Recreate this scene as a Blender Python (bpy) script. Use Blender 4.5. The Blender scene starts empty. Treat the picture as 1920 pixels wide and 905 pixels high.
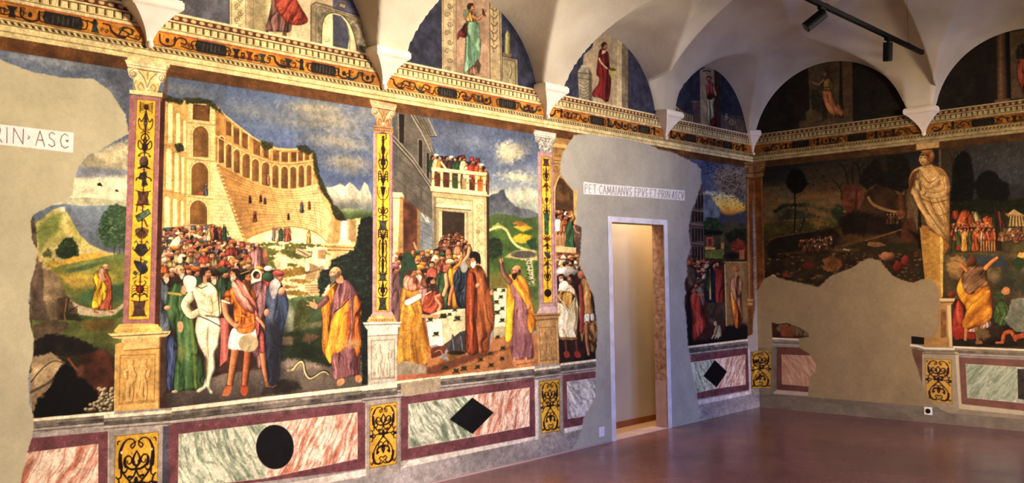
# A frescoed hall: painted walls, lunette vault, doorway, polished floor.
import numpy as np, math, random
F_PX=1709.75; CAM=np.array([-10.17988,-5.471502,1.6]); YPR=(0.7538858,0.0416108,-0.0165482)
def cam_axes():
    y,p,r=YPR
    f=np.array([math.cos(y)*math.cos(p),math.sin(y)*math.cos(p),math.sin(p)])
    ri=np.array([math.sin(y),-math.cos(y),0.]); up=np.cross(ri,f)
    return ri*math.cos(r)+up*math.sin(r), -ri*math.sin(r)+up*math.cos(r), f
RI,UP,FW=cam_axes()
def project(X,Y,Z):
    dx,dy,dz=X-CAM[0],Y-CAM[1],Z-CAM[2]
    d=dx*FW[0]+dy*FW[1]+dz*FW[2]; d=np.maximum(d,.05)
    return 960+F_PX*(dx*RI[0]+dy*RI[1]+dz*RI[2])/d, 452.5-F_PX*(dx*UP[0]+dy*UP[1]+dz*UP[2])/d
def px_ray(x,y):
    return RI*(x-960)/F_PX-UP*(y-452.5)/F_PX+FW
def on_left(x,y):      # where the sight line through a photo point meets the long wall: (x,z)
    d=px_ray(x,y); t=-CAM[1]/d[1]; return CAM[0]+t*d[0],CAM[2]+t*d[2]
def on_end(x,y):
    d=px_ray(x,y); t=-CAM[0]/d[0]; return CAM[1]+t*d[1],CAM[2]+t*d[2]
_rt=np.random.RandomState(7).rand(256,256).astype(np.float32)
def noise(x,y,s=0):
    xi=np.floor(x); yi=np.floor(y); fx=x-xi; fy=y-yi
    xi=xi.astype(np.int64)+s*37; yi=yi.astype(np.int64)+s*91
    fx=fx*fx*(3-2*fx); fy=fy*fy*(3-2*fy)
    a=_rt[xi&255,yi&255]; b=_rt[(xi+1)&255,yi&255]; c=_rt[xi&255,(yi+1)&255]; d=_rt[(xi+1)&255,(yi+1)&255]
    return (a*(1-fx)+b*fx)*(1-fy)+(c*(1-fx)+d*fx)*fy
def fbm(x,y,s=0,o=3):
    v=0;a=.5;t=0
    for i in range(o):
        v=v+a*noise(x*(2**i),y*(2**i),s+i); t+=a; a*=.5
    return v/t
def smo(pts,n=5,closed=True):
    out=[];N=len(pts)
    for i in range(N if closed else N-1):
        if closed: p0,p1,p2,p3=[pts[(i+k-1)%N] for k in range(4)]
        else: p0,p1,p2,p3=pts[max(i-1,0)],pts[i],pts[i+1],pts[min(i+2,N-1)]
        for k in range(n):
            t=k/n
            out.append(tuple(.5*((2*p1[j])+(-p0[j]+p2[j])*t+(2*p0[j]-5*p1[j]+4*p2[j]-p3[j])*t*t+(-p0[j]+3*p1[j]-3*p2[j]+p3[j])*t**3) for j in (0,1)))
    if not closed: out.append(tuple(pts[-1]))
    return out
def arch(x0,x1,yt,yb,sk=0.):
    m=(x0+x1)/2; r=(x1-x0)/2; h=min(r*1.1,(yb-yt)*.6)
    return [(x0,yb)]+[(m-math.cos(math.pi*i/10)*r,yt+h-math.sin(math.pi*i/10)*h+sk*(m-math.cos(math.pi*i/10)*r-m)) for i in range(11)]+[(x1,yb+sk*r)]
def mixc(a,b,t): return tuple(a[i]*(1-t)+b[i]*t for i in range(3))
class Canvas:
    # a painted wall: a lattice of points that knows its own wall position (A along, Z up)
    def __init__(s,A,Z,PX,PY,onwall,order=1):
        s.A,s.Z,s.X,s.Y=A,Z,PX,PY; s.onwall=onwall
        s.rgb=np.zeros(PX.shape+(3,),np.float32)+150; s.gain=1.; s.sat=.86; s.grid=None
        s.sh=PX.shape; s.rnd=random.Random(5)
        s.ua=A[0] if A.ndim==2 else A; s.uz=Z[:,0]
        s.preview=False
    def win(s,x0,y0,x1,y1):
        if s.preview:
            return slice(max(0,int(y0)),min(s.sh[0],int(y1)+2)),slice(max(0,int(x0)),min(s.sh[1],int(x1)+2))
        if x1<s.xmin or x0>s.xmax: return slice(0,0),slice(0,0)
        x0=max(x0,s.xmin); x1=min(x1,s.xmax)
        cs=[s.onwall(x,y) for x in (x0,x1) for y in (y0,y1)]
        a=[c[0] for c in cs]; z=[c[1] for c in cs]
        ua=s.ua; fl=ua[-1]<ua[0]
        if fl: n=len(ua); i0,i1=n-np.searchsorted(ua[::-1],max(a)),n-np.searchsorted(ua[::-1],min(a))
        else: i0,i1=np.searchsorted(ua,min(a)),np.searchsorted(ua,max(a))
        j0,j1=np.searchsorted(s.uz,min(z)),np.searchsorted(s.uz,max(z))
        return slice(max(0,j0-1),j1+1),slice(max(0,i0-1),i1+1)
    def put(s,w,al,col,sd=None):
        if callable(col): c=col(s.X[w],s.Y[w],s.A[w],s.Z[w],sd)
        else: c=np.array(col,np.float32)
        if s.gain!=1.: c=c*s.gain
        g=c.mean(-1,keepdims=True) if isinstance(c,np.ndarray) and c.ndim>1 else c.mean(); c=g+(c-g)*s.sat
        al=al[...,None]; s.rgb[w]=s.rgb[w]*(1-al)+c*al
    def sd(s,pts,X,Y):
        d2=np.full(X.shape,1e12,np.float32); ins=np.zeros(X.shape,bool); n=len(pts)
        for i in range(n):
            ax,ay=pts[i]; bx,by=pts[(i+1)%n]; ex,ey=bx-ax,by-ay
            L=ex*ex+ey*ey+1e-9; wx=X-ax; wy=Y-ay
            t=np.clip((wx*ex+wy*ey)/L,0,1); dx=wx-ex*t; dy=wy-ey*t
            np.minimum(d2,dx*dx+dy*dy,out=d2)
            if ay!=by:
                c=((ay>Y)!=(by>Y))&(X<ex*(Y-ay)/(by-ay)+ax); ins^=c
        d=np.sqrt(d2); return np.where(ins,d,-d)
    def P(s,pts,col,soft=.6,a=1.,amp=0.,sc=9,sm=False,rag=0,rs=.25,seed=0):
        if sm: pts=smo(pts)
        xs=[p[0] for p in pts]; ys=[p[1] for p in pts]; m=soft+1+rag
        w=s.win(min(xs)-m,min(ys)-m,max(xs)+m,max(ys)+m)
        X=s.X[w]; Y=s.Y[w]
        if X.size==0: return
        d=s.sd(pts,X,Y)
        if rag: d=d+(fbm(X*rs,Y*rs,seed,3)-.5)*2*rag
        al=np.clip(.5+d/(2*soft),0,1)*a
        if amp:
            n=1+(fbm(s.A[w]*sc,s.Z[w]*sc,seed+3,4)-.5)*2*amp
            c0=col
            if callable(c0): cc=lambda X,Y,A,Z,q:c0(X,Y,A,Z,q)*n[...,None]
            else: cc=lambda X,Y,A,Z,q:np.array(c0,np.float32)*n[...,None]
            s.put(w,al,cc,d)
        else: s.put(w,al,col,d)
    def R(s,a0,a1,z0,z1,col,amp=0.,sc=9,soft=.002,clip=None,a=1.):
        # rectangle in wall metres
        i=np.where((s.A>a0-.02)&(s.A<a1+.02)) if False else None
        w=(slice(None),slice(None)) if s.preview else s.wz(a0,a1,z0,z1)
        A=s.A[w];Z=s.Z[w]
        al=np.clip(.5+(A-a0)/soft/2,0,1)*np.clip(.5+(a1-A)/soft/2,0,1)*np.clip(.5+(Z-z0)/soft/2,0,1)*np.clip(.5+(z1-Z)/soft/2,0,1)*a
        if clip is not None: al=al*clip[w]
        if amp:
            n=1+(fbm(A*sc,Z*sc,3,4)-.5)*2*amp; c0=col
            cc=(lambda X,Y,A,Z,q:(c0(X,Y,A,Z,q) if callable(c0) else np.array(c0,np.float32))*n[...,None])
            s.put(w,al,cc)
        else: s.put(w,al,col)
    def wz(s,a0,a1,z0,z1):
        ua=s.ua; n=len(ua)
        if ua[-1]<ua[0]: i0,i1=n-np.searchsorted(ua[::-1],a1+.01),n-np.searchsorted(ua[::-1],a0-.01)
        else: i0,i1=np.searchsorted(ua,a0-.01),np.searchsorted(ua,a1+.01)
        j0,j1=np.searchsorted(s.uz,z0-.01),np.searchsorted(s.uz,z1+.01)
        return slice(max(0,j0),j1),slice(max(0,i0),i1)
    def L(s,pts,wd,col,sm=False,a=1.,soft=.6,shade=0.,w1=None):
        if shade and max(wd,w1 or 0)>4: s.L(pts,wd+2.2,mixc(col,(50,28,18),.75),sm,a*.55,.9,0.,(w1 or wd)+2.2)
        if sm: pts=smo(pts,4,False)
        w1=wd if w1 is None else w1
        m=max(wd,w1)+1.5
        xs=[p[0] for p in pts]; ys=[p[1] for p in pts]
        w=s.win(min(xs)-m,min(ys)-m,max(xs)+m,max(ys)+m); X=s.X[w];Y=s.Y[w]
        if X.size==0: return
        best=np.full(X.shape,1e9,np.float32); side=np.zeros(X.shape,np.float32); n=len(pts)-1
        for i in range(n):
            ax,ay=pts[i];bx,by=pts[i+1];ex,ey=bx-ax,by-ay;Lq=ex*ex+ey*ey+1e-9
            t=np.clip(((X-ax)*ex+(Y-ay)*ey)/Lq,0,1); dx=X-ax-ex*t;dy=Y-ay-ey*t
            r=.5*(wd+(w1-wd)*(i+t)/n); q=np.sqrt(dx*dx+dy*dy)-r
            b=q<best; best=np.where(b,q,best)
            if shade: side=np.where(b,dx/np.maximum(r,.3),side)
        al=np.clip(.5-best/(2*soft),0,1)*a
        if shade:
            f=(1-shade*np.clip(side*.6+.4*side*side,-.25,1))[...,None]
            s.put(w,al,lambda X,Y,A,Z,q:np.array(col,np.float32)*f)
        else: s.put(w,al,col)
    def E(s,cx,cy,rx,ry,col,rot=0,shade=0.,soft=.6,a=1.,amp=0,sc=20,rag=0,seed=0):
        m=max(rx,ry)*(1+(soft+rag)/min(rx,ry))+2; w=s.win(cx-m,cy-m,cx+m,cy+m);X=s.X[w]-cx;Y=s.Y[w]-cy
        if X.size==0: return
        c,q=math.cos(rot),math.sin(rot); u=(X*c+Y*q)/rx; v=(-X*q+Y*c)/ry
        r=np.sqrt(u*u+v*v)+1e-6; d=(1-r)*min(rx,ry)
        if rag: d=d+(fbm(s.X[w]*.25,s.Y[w]*.25,seed,3)-.5)*2*rag
        al=np.clip(.5+d/(2*soft),0,1)*a
        f=1.
        if shade: f=1-shade*np.clip(u*.5+v*.5+.25*(u*u+v*v),-.3,1.)
        if amp: f=f*(1+(fbm(s.A[w]*sc,s.Z[w]*sc,seed,4)-.5)*2*amp)
        if shade or amp: s.put(w,al,lambda *k:np.array(col,np.float32)*f[...,None])
        else: s.put(w,al,col)
    def robe(s,pts,col,dk=None,hl=None,wf=5.,lf=40.,ang=0.,amp=1.,soft=.7,edge=5,seed=0,sm=True,side=1):
        if sm: pts=smo(pts)
        dk=dk or tuple(v*.42 for v in col); hl=hl or tuple(min(255,v*1.25+14) for v in col)
        xs=[p[0] for p in pts]; ys=[p[1] for p in pts]
        w=s.win(min(xs)-2,min(ys)-2,max(xs)+2,max(ys)+2);X=s.X[w];Y=s.Y[w]
        if X.size==0:return
        d=s.sd(pts,X,Y); al=np.clip(.5+d/(2*soft),0,1)
        s.put(w,np.clip(.5+(d+1.1)/1.4,0,1)*.5,mixc(dk,(30,20,16),.4))
        c,q=math.cos(ang),math.sin(ang); ac=X*c+Y*q; lo=-X*q+Y*c
        wx=fbm(X/28.,Y/28.,seed+11,2)*14
        n=fbm((ac+wx)/wf,lo/lf+seed*3.1,seed,3); n2=noise((ac+wx)/(wf*.45),lo/lf,seed+5)
        v=(n-.5)*2.4+(n2-.5)*.7
        n3=noise((ac+wx*1.3)/(wf*1.25),lo/(lf*1.3),seed+9); v=v-.75*np.clip(1-np.abs(n3-.5)/.055,0,1)+.35*np.clip(1-np.abs(n3-.62)/.06,0,1)
        # round the mass from one side to the other
        cx=(min(xs)+max(xs))/2; hw=(max(xs)-min(xs))/2+1e-3
        v=v*amp-side*.35*(X-cx)/hw-.5*np.clip(1-d/edge,0,1)+.1
        v=np.clip(v,-1,1)[...,None]
        C=np.array(col,np.float32); D=np.array(dk,np.float32); H=np.array(hl,np.float32)
        s.put(w,al,lambda *k:np.where(v>0,C+(H-C)*v,C+(C-D)*v))
    def foliage(s,pts,dk,lt,n=None,r=3,soft=1.5,rag=3,seed=1,light=(-.5,-.6),flat=.6):
        s.P(pts,dk,soft=soft,rag=rag,amp=.3,sc=18,seed=seed)
        rn=random.Random(seed); xs=[p[0] for p in pts];ys=[p[1] for p in pts]
        x0,x1,y0,y1=min(xs),max(xs),min(ys),max(ys)
        n=n or int((x1-x0)*(y1-y0)/(r*r*1.6))
        def ins(x,y):
            k=False;N=len(pts)
            for i in range(N):
                ax,ay=pts[i];bx,by=pts[(i+1)%N]
                if (ay>y)!=(by>y) and x<(bx-ax)*(y-ay)/(by-ay)+ax: k=not k
            return k
        for i in range(n):
            x=rn.uniform(x0,x1);y=rn.uniform(y0,y1)
            if not ins(x,y): continue
            t=rn.random()**1.6*(.55+.45*noise(np.array(x/14),np.array(y/14),seed))
            s.E(x,y,r*rn.uniform(.4,1),r*rn.uniform(.3,.7)*flat*1.5,mixc(dk,lt,float(t)),rot=rn.uniform(-1,1),soft=.8,a=.8)
    def head(s,x,y,r,look='l',skin=(200,150,110),hair=(60,40,25),beard=None,hat=None,hc=(190,70,50),bald=False):
        k={'l':-1,'r':1,'f':0,'b':0}[look]; dk=mixc(skin,(70,35,20),.55)
        if look=='b':
            s.E(x,y,r*.82,r,hair,shade=.5)
        else:
            s.E(x-k*r*.18,y-r*.12,r*.95,r*.98,hair if not bald else skin,shade=.45)
            s.E(x+k*r*.15,y+r*.08,r*.74,r*.92,skin,shade=.5 if k<=0 else .35)
            s.E(x+k*r*.05-r*.15,y-r*.2,r*.4,r*.3,mixc(skin,(255,232,200),.6),soft=max(.8,r*.2),a=.6)
            s.E(x-k*r*.3+r*.1,y+r*.75,r*.55,r*.3,dk,soft=max(.8,r*.2),a=.45)
            if r>5:
                for ex in ((x+k*r*.12,x+k*r*.62) if k else (x-r*.3,x+r*.3)):
                    s.E(ex,y-r*.12,r*.2,r*.13,mixc(skin,dk,.75),soft=.8,a=.8); s.E(ex,y-r*.1,r*.08,r*.07,(60,38,28),soft=.6,a=.7)
                    s.L([(ex-r*.22,y-r*.34),(ex+r*.2,y-r*.32)],max(.7,r*.08),dk,a=.7)
                s.E(x+k*r*.1+r*.15,y+r*.28,r*.2,r*.15,mixc(skin,(200,80,60),.35),soft=1,a=.5)
            if r>3:
                ex=x+k*r*.42
                if r<=5: s.L([(ex-r*.25,y-r*.08),(ex+r*.25,y-r*.05)],max(.8,r*.12),dk,a=.9)
                if k==0 and r<=5: s.L([(x-r*.45,y-r*.05),(x-r*.15,y-r*.05)],max(.7,r*.12),dk,a=.9)
                s.P([(x+k*r*.75,y-r*.15),(x+k*r*1.02,y+r*.25),(x+k*r*.62,y+r*.3)] if k else [(x-r*.08,y),(x+r*.1,y),(x+r*.14,y+r*.32),(x-r*.12,y+r*.32)],mixc(skin,dk,.25),soft=.6)
                s.L([(x+k*r*.45-r*.15,y+r*.52),(x+k*r*.45+r*.18,y+r*.5)],max(.7,r*.1),mixc(dk,(120,40,30),.5),a=.9)
                if not bald: s.P([(x-k*r*1.1,y-r*.2),(x-k*r*.6,y-r*1.08),(x+k*r*.4,y-r*1.05),(x+k*r*.55,y-r*.55),(x-k*r*.05,y-r*.3),(x-k*r*.15,y+r*.35),(x-k*r*.8,y+r*.5)],hair,soft=.7,amp=.25,sc=60) if k else s.P([(x-r*.9,y),(x-r*.8,y-r*.9),(x,y-r*1.15),(x+r*.8,y-r*.9),(x+r*.9,y),(x+r*.6,y-r*.5),(x-r*.6,y-r*.5)],hair,soft=.7)
                else:
                    s.E(x-k*r*.72,y+r*.05,r*.22,r*.42,hair,a=.8)
            if beard:
                s.P([(x-k*r*.2,y+r*.25),(x+k*r*.3,y+r*.5),(x+k*r*.72,y+r*.5),(x+k*r*.8,y+r*1.1),(x+k*r*.35,y+r*1.75),(x-k*r*.1,y+r*1.2)] if k else [(x-r*.6,y+r*.3),(x,y+r*.5),(x+r*.6,y+r*.3),(x+r*.5,y+r*1.2),(x,y+r*1.7),(x-r*.5,y+r*1.2)],beard,soft=.8,sm=True,amp=.25,sc=70)
        if hat=='turban':
            s.E(x-k*r*.1,y-r*.75,r*1.15,r*.62,hc,shade=.6,rot=.1); s.L([(x-r*.9,y-r*.9),(x+r*.5,y-r*.4)],max(.7,r*.12),mixc(hc,(40,20,10),.45),a=.7)
            s.L([(x-r*.6,y-r*1.2),(x+r*.9,y-r*.7)],max(.7,r*.1),mixc(hc,(255,240,210),.45),a=.6)
        elif hat=='fez':
            s.robe([(x-r*.95,y-r*.35),(x-r*.7,y-r*1.7),(x+r*.5,y-r*1.75),(x+r*.8,y-r*.45)],hc,sm=False,wf=3,lf=30,amp=.6,edge=2)
        elif hat=='hood':
            s.P([(x-r*1.15,y+r*1.2),(x-r*1.05,y-r*.5),(x-r*.2,y-r*1.25),(x+r*.9,y-r*.8),(x+r*.6,y-r*.35),(x-r*.1,y-r*.3),(x-r*.15,y+r*1.1)],hc,sm=True,soft=.8,amp=.2,sc=40)
        elif hat=='cap':
            s.E(x-k*r*.1,y-r*.6,r*1.0,r*.62,hc,shade=.5)
    def crowd(s,rows,seed=1,pal=None,skins=None,amp=1.):
        rn=random.Random(seed)
        pal=pal or [(176,84,58),(192,120,60),(120,100,110),(70,92,66),(96,110,136),(205,180,140),(168,104,94),(214,196,160),(150,120,70),(110,64,44),(222,208,180),(200,150,70)]
        skins=skins or [(208,160,116),(190,136,92),(170,110,72),(214,172,130)]
        hats=['turban','turban','fez','cap','hood',None,None,None]
        hairs=[(60,42,28),(110,80,50),(180,165,140),(40,30,24),(150,100,60)]
        for (x0,y0,x1,y1,r) in rows:
            L=math.hypot(x1-x0,y1-y0); n=max(1,int(L/(r*1.55)))
            for i in range(n):
                t=(i+rn.uniform(.2,.8))/n; x=x0+(x1-x0)*t; y=y0+(y1-y0)*t+rn.uniform(-.45,.45)*r
                rr=r*rn.uniform(.85,1.1); bc=rn.choice(pal)
                s.robe([(x-rr*1.7,y+rr*3.6),(x-rr*1.5,y+rr*1.6),(x-rr*.5,y+rr*.75),(x+rr*.5,y+rr*.75),(x+rr*1.5,y+rr*1.6),(x+rr*1.7,y+rr*3.6)],bc,wf=2.5,lf=12,edge=2,seed=rn.randint(0,99))
                s.head(x,y,rr,rn.choice('llrrf'),rn.choice(skins),rn.choice(hairs),beard=rn.choice([None,None,(190,180,160),(90,70,50)]),hat=rn.choice(hats),hc=rn.choice(pal),bald=rn.random()<.12)
    def stand(s,x,y,h,col,leg=None,skin=(190,140,100),look='r',seed=0,hat=None,hc=(180,80,50),c2=None):
        # a small standing figure whose feet are at (x,y)
        r=h*.075; w=h*.13
        if leg: 
            s.L([(x-w*.35,y-h*.5),(x-w*.45,y)],w*.5,leg,w1=w*.3); s.L([(x+w*.35,y-h*.5),(x+w*.5,y)],w*.5,leg,w1=w*.3); b=.45
        else: b=.02
        s.robe([(x-w*.5,y-h*.82),(x+w*.5,y-h*.82),(x+w*.95,y-h*.6),(x+w*.8,y-h*.4),(x+w*1.05,y-h*b),(x-w*1.05,y-h*b),(x-w*.8,y-h*.4),(x-w*.95,y-h*.6)],col,wf=max(1.6,h*.04),lf=h*.4,edge=2,seed=seed)
        if c2: s.P([(x-w*.6,y-h*.8),(x+w*.2,y-h*.8),(x+w*.8,y-h*.3),(x-w*.2,y-h*.45)],c2,amp=.25,sc=40)
        s.L([(x+w*.8*(1 if look=='r' else -1),y-h*.72),(x+w*1.3*(1 if look=='r' else -1),y-h*.56),(x+w*1.0*(1 if look=='r' else -1)+w,y-h*.52)],w*.32,skin)
        s.head(x,y-h*.9,r,look,skin,hat=hat,hc=hc)
    def vol(s,x,y,r,turns,d,col,wd=2,a=1.,rot=0.):
        # scroll
        pts=[]; n=int(14*turns)
        for i in range(n+1):
            t=i/n; an=rot+d*t*turns*6.283; q=r*(1-t*.85); pts.append((x+math.cos(an)*q,y+math.sin(an)*q))
        s.L(pts,wd,col,w1=wd*.8,a=a)
def gradY(stops):
    ys=[q[0] for q in stops]; C=np.array([q[1] for q in stops],np.float32)
    return lambda X,Y,A,Z,d:np.stack([np.interp(Y,ys,C[:,i]) for i in range(3)],-1)
def gradX(stops):
    ys=[q[0] for q in stops]; C=np.array([q[1] for q in stops],np.float32)
    return lambda X,Y,A,Z,d:np.stack([np.interp(X,ys,C[:,i]) for i in range(3)],-1)
GOLD=(226,186,70)
def quadmap(q):
    # unit square -> photo quad (TL,TR,BR,BL), projective
    (x0,y0),(x1,y1),(x2,y2),(x3,y3)=q
    dx1,dx2,sx=x1-x2,x3-x2,x0-x1+x2-x3; dy1,dy2,sy=y1-y2,y3-y2,y0-y1+y2-y3
    D=dx1*dy2-dx2*dy1; g=(sx*dy2-dx2*sy)/D; h=(dx1*sy-sx*dy1)/D
    a,b,c=x1-x0+g*x1,x3-x0+h*x3,x0; d,e,f=y1-y0+g*y1,y3-y0+h*y3,y0
    return lambda u,v:((a*u+b*v+c)/(g*u+h*v+1),(d*u+e*v+f)/(g*u+h*v+1))
def scroll(cx,cy,r,turns,d,rot,asp=1.):
    o=[];n=int(12*turns)+2
    for i in range(n+1):
        t=i/n;an=rot+d*t*turns*6.283;q=r*(1-t*.8);o.append((cx+math.cos(an)*q,cy+math.sin(an)*q*asp))
    return o
def arabesque(c,q,base=(214,170,62),ink=(48,26,30)):
    m=quadmap(q); W=math.hypot(q[1][0]-q[0][0],q[1][1]-q[0][1]); k=W/50
    c.P(q,base,soft=.5,amp=.16,sc=6,seed=4)
    c.P([m(.5,0),m(1,0),m(1,1),m(.5,1)],(205,160,60),soft=3,a=.25,amp=.2,sc=8)
    def l(p,w,w1=None):
        for s in (0,1):
            c.L([m(1-x if s else x,y) for x,y in smo(p,4,False)],w*k*.72,ink,w1=(w1 if w1 is not None else w)*k*.72)
    A=.56
    l([(.47,.07),(.36,.1),(.40,.13),(.46,.09),(.4,.045),(.27,.045),(.17,.09)],2.2)
    l([(.2,.07),(.13,.14),(.12,.22),(.14,.3)],3,7.5); l([(.14,.3),(.2,.36),(.34,.435),(.5,.51),(.66,.6),(.8,.69),(.87,.78)],3.4,2.6)
    l([(.13,.27),(.17,.34),(.25,.35),(.29,.32)],4,2); l([(.15,.34),(.15,.39),(.08,.41)],3,2)
    l([(.87,.78),(.86,.86),(.78,.93),(.66,.95),(.56,.9)],6.5,2)
    l([(.86,.9),(.93,.95),(.96,.91)],3,2); l([(.87,.84),(.82,.88)],6,2)
    l([(.05,.08),(.06,.055),(.1,.05)],2); l(scroll(.32,.25,.12,1.2,1,2.2,A),3,1.6)
    l([(.5,.33),(.38,.33),(.26,.29),(.24,.22)],4,3)
    l([(.5,.3),(.43,.27),(.43,.22),(.5,.16)],6,2); l([(.42,.26),(.5,.29)],6)
    l([(.5,.34),(.44,.4),(.36,.43)],3,2); l([(.34,.4),(.42,.4)],5,2)
    l([(.36,.47),(.5,.47)],7,5); l([(.5,.42),(.47,.47),(.5,.53)],5,3)
    l([(.14,.49),(.04,.49)],10,7); l([(.3,.47),(.2,.48),(.13,.49)],2.5); l([(.12,.47),(.1,.42),(.04,.39)],3,2); l([(.12,.52),(.1,.56),(.05,.58)],3,2)
    l([(.5,.63),(.4,.6),(.32,.64),(.36,.69),(.42,.66)],2.4); l([(.5,.66),(.42,.68),(.3,.7),(.27,.78),(.32,.76)],3.4,5)
    l([(.5,.66),(.46,.72),(.5,.78)],6,3); l([(.5,.86),(.42,.84),(.36,.87),(.42,.9)],2.4); l([(.5,.92),(.56,.95),(.7,.96),(.85,.93)],2.4)
    for x in (.15,.85):
        c.E(*m(x,.16),1.3*k,1.8*k,(190,190,150)); c.E(*m(x,.49),1.4*k,1.2*k,(200,190,130))
    c.E(*m(.5,.27),1.6*k,2.2*k,(205,175,120))
    for a,b in ((0,1),(1,2),(2,3),(3,0)): c.L([q[a],q[b]],1.1,(90,70,45),a=.6)
def motif(c,m,kind,y,h,k,ink,col):
    # a grotesque ornament centred on the shaft at height y (unit), half height h
    P=lambda pts,cl,**w:c.P([m(*p) for p in pts],cl,**w)
    def l(p,w,w1=None,cl=None):
        for s in (0,1): c.L([m(1-x if s else x,v) for x,v in smo(p,4,False)],w*k*.8,cl or ink,w1=(w if w1 is None else w1)*k*.7)
    if kind=='mask':
        c.E(*m(.5,y),4.4*k,5.5*k,col,shade=.5); l([(.42,y-h*.2),(.45,y-h*.2)],1.2)
        for i in range(5): l([(.42,y-h*.5+i*h*.25),(.28,y-h*.7+i*h*.36),(.16,y-h*.9+i*h*.45),(.2,y-h*.6+i*h*.45)],1.5)
        l([(.45,y+h*.35),(.5,y+h*.4)],1.2)
    elif kind=='lyre':
        l([(.46,y-h),(.4,y-h*.6),(.28,y-h*.2),(.16,y-h*.5),(.12,y-h*.1),(.2,y+h*.4),(.36,y+h*.6),(.5,y+h*.5)],2.6,2)
        l([(.5,y-h*.8),(.42,y-h*.1),(.5,y+h*.5)],3.5,2,col); l([(.3,y+h*.9),(.5,y+h*.7)],2)
    elif kind=='vase':
        P([(.36,y-h*.4),(.64,y-h*.4),(.66,y+h*.1),(.56,y+h*.5),(.44,y+h*.5),(.34,y+h*.1)],col,amp=.3,sc=50)
        l([(.36,y-h*.3),(.2,y-h*.7),(.14,y-h*.2),(.24,y+h*.2),(.38,y+h*.2)],2.6); l([(.5,y+h*.6),(.3,y+h*.7),(.18,y+h),(.28,y+h*.95)],2.2)
        l([(.5,y-h),(.4,y-h*.7),(.5,y-h*.4)],3)
    elif kind=='shield':
        c.E(*m(.48,y-h*.1),8.5*k,11*k,mixc(col,(150,150,150),.5),shade=.5); c.E(*m(.48,y-h*.1),8.5*k,11*k,ink,a=.3)
        l([(.3,y+h*.7),(.5,y+h*.5)],4.5); l([(.2,y+h*.8),(.42,y+h*.4)],3)
    elif kind=='armor':
        P([(.3,y-h*.7),(.62,y-h),(.68,y-h*.2),(.62,y+h*.1),(.74,y+h*.9),(.4,y+h),(.42,y+h*.2),(.22,y+h*.1)],col,amp=.4,sc=60,soft=.8); l([(.3,y-h*.2),(.15,y),(.12,y+h*.3)],3)
    elif kind=='plaque':
        P([(.2,y-h),(.8,y-h),(.74,y),(.82,y+h),(.18,y+h),(.26,y)],mixc(col,(120,125,120),.35),amp=.4,sc=55,soft=.7)
        l([(.12,y-h*1.1),(.24,y-h),(.5,y-h*.9)],2); l([(.14,y+h*1.05),(.5,y+h)],2)
    elif kind=='tilt':
        P([(.16,y+h*.1),(.78,y-h),(.9,y-h*.3),(.3,y+h)],(92,120,96),amp=.35,sc=45,soft=.7); c.L([m(.16,y+h*.1),m(.78,y-h),m(.9,y-h*.3),m(.3,y+h),m(.16,y+h*.1)],1.2*k,ink)
        c.L([m(.2,y-h*.6),m(.22,y-h*1.5),m(.5,y-h*1.5)],2.4*k,(130,50,30)); c.L([m(.6,y+h*.6),m(.75,y+h*1.6)],3*k,(120,70,40))
    elif kind=='shell':
        P([(.16,y-h*.6),(.5,y-h),(.84,y-h*.6),(.72,y+h*.6),(.5,y+h),(.28,y+h*.6)],(130,100,60),sm=True,amp=.3,sc=60)
        for i in range(-3,4): c.L([m(.5,y-h*.9),m(.5+i*.1,y+h*.8-abs(i)*h*.12)],1*k,ink)
    elif kind=='face':
        P([(.3,y-h*.8),(.7,y-h*.8),(.86,y+h*.2),(.6,y+h),(.4,y+h),(.14,y+h*.2)],col,soft=.8,amp=.35,sc=55); l([(.4,y-h*.1),(.46,y-h*.1)],1.5); l([(.16,y-h*.9),(.24,y-h*1.2),(.3,y-h*.8)],2); l([(.2,y+h*.2),(.08,y),(.1,y-h*.3)],2)
    elif kind=='helmet':
        P([(.16,y-h*.9),(.7,y-h*.5),(.86,y+h*.3),(.6,y+h*.8),(.36,y+h*.3)],(70,70,78),sm=True,amp=.4,sc=50); P([(.66,y-h),(.86,y-h*.8),(.76,y-h*.4),(.6,y-h*.6)],(90,105,85)); P([(.2,y+h*.3),(.4,y+h*.6),(.3,y+h),(.12,y+h*.7)],(95,95,80)); l([(.7,y+h*1.1),(.85,y+h*1.3)],2)
    elif kind=='crab':
        c.E(*m(.5,y),8*k,7.5*k,(140,50,28),shade=.4,amp=.3,sc=60)
        for i in range(4): l([(.4,y-h*.3+i*h*.25),(.18,y-h*.5+i*h*.4),(.1,y-h*.1+i*h*.4)],1.7,1.2)
        l([(.42,y-h*.4),(.22,y-h*.8),(.3,y-h*1.2)],2)
        l([(.5,y+h*.9),(.25,y+h*.7),(.15,y+h*1.1)],2.6)
    elif kind=='leaf':
        for i in range(4): l([(.5,y+h*.8-i*h*.1),(.36-i*.01,y+h*(.2-i*.3)),(.2,y+h*(.1-i*.32)),(.14,y+h*(.35-i*.32))],2.6,3.2)
    elif kind=='bowl':
        P([(.3,y-h),(.7,y-h),(.6,y+h*.2),(.5,y+h*.6),(.4,y+h*.2)],ink); l([(.08,y-h*.9),(.12,y+h*.3),(.35,y+h*1.05),(.5,y+h)],2); l([(.24,y-h*.4),(.24,y+h*.1)],1.6)
    elif kind=='figure':
        c.E(*m(.5,y-h*.8),3*k,3.6*k,ink); P([(.38,y-h*.6),(.6,y-h*.6),(.56,y),(.68,y+h*.5),(.6,y+h),(.4,y+h),(.34,y+h*.4),(.42,y)],mixc(ink,col,.4),soft=.8,amp=.3,sc=60)
        c.L([m(.56,y-h*.5),m(.74,y-h*.7),m(.7,y-h*1.2)],2*k,ink); l([(.5,y-h*1.25),(.28,y-h*1.2)],3.5,2)
    elif kind=='pair':
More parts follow.
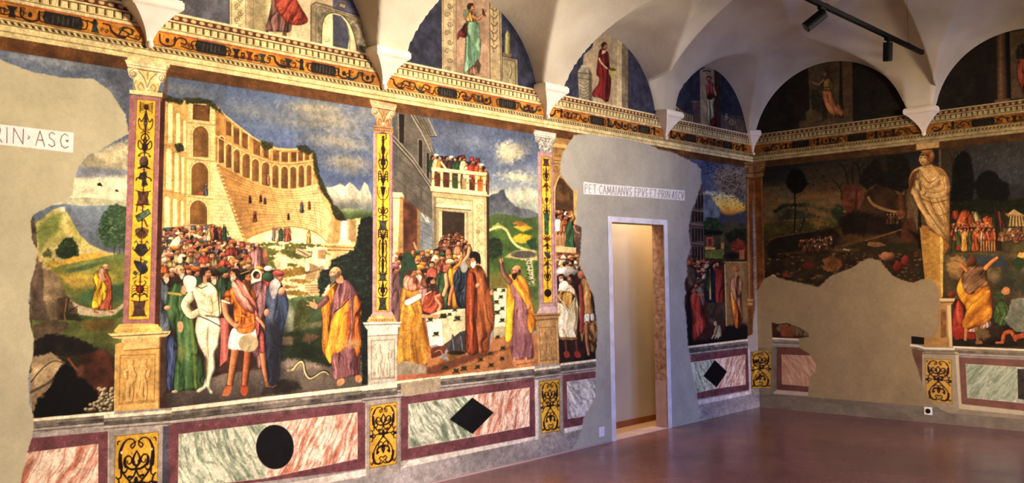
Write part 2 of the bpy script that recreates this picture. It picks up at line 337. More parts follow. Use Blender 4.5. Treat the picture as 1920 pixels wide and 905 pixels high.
        l([(.28,y-h),(.22,y-h*.4),(.26,y),(.2,y+h*.5),(.3,y+h)],3.8,2.4,mixc(ink,col,.35)); l([(.3,y-h*1.1),(.28,y-h)],3.5); l([(.5,y-h),(.44,y),(.5,y+h)],4.5,3)
        l([(.5,y-h*.9),(.34,y-h*.6)],2); l([(.5,y+h*.8),(.3,y+h*1.1),(.2,y+h*.8)],2)
    elif kind=='dragon':
        l([(.5,y+h),(.3,y+h*.8),(.16,y+h*.1),(.28,y-h*.5),(.16,y-h)],3.2,2); l([(.2,y),(.36,y-h*.2),(.36,y+h*.4)],2.6,4); l([(.5,y-h),(.43,y),(.5,y+h)],4)
    elif kind=='oval': c.E(*m(.5,y),11*k,h*k*260,(62,34,34),shade=.3,amp=.2)
    elif kind=='dots': l([(.5,y-h),(.34,y-h*.3),(.3,y+h*.5),(.42,y+h)],3,2)
def shaft(c,q,motifs,gold=(232,190,66),ink=(52,32,26),k=1.):
    m=quadmap(q); c.P(q,gold,soft=.5,amp=.1,sc=7)
    c.L([m(.5,.03),m(.5,.97)],1.9*k,ink)
    for i in range(60):
        v=.03+.94*i/60; c.L([m(.5-.05*((i*7)%3),v),m(.5+.05*((i*5)%3),v)],1.3*k,ink,a=.8)
    pal=[(96,52,36),(70,66,62),(116,60,36),(60,46,40)]
    for i,(kd,y,h) in enumerate(motifs): motif(c,m,kd,y,h,k,ink,pal[i%4])
    for a,b in ((0,1),(1,2),(2,3),(3,0)): c.L([q[a],q[b]],1,(120,80,50),a=.7)
def relief(c,pts,base,k=1.):
    # two carved looking figures on a painted pedestal
    m=quadmap(pts); dk=mixc(base,(60,40,25),.5); lt=mixc(base,(255,245,215),.4)
    for a,b in ((0,1),(1,2),(2,3),(3,0)): c.L([pts[a],pts[b]],1.2,dk,a=.8)
    for cx,f in ((.3,1),(.68,-1)):
        for col,dx,dy in ((dk,.025,.01),(lt,-.012,0),(mixc(base,lt,.3),.004,.005)):
            c.L([m(cx+dx,.25+dy),m(cx+.04*f+dx,.45+dy),m(cx-.02*f+dx,.6+dy)],9*k,col,sm=True,w1=8*k)
            c.L([m(cx-.02*f+dx,.55+dy),m(cx+.06*f+dx,.75+dy),m(cx+.02*f+dx,.95+dy)],4.4*k,col,sm=True)
            c.L([m(cx-.04*f+dx,.55+dy),m(cx-.07*f+dx,.75+dy),m(cx-.05*f+dx,.95+dy)],4.4*k,col,sm=True)
            c.L([m(cx+dx,.27+dy),m(cx-.16*f+dx,.33+dy),m(cx-.13*f+dx,.45+dy)],3.2*k,col)
            c.L([m(cx+dx,.27+dy),m(cx+.13*f+dx,.4+dy),m(cx+.1*f+dx,.55+dy)],3.2*k,col)
            c.E(*m(cx+dx,.14+dy),4*k,5*k,col)
        c.L([m(cx+.09*f,.5),m(cx+.12*f,.72)],1,dk,a=.7); c.L([m(cx,.6),m(cx+.02,.92)],1,dk,a=.8)
    c.L([m(.05,.97),m(.95,.97)],2,dk,a=.5); c.E(*m(.12,.85),3*k,8*k,dk,a=.4); c.E(*m(.5,.86),2.5*k,7*k,dk,a=.4)
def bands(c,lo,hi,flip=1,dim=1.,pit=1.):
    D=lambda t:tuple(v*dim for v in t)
    c.R(lo,hi,2.915,2.992,D((120,84,46)),amp=.3,sc=10)
    c.R(lo,hi,2.99,3.058,D((214,196,148)),amp=.1,sc=7)
    c.R(lo,hi,3.021,3.0245,D((70,52,30)),a=.85,soft=.0015); c.R(lo,hi,2.988,2.993,D((90,66,38)),a=.7)
    c.R(lo,hi,3.058,3.1,D((196,176,128)),amp=.15,sc=12)
    def rope(X,Y,A,Z,q):
        t=((A*28+Z*20)%1.0)[...,None]; return np.where(t<.55,np.array(D((92,72,44)),np.float32),np.array(D((205,186,138)),np.float32))
    c.R(lo,hi,3.067,3.083,rope); c.R(lo,hi,3.0605,3.0635,D((80,60,36)),a=.9); c.R(lo,hi,3.086,3.0885,D((90,66,40)),a=.7)
    c.R(lo,hi,3.1,3.193,D((196,136,46)),amp=.3,sc=6)
    c.R(lo,hi,3.186,3.196,D((190,92,40)),a=.8); c.R(lo,hi,3.098,3.102,D((96,60,30)),a=.8)
    c.R(lo,hi,3.196,3.325,D((212,196,150)),amp=.12,sc=10)
    c.R(lo,hi,3.2145,3.2195,D((84,60,36)),a=.85)
    def dent(X,Y,A,Z,q):
        t=((A*19)%1.0)[...,None]; return np.where(t<.2,np.array(D((110,84,52)),np.float32),np.where(t<.34,np.array(D((170,146,104)),np.float32),np.array(D((214,198,150)),np.float32)))
    c.R(lo,hi,3.224,3.262,dent)
    c.R(lo,hi,3.262,3.268,D((84,60,34)),a=.9)
    def egg(X,Y,A,Z,q):
        t=(A*17)%1.0; r=np.sqrt(((t-.5)/.36)**2+((Z-3.297)/.0135)**2)
        e=np.clip((1-r)*4,0,1)[...,None]; rib=(np.abs(t)<.1)[...,None]
        return np.array(D((112,76,48)),np.float32)*(1-e)+np.array(D((208,170,128)),np.float32)*e
    c.R(lo,hi,3.281,3.312,egg); c.R(lo,hi,3.278,3.282,D((80,52,32)),a=.8); c.R(lo,hi,3.311,3.3145,D((90,66,44)),a=.8)
    c.R(lo,hi,3.314,3.33,D((222,208,166)))
def friezework(c,a0,a1,toPX,seed=1,k=1.,dim=1.,plaq=()):
    k=k*1.25
    # running grotesques between two corbels; toPX maps wall metres to photo points
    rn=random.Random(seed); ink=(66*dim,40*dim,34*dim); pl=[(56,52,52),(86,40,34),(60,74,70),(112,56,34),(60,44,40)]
    q=lambda a,z:toPX(a,z)
    x=a0+.1
    while x<a1-.1:
        nearp=[p for p in plaq if abs(p-x)<.17]
        if nearp: x=nearp[0]+.18; continue
        cl=tuple(v*dim for v in rn.choice(pl)); t=rn.choice('fsdvu'); zc=3.143; f=rn.choice((-1,1))
        if t=='s':
            c.L([q(x-.05,zc-.02),q(x-.02,zc+.028),q(x+.03,zc+.025),q(x+.03,zc-.005),q(x,zc-.002)],2*k,cl,sm=True); c.L([q(x,zc-.02),q(x+.07,zc-.03),q(x+.08,zc)],1.5*k,ink,sm=True)
        elif t=='f':
            c.P([q(x-.022,zc-.035),q(x-.012,zc+.01),q(x-.02,zc+.03),q(x+.02,zc+.032),q(x+.012,zc+.005),q(x+.026,zc-.035)],cl,soft=.8,amp=.4,sc=80)
            c.E(*q(x,zc+.034),2.4*k,2.6*k,ink); c.L([q(x,zc+.015),q(x+.045*f,zc+.03)],1.5*k,ink)
        elif t=='d':
            c.L([q(x-.07*f,zc-.03),q(x-.03*f,zc-.03),q(x+.01*f,zc-.005),q(x+.02*f,zc+.025),q(x+.06*f,zc+.03)],4*k,cl,sm=True,w1=1.6*k)
            c.L([q(x-.07*f,zc-.03),q(x-.1*f,zc-.005),q(x-.06*f,zc+.01)],1.4*k,ink,sm=True)
        elif t=='v':
            c.P([q(x-.03,zc+.03),q(x+.03,zc+.03),q(x+.012,zc),q(x+.02,zc-.035),q(x-.02,zc-.035),q(x-.012,zc)],cl,soft=.7,amp=.4,sc=70)
            for s in (-1,1): c.L([q(x+.015*s,zc-.02),q(x+.05*s,zc-.025),q(x+.06*s,zc+.01),q(x+.04*s,zc+.005)],1.4*k,ink,sm=True)
        else:
            c.L([q(x-.05,zc+.03),q(x-.045,zc-.02),q(x,zc-.035),q(x+.045,zc-.02),q(x+.05,zc+.03)],2.2*k,cl,sm=True); c.E(*q(x,zc),2.6*k,3.2*k,cl)
        for j in range(2): c.vol(*q(x+rn.uniform(.03,.07),zc+rn.uniform(-.02,.025)),2.6*k,1.2,rn.choice((-1,1)),ink,1.1*k,a=.8)
        x+=rn.uniform(.085,.115)
    for p in plaq:
        c.P([q(p-.1,zc0(.04)),q(p+.1,zc0(.04)),q(p+.115,zc0(0)),q(p+.1,zc0(-.037)),q(p-.1,zc0(-.037)),q(p-.115,zc0(0))],(58*dim,52*dim,48*dim),soft=.8,amp=.5,sc=60)
        for i in range(5): c.L([q(p-.06+i*.028,zc0(-.02)),q(p-.055+i*.028,zc0(.022))],1.1*k,(120*dim,116*dim,104*dim),a=.7)
        for s in (-1,1): c.L([q(p+.1*s,zc0(.03)),q(p+.135*s,zc0(.02)),q(p+.13*s,zc0(-.02)),q(p+.1*s,zc0(-.03))],1.5*k,ink,sm=True)
def zc0(d): return 3.143+d
def marble(c,q,kind,amp=1.):
    m=quadmap(q)
    base={'g':(200,204,184),'r':(232,206,188),'w':(200,198,196)}[kind]
    vein={'g':(104,124,104),'r':(182,104,82),'w':(112,114,122)}[kind]
    B=np.array(base,np.float32);V=np.array(vein,np.float32);Wh=np.array((236,230,214),np.float32)
    def f(X,Y,A,Z,d):
        s=1 if kind!='r' else -1
        u=A*.9+Z*.55*s*-1; v=-A*.55*s*-1+Z*.9
        u=A+.55*Z*(1 if kind!='r' else -1)+.12*fbm(A*3,Z*3,5,3)
        w=fbm(A*2.2,Z*2.2,8,3)
        n=fbm(u*26+w*4,Z*6,2,5); n2=1-np.abs(fbm(u*34+w*6,Z*8,6,4)-.5)*9; patch=fbm(A*2.5,Z*4,9,3)
        t=np.clip((n-.52)*5*amp+(patch-.5)*1.8,0,1); t2=np.clip(n2,0,1)*.8
        h=np.clip((patch-.52)*4,0,.6)[...,None]
        o=B*(1-h)+Wh*h; t=(t*.7)[...,None];t2=(t2*.7)[...,None]
        o=o*(1-t)+V*t; return o*(1-t2)+V*.9*t2
    c.P(q,f,soft=.5)
    for a,b in ((0,1),(1,2),(2,3),(3,0)): c.L([q[a],q[b]],1,(240,232,216),a=.5)
PURP=(128,84,90); STONE=(160,152,146)
def cap_lines(c,a,b,torus=(106,100,94),h=1.):
    # painted cap of the dado, a = list of (x,y) along white top edge; b scale
    def off(d): return [(x,y+d*h) for x,y in a]
    def strip(d0,d1,col,**k): c.P(off(d0)+off(d1)[::-1],col,**k)
    strip(0,33,STONE,amp=.16,sc=14)
    strip(0,7,(226,214,186),amp=.08,sc=20)
    strip(7,20,torus,amp=.45,sc=16,soft=1.2)
    strip(9,13,mixc(torus,(200,192,178),.5),amp=.4,sc=20,soft=1.5,a=.7)
    strip(20.5,22.2,(40,34,34),a=.9); strip(22.2,26,(168,160,154),amp=.12,sc=20); strip(27.5,29,(60,52,52),a=.85)
def plaster(c,pts,col=(176,166,140),**k):
    k.setdefault('soft',1.2); k.setdefault('rag',1.5)
    def f(X,Y,A,Z,d):
        n=fbm(A*1.6,Z*1.6,21,4)[...,None]; n2=fbm(A*9,Z*7,25,3)[...,None]
        return np.array(col,np.float32)*(.86+.2*n+.08*n2)
    c.P([(x,y) for x,y in pts],mixc(col,(240,235,215),.5),soft=1.5,rag=k['rag'],a=.55,seed=2)
    c.P(pts,f,seed=2,**{kk:v for kk,v in k.items()})
PATCH_L=[(-400,20),(-60,98),(0,112),(60,135),(120,146),(175,148),(205,170),(235,215),(241,250),(215,265),(190,280),(165,290),(148,312),(140,330),(136,365),(125,375),(95,385),(62,402),(57,415),(60,450),(70,470),(66,500),(57,530),(53,560),(55,600),(63,635),(62,665),(53,700),(52,735),(55,760),(62,775),(64,800),(58,825),(50,850),(45,870),(38,905),(20,1100),(-900,1400)]
PATCH_D=[(1077,253),(1066,269),(1055,288),(1051,305),(1051,327),(1061,340),(1074,356),(1082,354),(1083,363),(1080,412),(1080,420),(1090,426),(1091,434),(1088,478),(1086,495),(1095,514),(1104,534),(1113,556),(1119,606),(1120,639),(1117,661),(1118,675),(1117,705),(1117,742),(1107,761),(1094,784),(1091,805),(1085,822),(1060,870),(1310,790),(1309,765),(1306,735),(1301,712),(1297,690),(1293,662),(1290,647),(1288,615),(1285,584),(1280,566),(1287,548),(1281,531),(1289,517),(1287,491),(1291,473),(1292,478),(1295,463),(1291,432),(1294,412),(1296,395),(1304,379),(1308,364),(1315,344),(1314,317),(1306,308),(1285,297),(1260,285),(1235,280),(1216,270),(1186,263),(1155,257),(1130,256),(1100,251)]
PATCH_C=[(1401,631),(1411,627),(1413,600),(1416,570),(1421,548),(1430,540),(1440,600),(1440,657),(1404,656),(1403,640)]
def scene1(c):
    c.P([(-60,60),(250,100),(245,800),(-60,800)],gradY([(94,(96,112,146)),(160,(112,122,142)),(240,(98,110,140)),(300,(130,136,140)),(335,(232,224,190)),(372,(222,216,184)),(400,(150,158,158))]),amp=.12,sc=5)
    for p in [(60,110,60,7),(130,120,50,8),(215,185,20,30)]: c.E(p[0],p[1],p[2],p[3],(168,170,168),rot=.12,a=.45,soft=7,rag=5,seed=3)
    c.P([(190,130),(245,130),(243,240),(225,200)],(92,98,116),a=.7,soft=6,rag=5)
    c.P([(150,310),(170,285),(240,262),(240,330),(160,322)],(186,178,150),soft=4,rag=5,amp=.2,sc=9,a=.9); c.P([(185,290),(240,272),(240,300),(200,308)],(212,200,164),soft=4,rag=4,a=.8)
    c.P([(140,312),(240,318),(240,330),(140,334)],(112,122,150),soft=4,a=.7,rag=2)
    for b,x,y in ((1,187,347),(.7,219,358)):
        c.P([(x-5*b,y-3*b),(x+1*b,y-5*b),(x+6*b,y+2*b),(x,y+1.5*b),(x-4*b,y+1*b)],(60,44,34),soft=.7)
    c.P([(120,378),(150,370),(200,373),(238,382),(238,420),(120,420)],(176,176,150),amp=.1,sm=True)
    c.P([(55,402),(95,385),(125,382),(150,386),(200,385),(240,388),(240,470),(55,470)],gradY([(384,(120,138,158)),(430,(110,124,142)),(465,(96,108,112))]),amp=.15,sc=7)
    c.P([(130,385),(148,410),(165,440),(185,458),(240,468),(240,480),(110,480)],(104,112,128),soft=3,a=.8,amp=.2)
    c.P([(55,430),(70,415),(100,392),(116,388),(126,398),(134,412),(150,440),(168,458),(200,472),(240,478),(240,520),(55,520)],gradY([(390,(206,196,140)),(430,(176,172,98)),(470,(190,176,120)),(510,(210,190,130))]),amp=.2,sc=8,soft=1.5)
    c.P([(65,432),(100,402),(122,400),(118,425),(90,450),(75,470)],(126,140,76),soft=4,rag=4,a=.8,amp=.2); c.P([(118,390),(128,418),(140,440),(130,448),(112,425)],(222,200,140),soft=4,a=.6)
    c.P([(113,388),(121,387),(122,396),(114,397)],(226,222,196))
    c.L([(68,436),(95,424),(118,432)],1,(110,96,50),sm=True,a=.7); c.L([(78,482),(110,460),(135,436)],2,(214,196,140),sm=True,a=.8)
    c.P([(140,478),(180,474),(205,476),(190,486),(150,492),(110,500),(98,498)],(214,170,70),soft=2,a=.85)
    c.P([(100,500),(150,490),(190,482),(225,474),(240,476),(240,620),(60,620),(75,520)],gradY([(476,(120,136,80)),(510,(150,150,74)),(540,(140,140,76)),(600,(90,112,62))]),amp=.22,sc=7,soft=1.5)
    c.P([(120,505),(170,494),(200,490),(165,505),(130,512)],(84,108,78),soft=2,a=.8,rag=1)
    c.P([(108,515),(150,512),(210,520),(205,530),(140,540),(120,530)],(206,172,84),soft=5,a=.7,rag=3)
    c.P([(140,560),(165,545),(240,528),(240,560),(200,572),(160,570)],(86,116,74),soft=3,rag=3,amp=.2)
    c.P([(130,562),(150,572),(185,582),(215,580),(240,562),(240,568),(215,590),(190,594),(150,590),(128,575)],(186,170,142),soft=1.2,rag=1,amp=.1)
    c.foliage([(184,440),(190,408),(205,384),(220,382),(238,390),(238,465),(196,462)],(72,100,72),(136,156,100),r=3.4,seed=5)
    c.foliage([(105,470),(118,448),(135,444),(146,462),(148,478),(120,485),(106,480)],(52,74,44),(104,118,60),r=3,seed=6)
    c.foliage([(80,475),(90,466),(98,474),(96,482),(82,482)],(90,96,60),(140,140,80),r=2,seed=7)
    for x in (214,224,232): c.L([(x,462),(x,476)],1.4,(90,80,50))
    c.foliage([(86,492),(100,485),(110,492),(108,500),(88,502)],(160,140,70),(220,196,120),r=2.4,seed=8)
    # cliff on the left
    c.P([(56,405),(62,402),(68,430),(70,462),(64,472),(58,450)],(96,84,74),amp=.5,sc=25,rag=1.5)
    c.P([(55,500),(70,480),(78,500),(90,505),(108,512),(115,535),(130,560),(145,580),(150,600),(130,640),(150,660),(55,700)],gradY([(480,(150,130,104)),(560,(134,118,94)),(620,(96,84,68))]),amp=.42,sc=13,rag=3,soft=1.5,seed=3)
    c.P([(60,500),(80,490),(82,560),(92,600),(85,660),(60,690)],(104,90,78),amp=.4,sc=18,rag=3,soft=2,a=.8)
    c.P([(108,560),(125,555),(128,600),(118,632),(106,632)],(92,74,54),amp=.4,sc=30,soft=1); c.L([(126,560),(122,590),(130,630)],5,(122,100,72),shade=.6)
    c.L([(128,585),(145,574)],1.6,(50,44,30)); c.foliage([(122,585),(145,590),(160,602),(150,615),(125,612)],(60,62,36),(104,104,60),r=2.5,seed=4)
    c.P([(60,600),(140,600),(175,612),(240,590),(240,780),(60,790)],gradY([(600,(104,112,66)),(640,(112,118,64)),(680,(60,50,38)),(780,(60,52,44))]),amp=.3,sc=9)
    c.P([(62,610),(100,598),(130,606),(100,650),(62,680)],(92,80,62),amp=.5,sc=15,rag=3)
    c.P([(150,600),(215,596),(215,618),(160,622)],(112,98,52),amp=.25,soft=2)
    c.P([(64,640),(90,625),(130,630),(165,640),(187,660),(178,672),(140,668),(100,665),(64,672)],(46,40,30),amp=.4,sc=20,rag=4,soft=2)
    c.P([(150,665),(190,655),(205,662),(214,700),(214,740),(150,740)],(92,56,38),amp=.4,sc=12,rag=3,soft=2)
    c.P([(60,670),(95,660),(118,678),(140,690),(160,740),(64,780),(55,740)],(146,128,104),amp=.42,sc=10,rag=3,soft=2)
    c.P([(64,690),(100,675),(115,690),(90,720),(60,740)],(184,162,130),amp=.25,sc=10,rag=3,soft=4,a=.7)
    c.L([(58,716),(80,690),(104,676),(132,688)],2,(84,70,56),sm=True); c.L([(58,735),(90,718),(110,700)],5,(96,82,66),sm=True,a=.8)
    c.P([(62,775),(72,745),(95,725),(105,700),(115,686),(125,680),(138,690),(150,705),(168,720),(182,735),(186,752),(172,768),(160,775),(100,784),(64,790)],(16,12,10),soft=2,rag=3,amp=.3,sc=10)
    c.L([(128,672),(140,688),(152,700)],4,(130,86,58),sm=True); c.E(150,696,7,12,(120,84,62),rot=.3,a=.8,soft=3)
    rn=random.Random(3)
    for i in range(60):
        t=rn.random(); x=160+54*rn.random(); y=770-36*rn.random()**.9
        if y< 770-(x-155)*.85: continue
        c.E(x,y,4.4,3.3,(150,138,112),shade=.8,rot=rn.uniform(-.4,.4),soft=.7)
    for i in range(26): 
        x=186+rn.random()*28; y=726+rn.random()*40; c.E(x,y,4.2,3.4,(158,146,120),shade=.8,soft=.7)
    c.E(78,742,5,4,(176,140,60),a=.6,soft=2,rag=2)
    # the walking figure in yellow
    c.robe([(184,512),(192,503),(200,510),(206,525),(209,545),(210,575),(206,580),(180,578),(175,560),(180,530)],(176,92,60),seed=2,wf=4)
    c.robe([(183,508),(178,514),(175,525),(180,535),(176,552),(172,575),(182,577),(196,560),(200,540),(194,528),(188,520)],(222,178,52),seed=4,wf=4)
    c.robe([(186,505),(192,502),(198,508),(200,522),(194,526),(186,520)],(206,158,130),seed=5,wf=4)
    c.L([(198,512),(206,528),(208,560)],5,(204,96,40),w1=3,shade=.5,sm=True)
    c.L([(190,525),(199,523)],4,(196,140,104)); c.L([(178,578),(177,584),(184,586)],3,(170,110,70)); c.L([(200,578),(205,584),(212,585)],3,(170,110,70))
    c.head(199,501,5.6,'r',(206,160,118),(90,70,50),beard=(120,96,70),bald=True)
def scene2(c):
    c.P([(296,120),(705,180),(705,760),(296,790)],gradY([(150,(84,104,142)),(230,(86,108,150)),(320,(80,102,150)),(400,(96,116,152)),(460,(120,120,90))]),amp=.14,sc=5)
    for (x,y,rx,ry,a) in [(600,210,62,20,.8),(640,235,55,16,.6),(560,232,40,8,.6),(640,268,62,15,.75),(655,308,42,16,.8),(480,210,60,14,.35),(350,170,50,12,.35),(690,215,22,14,.5)]:
        c.E(x,y,rx,ry,(162,154,136),a=a,soft=9,rag=9,rot=.12,amp=.2,sc=8,seed=int(x)); c.E(x-rx*.2,y-ry*.4,rx*.6,ry*.45,(188,178,152),a=a*.6,soft=6,rag=6,rot=.12,seed=int(y))
    for i in range(14):
        y=180+i*17; c.L([(380+i*12,y),(480+i*10,y+8),(690,y+20)],5,(150,152,150) if i%3==0 else (70,92,136),sm=True,a=.16,soft=5)
    c.P([(598,354),(612,351),(624,350),(638,344),(646,350),(656,341),(664,348),(675,359),(683,341),(689,346),(694,360),(698,372),(698,400),(630,400)],gradY([(342,(214,206,186)),(370,(186,180,162)),(395,(120,132,130))]),amp=.25,sc=12,soft=1)
    for p in [(638,344,650,392),(656,342,668,390),(684,342,690,385),(621,352,640,380)]: c.L([(p[0],p[1]),((p[0]+p[2])/2+3,(p[1]+p[3])/2),(p[2],p[3])],3,(150,144,134),a=.5,soft=2)
    c.P([(632,394),(650,390),(700,396),(700,420),(640,418)],gradY([(392,(140,150,110)),(402,(92,112,66)),(420,(70,92,50))]),amp=.2,soft=1.5)
    # amphitheatre
    MASS=[(298,445),(298,176),(318,184),(335,187),(358,189),(395,192),(408,204),(428,220),(452,238),(480,260),(503,270),(520,277),(560,279),(582,280),(588,290),(593,310),(598,335),(608,358),(618,375),(632,392),(642,410),(636,440),(620,458),(460,458),(450,448)]
    c.P(MASS,(206,166,102),amp=.12,sc=9)
    for (x0,x1,y0,y1) in [(314,324,194,268),(329,338,212,268),(342,349,226,284),(310,322,278,354),(326,335,286,360),(339,345,294,363),(307,318,368,426),(323,332,372,426),(338,344,376,424)]:
        c.P(arch(x0+1,x1,y0,y1,.25),(238,222,166),soft=.9,amp=.08); c.L(arch(x0,x1,y0-1,y1,.25)[:7],1.2,(150,112,62),a=.6)
    for y in (272,358): c.L([(300,y-2),(352,y+7)],2,(150,112,62),a=.55)
    for x in (325,339): c.L([(x,200),(x-4,440)],1.3,(176,136,82),a=.5)
    c.P([(352,192),(405,198),(404,300),(400,440),(349,440)],(224,200,142),amp=.08,sc=14)
    c.P([(362,195),(394,198),(393,228),(361,224)],(118,84,46),amp=.3,sc=18); c.P([(366,198),(390,200),(388,226),(366,222)],(150,108,58),a=.5,soft=2)
    for (x0,x1,y0,y1) in [(361.5,391,236,294),(358.5,390.5,304,366),(356,388.5,375,420)]:
        m=(x0+x1)/2
        for k,cl in ((3.5,(196,160,106)),(2,(236,216,160)),(0,(140,104,56))):
            c.P(arch(x0-k,x1+k,y0-k,y1,.05),cl,soft=.8,amp=.12,sc=16)
        c.P([(m+2,y0+3),(x1-2,y0+14),(x1-1,y1),(m+2,y1)],(112,80,40),a=.4,soft=3)
        for j in range(7): an=math.pi*(.1+.8*j/6); c.L([(m-math.cos(an)*(x1-x0)*.52,y0+13-math.sin(an)*13),(m-math.cos(an)*(x1-x0)*.66,y0+13-math.sin(an)*18)],.8,(150,112,62),a=.6)
    for y in (231,299,370): c.L([(352,y-2),(404,y+4)],1.6,(160,124,74),a=.8)
    c.stand(386,366,22,(90,96,110)); c.E(376,362,6,3,(170,96,70)); 
    for y in range(196,440,7):
        c.L([(353,y),(361,y+1)],.7,(160,126,78),a=.5); c.L([(393,y+1),(403,y+2)],.7,(160,126,78),a=.5)
    # curved interior
    def cv(pts): return smo(pts,6,False)
    T=cv([(404,196),(420,214),(440,231),(462,249),(489,266),(509,276),(535,281),(565,279),(588,286)])
    U=cv([(404,254),(432,270),(456,283),(483,294),(509,303),(535,306),(565,304),(588,300)])
    B=cv([(404,304),(429,318),(456,332),(489,346),(522,354),(555,354),(590,346),(598,342)])
    c.P(T+U[::-1],(192,148,88),amp=.12,sc=12); c.P(U+B[::-1],(200,158,98),amp=.12,sc=12)
    c.P([(404,196),(412,206),(418,300),(404,304)],(150,110,60),a=.6,soft=3,amp=.3)
    for (x0,x1,a,b) in [(424,434,225,252),(438,449,236,268),(454,465,246,276),(475,488,258,288),(494,504,267,294),(512,524,281,301),(528,540,284,303),(546,556,284,303),(560,568,283,301),(572,580,282,300)]:
        c.P([(x0,a+1),(x1,a+6 if x1<505 else a+1),(x1,b+4 if x1<505 else b),(x0,b)],(132,94,50),soft=.7,amp=.25,sc=20); c.L([(x1+1.2,a+4),(x1+1.2,b+2)],1.8,(228,204,148),a=.8)
    for (cx,w,a,b) in [(415,10,256,305),(428.6,10.6,270,314),(444,11.6,280,324),(461.6,14,288,334),(479,13.2,298,340),(498,14.6,304,349),(516.5,12,309,352),(533.5,12.6,312,353),(550,11.3,312,353),(565,10.6,310,351),(579.5,9.3,309,348)]:
        x0,x1=cx-w/2,cx+w/2
        c.P(arch(x0-2,x1+2,a-2.6,b),(220,190,132),soft=.8); c.P(arch(x0,x1,a,b),(140,102,56),soft=.7,amp=.25,sc=20)
        c.P([(cx,a+2),(x1-1,a+6),(x1-1,b),(cx,b)],(106,74,38),a=.5,soft=2)
    c.L(U,1.4,(222,192,134)); c.L([(x,y+2) for x,y in U],.9,(130,94,52),a=.7); c.L(T,2,(222,196,140)); c.L(B,1.4,(224,196,140))
    # seating
    E0=cv([(455,450),(488,436),(520,427),(555,425),(590,434),(612,452)])
    SB=cv([(404,304),(418,350),(432,388),(446,424),(456,450)])
    cav=B+[(602,352),(612,370),(625,388),(637,405),(618,455)]+E0[::-1]+SB[::-1]
    c.P(cav,gradX([(404,(172,128,72)),(470,(184,142,84)),(530,(208,176,116)),(600,(226,204,150))]),amp=.1,sc=8)
    for i in range(1,17):
        t=i/17.; pts=[]
        for j in range(13):
            s=j/12.; b=B[int(s*(len(B)-1))]; e=E0[int(s*(len(E0)-1))]; pts.append((b[0]*(1-t)+e[0]*t,b[1]*(1-t)+e[1]*t))
        c.L(pts,.9 if i%3 else 1.4,(140,102,58),a=.55); c.L([(x,y+1.4) for x,y in pts],.8,(232,208,152),a=.35)
    for j in (2,4,6,8,10,11):
        s=j/12.; b=B[int(s*(len(B)-1))]; e=E0[int(s*(len(E0)-1))]; c.L([b,e],1.,(140,106,62),a=.5)
    c.P(smo([(462,452),(490,438),(520,429),(555,427),(588,436),(610,455),(560,458),(500,458)]),(232,216,168),soft=1,amp=.07); c.L(E0,1.3,(160,122,72))
    c.P([(404,302),(412,330),(424,362),(434,392),(446,424),(458,452),(400,452),(400,304)],(232,212,156),amp=.08,sc=18)
    for i in range(22):
        y=306+i*6.7; x=404+(y-304)*.37; c.L([(402,y),(x+1,y+1.5)],.8,(170,134,84),a=.6)
    c.L([(404,302),(458,452)],1.6,(178,138,84)); 
    for i in range(20): c.L([(405+i*2.7,306+i*7.4),(405+i*2.7+3,307+i*7.4)],1.6,(240,222,170))
    # ruined right edge
    c.P([(584,282),(592,292),(596,318),(604,345),(612,360),(622,378),(634,395),(642,410),(638,430),(628,445),(618,455),(612,455),(620,425),(625,405),(612,385),(602,365),(596,345),(590,330)],(150,112,62),amp=.4,sc=20,rag=3,soft=1.3)
    c.P([(604,360),(616,376),(628,396),(622,412),(610,392),(600,368)],(214,184,124),amp=.2,soft=1.5,rag=1.5)
    c.foliage([(586,282),(592,290),(600,330),(614,360),(624,380),(612,372),(600,350),(590,320)],(58,62,38),(110,112,62),r=2.2,seed=9,rag=2)
    c.foliage([(618,376),(632,388),(644,402),(646,412),(634,412),(622,392)],(62,62,38),(120,110,60),r=2.2,seed=10,rag=2)
    for pl in ([(300,172),(312,178),(330,184),(345,188),(340,196),(315,190),(300,186)],[(345,184),(372,184),(396,188),(414,206),(418,214),(404,206),(385,194),(350,194)],[(490,264),(510,268),(512,276),(498,282),(490,272)],[(556,274),(572,272),(588,284),(580,290),(560,282)],[(328,270),(340,268),(346,282),(332,286)],[(600,330),(606,345),(604,352),(598,340)]):
        c.foliage(pl,(66,66,40),(126,120,66),r=2.2,seed=int(pl[0][0]),rag=2.5)
    for x,y,cl,h in [(469,380,(64,46,40),15),(489,378,(74,44,40),14),(497,382,(90,48,36),13),(478,415,(140,80,44),22),(566,398,(96,90,100),22),(580,392,(150,74,48),16),(503,346,(150,110,80),20),(541,411,(40,36,34),12),(514,345,(120,80,50),12)]:
        c.stand(x,y,h,cl,seed=int(x))
    for i,(x,cl) in enumerate([(514,(120,112,104)),(520,(206,180,150)),(527,(64,104,66)),(534,(120,110,100)),(542,(196,110,66)),(538,(170,90,60))]): c.stand(x,451+(i%2),27,cl,seed=i,leg=None)
    c.stand(579,455,24,(206,158,84),seed=3,look='l')
    # ruined temple
    c.P([(622,400),(636,408),(652,412),(676,408),(680,460),(612,460),(616,430)],(196,170,116),amp=.15,sc=14,rag=1.5)
    c.P([(628,408),(638,412),(636,455),(622,455)],(170,140,88),a=.8,soft=1.5); c.P([(655,412),(668,412),(668,452),(656,454)],(162,134,92),a=.9,soft=1.5)
    c.P([(640,412),(654,410),(656,452),(638,452)],gradX([(639,(240,232,208)),(648,(232,220,190)),(656,(150,132,108))]),soft=.8)
    c.P([(668,412),(676,412),(676,450),(668,450)],(210,190,150),soft=1); c.P([(633,456),(638,450),(656,450),(661,457)],(222,206,170)); c.L([(634,456),(672,460)],2,(226,210,176))
    c.foliage([(624,398),(634,402),(650,412),(640,414),(628,410)],(60,56,36),(110,104,60),r=1.8,seed=3,rag=2)
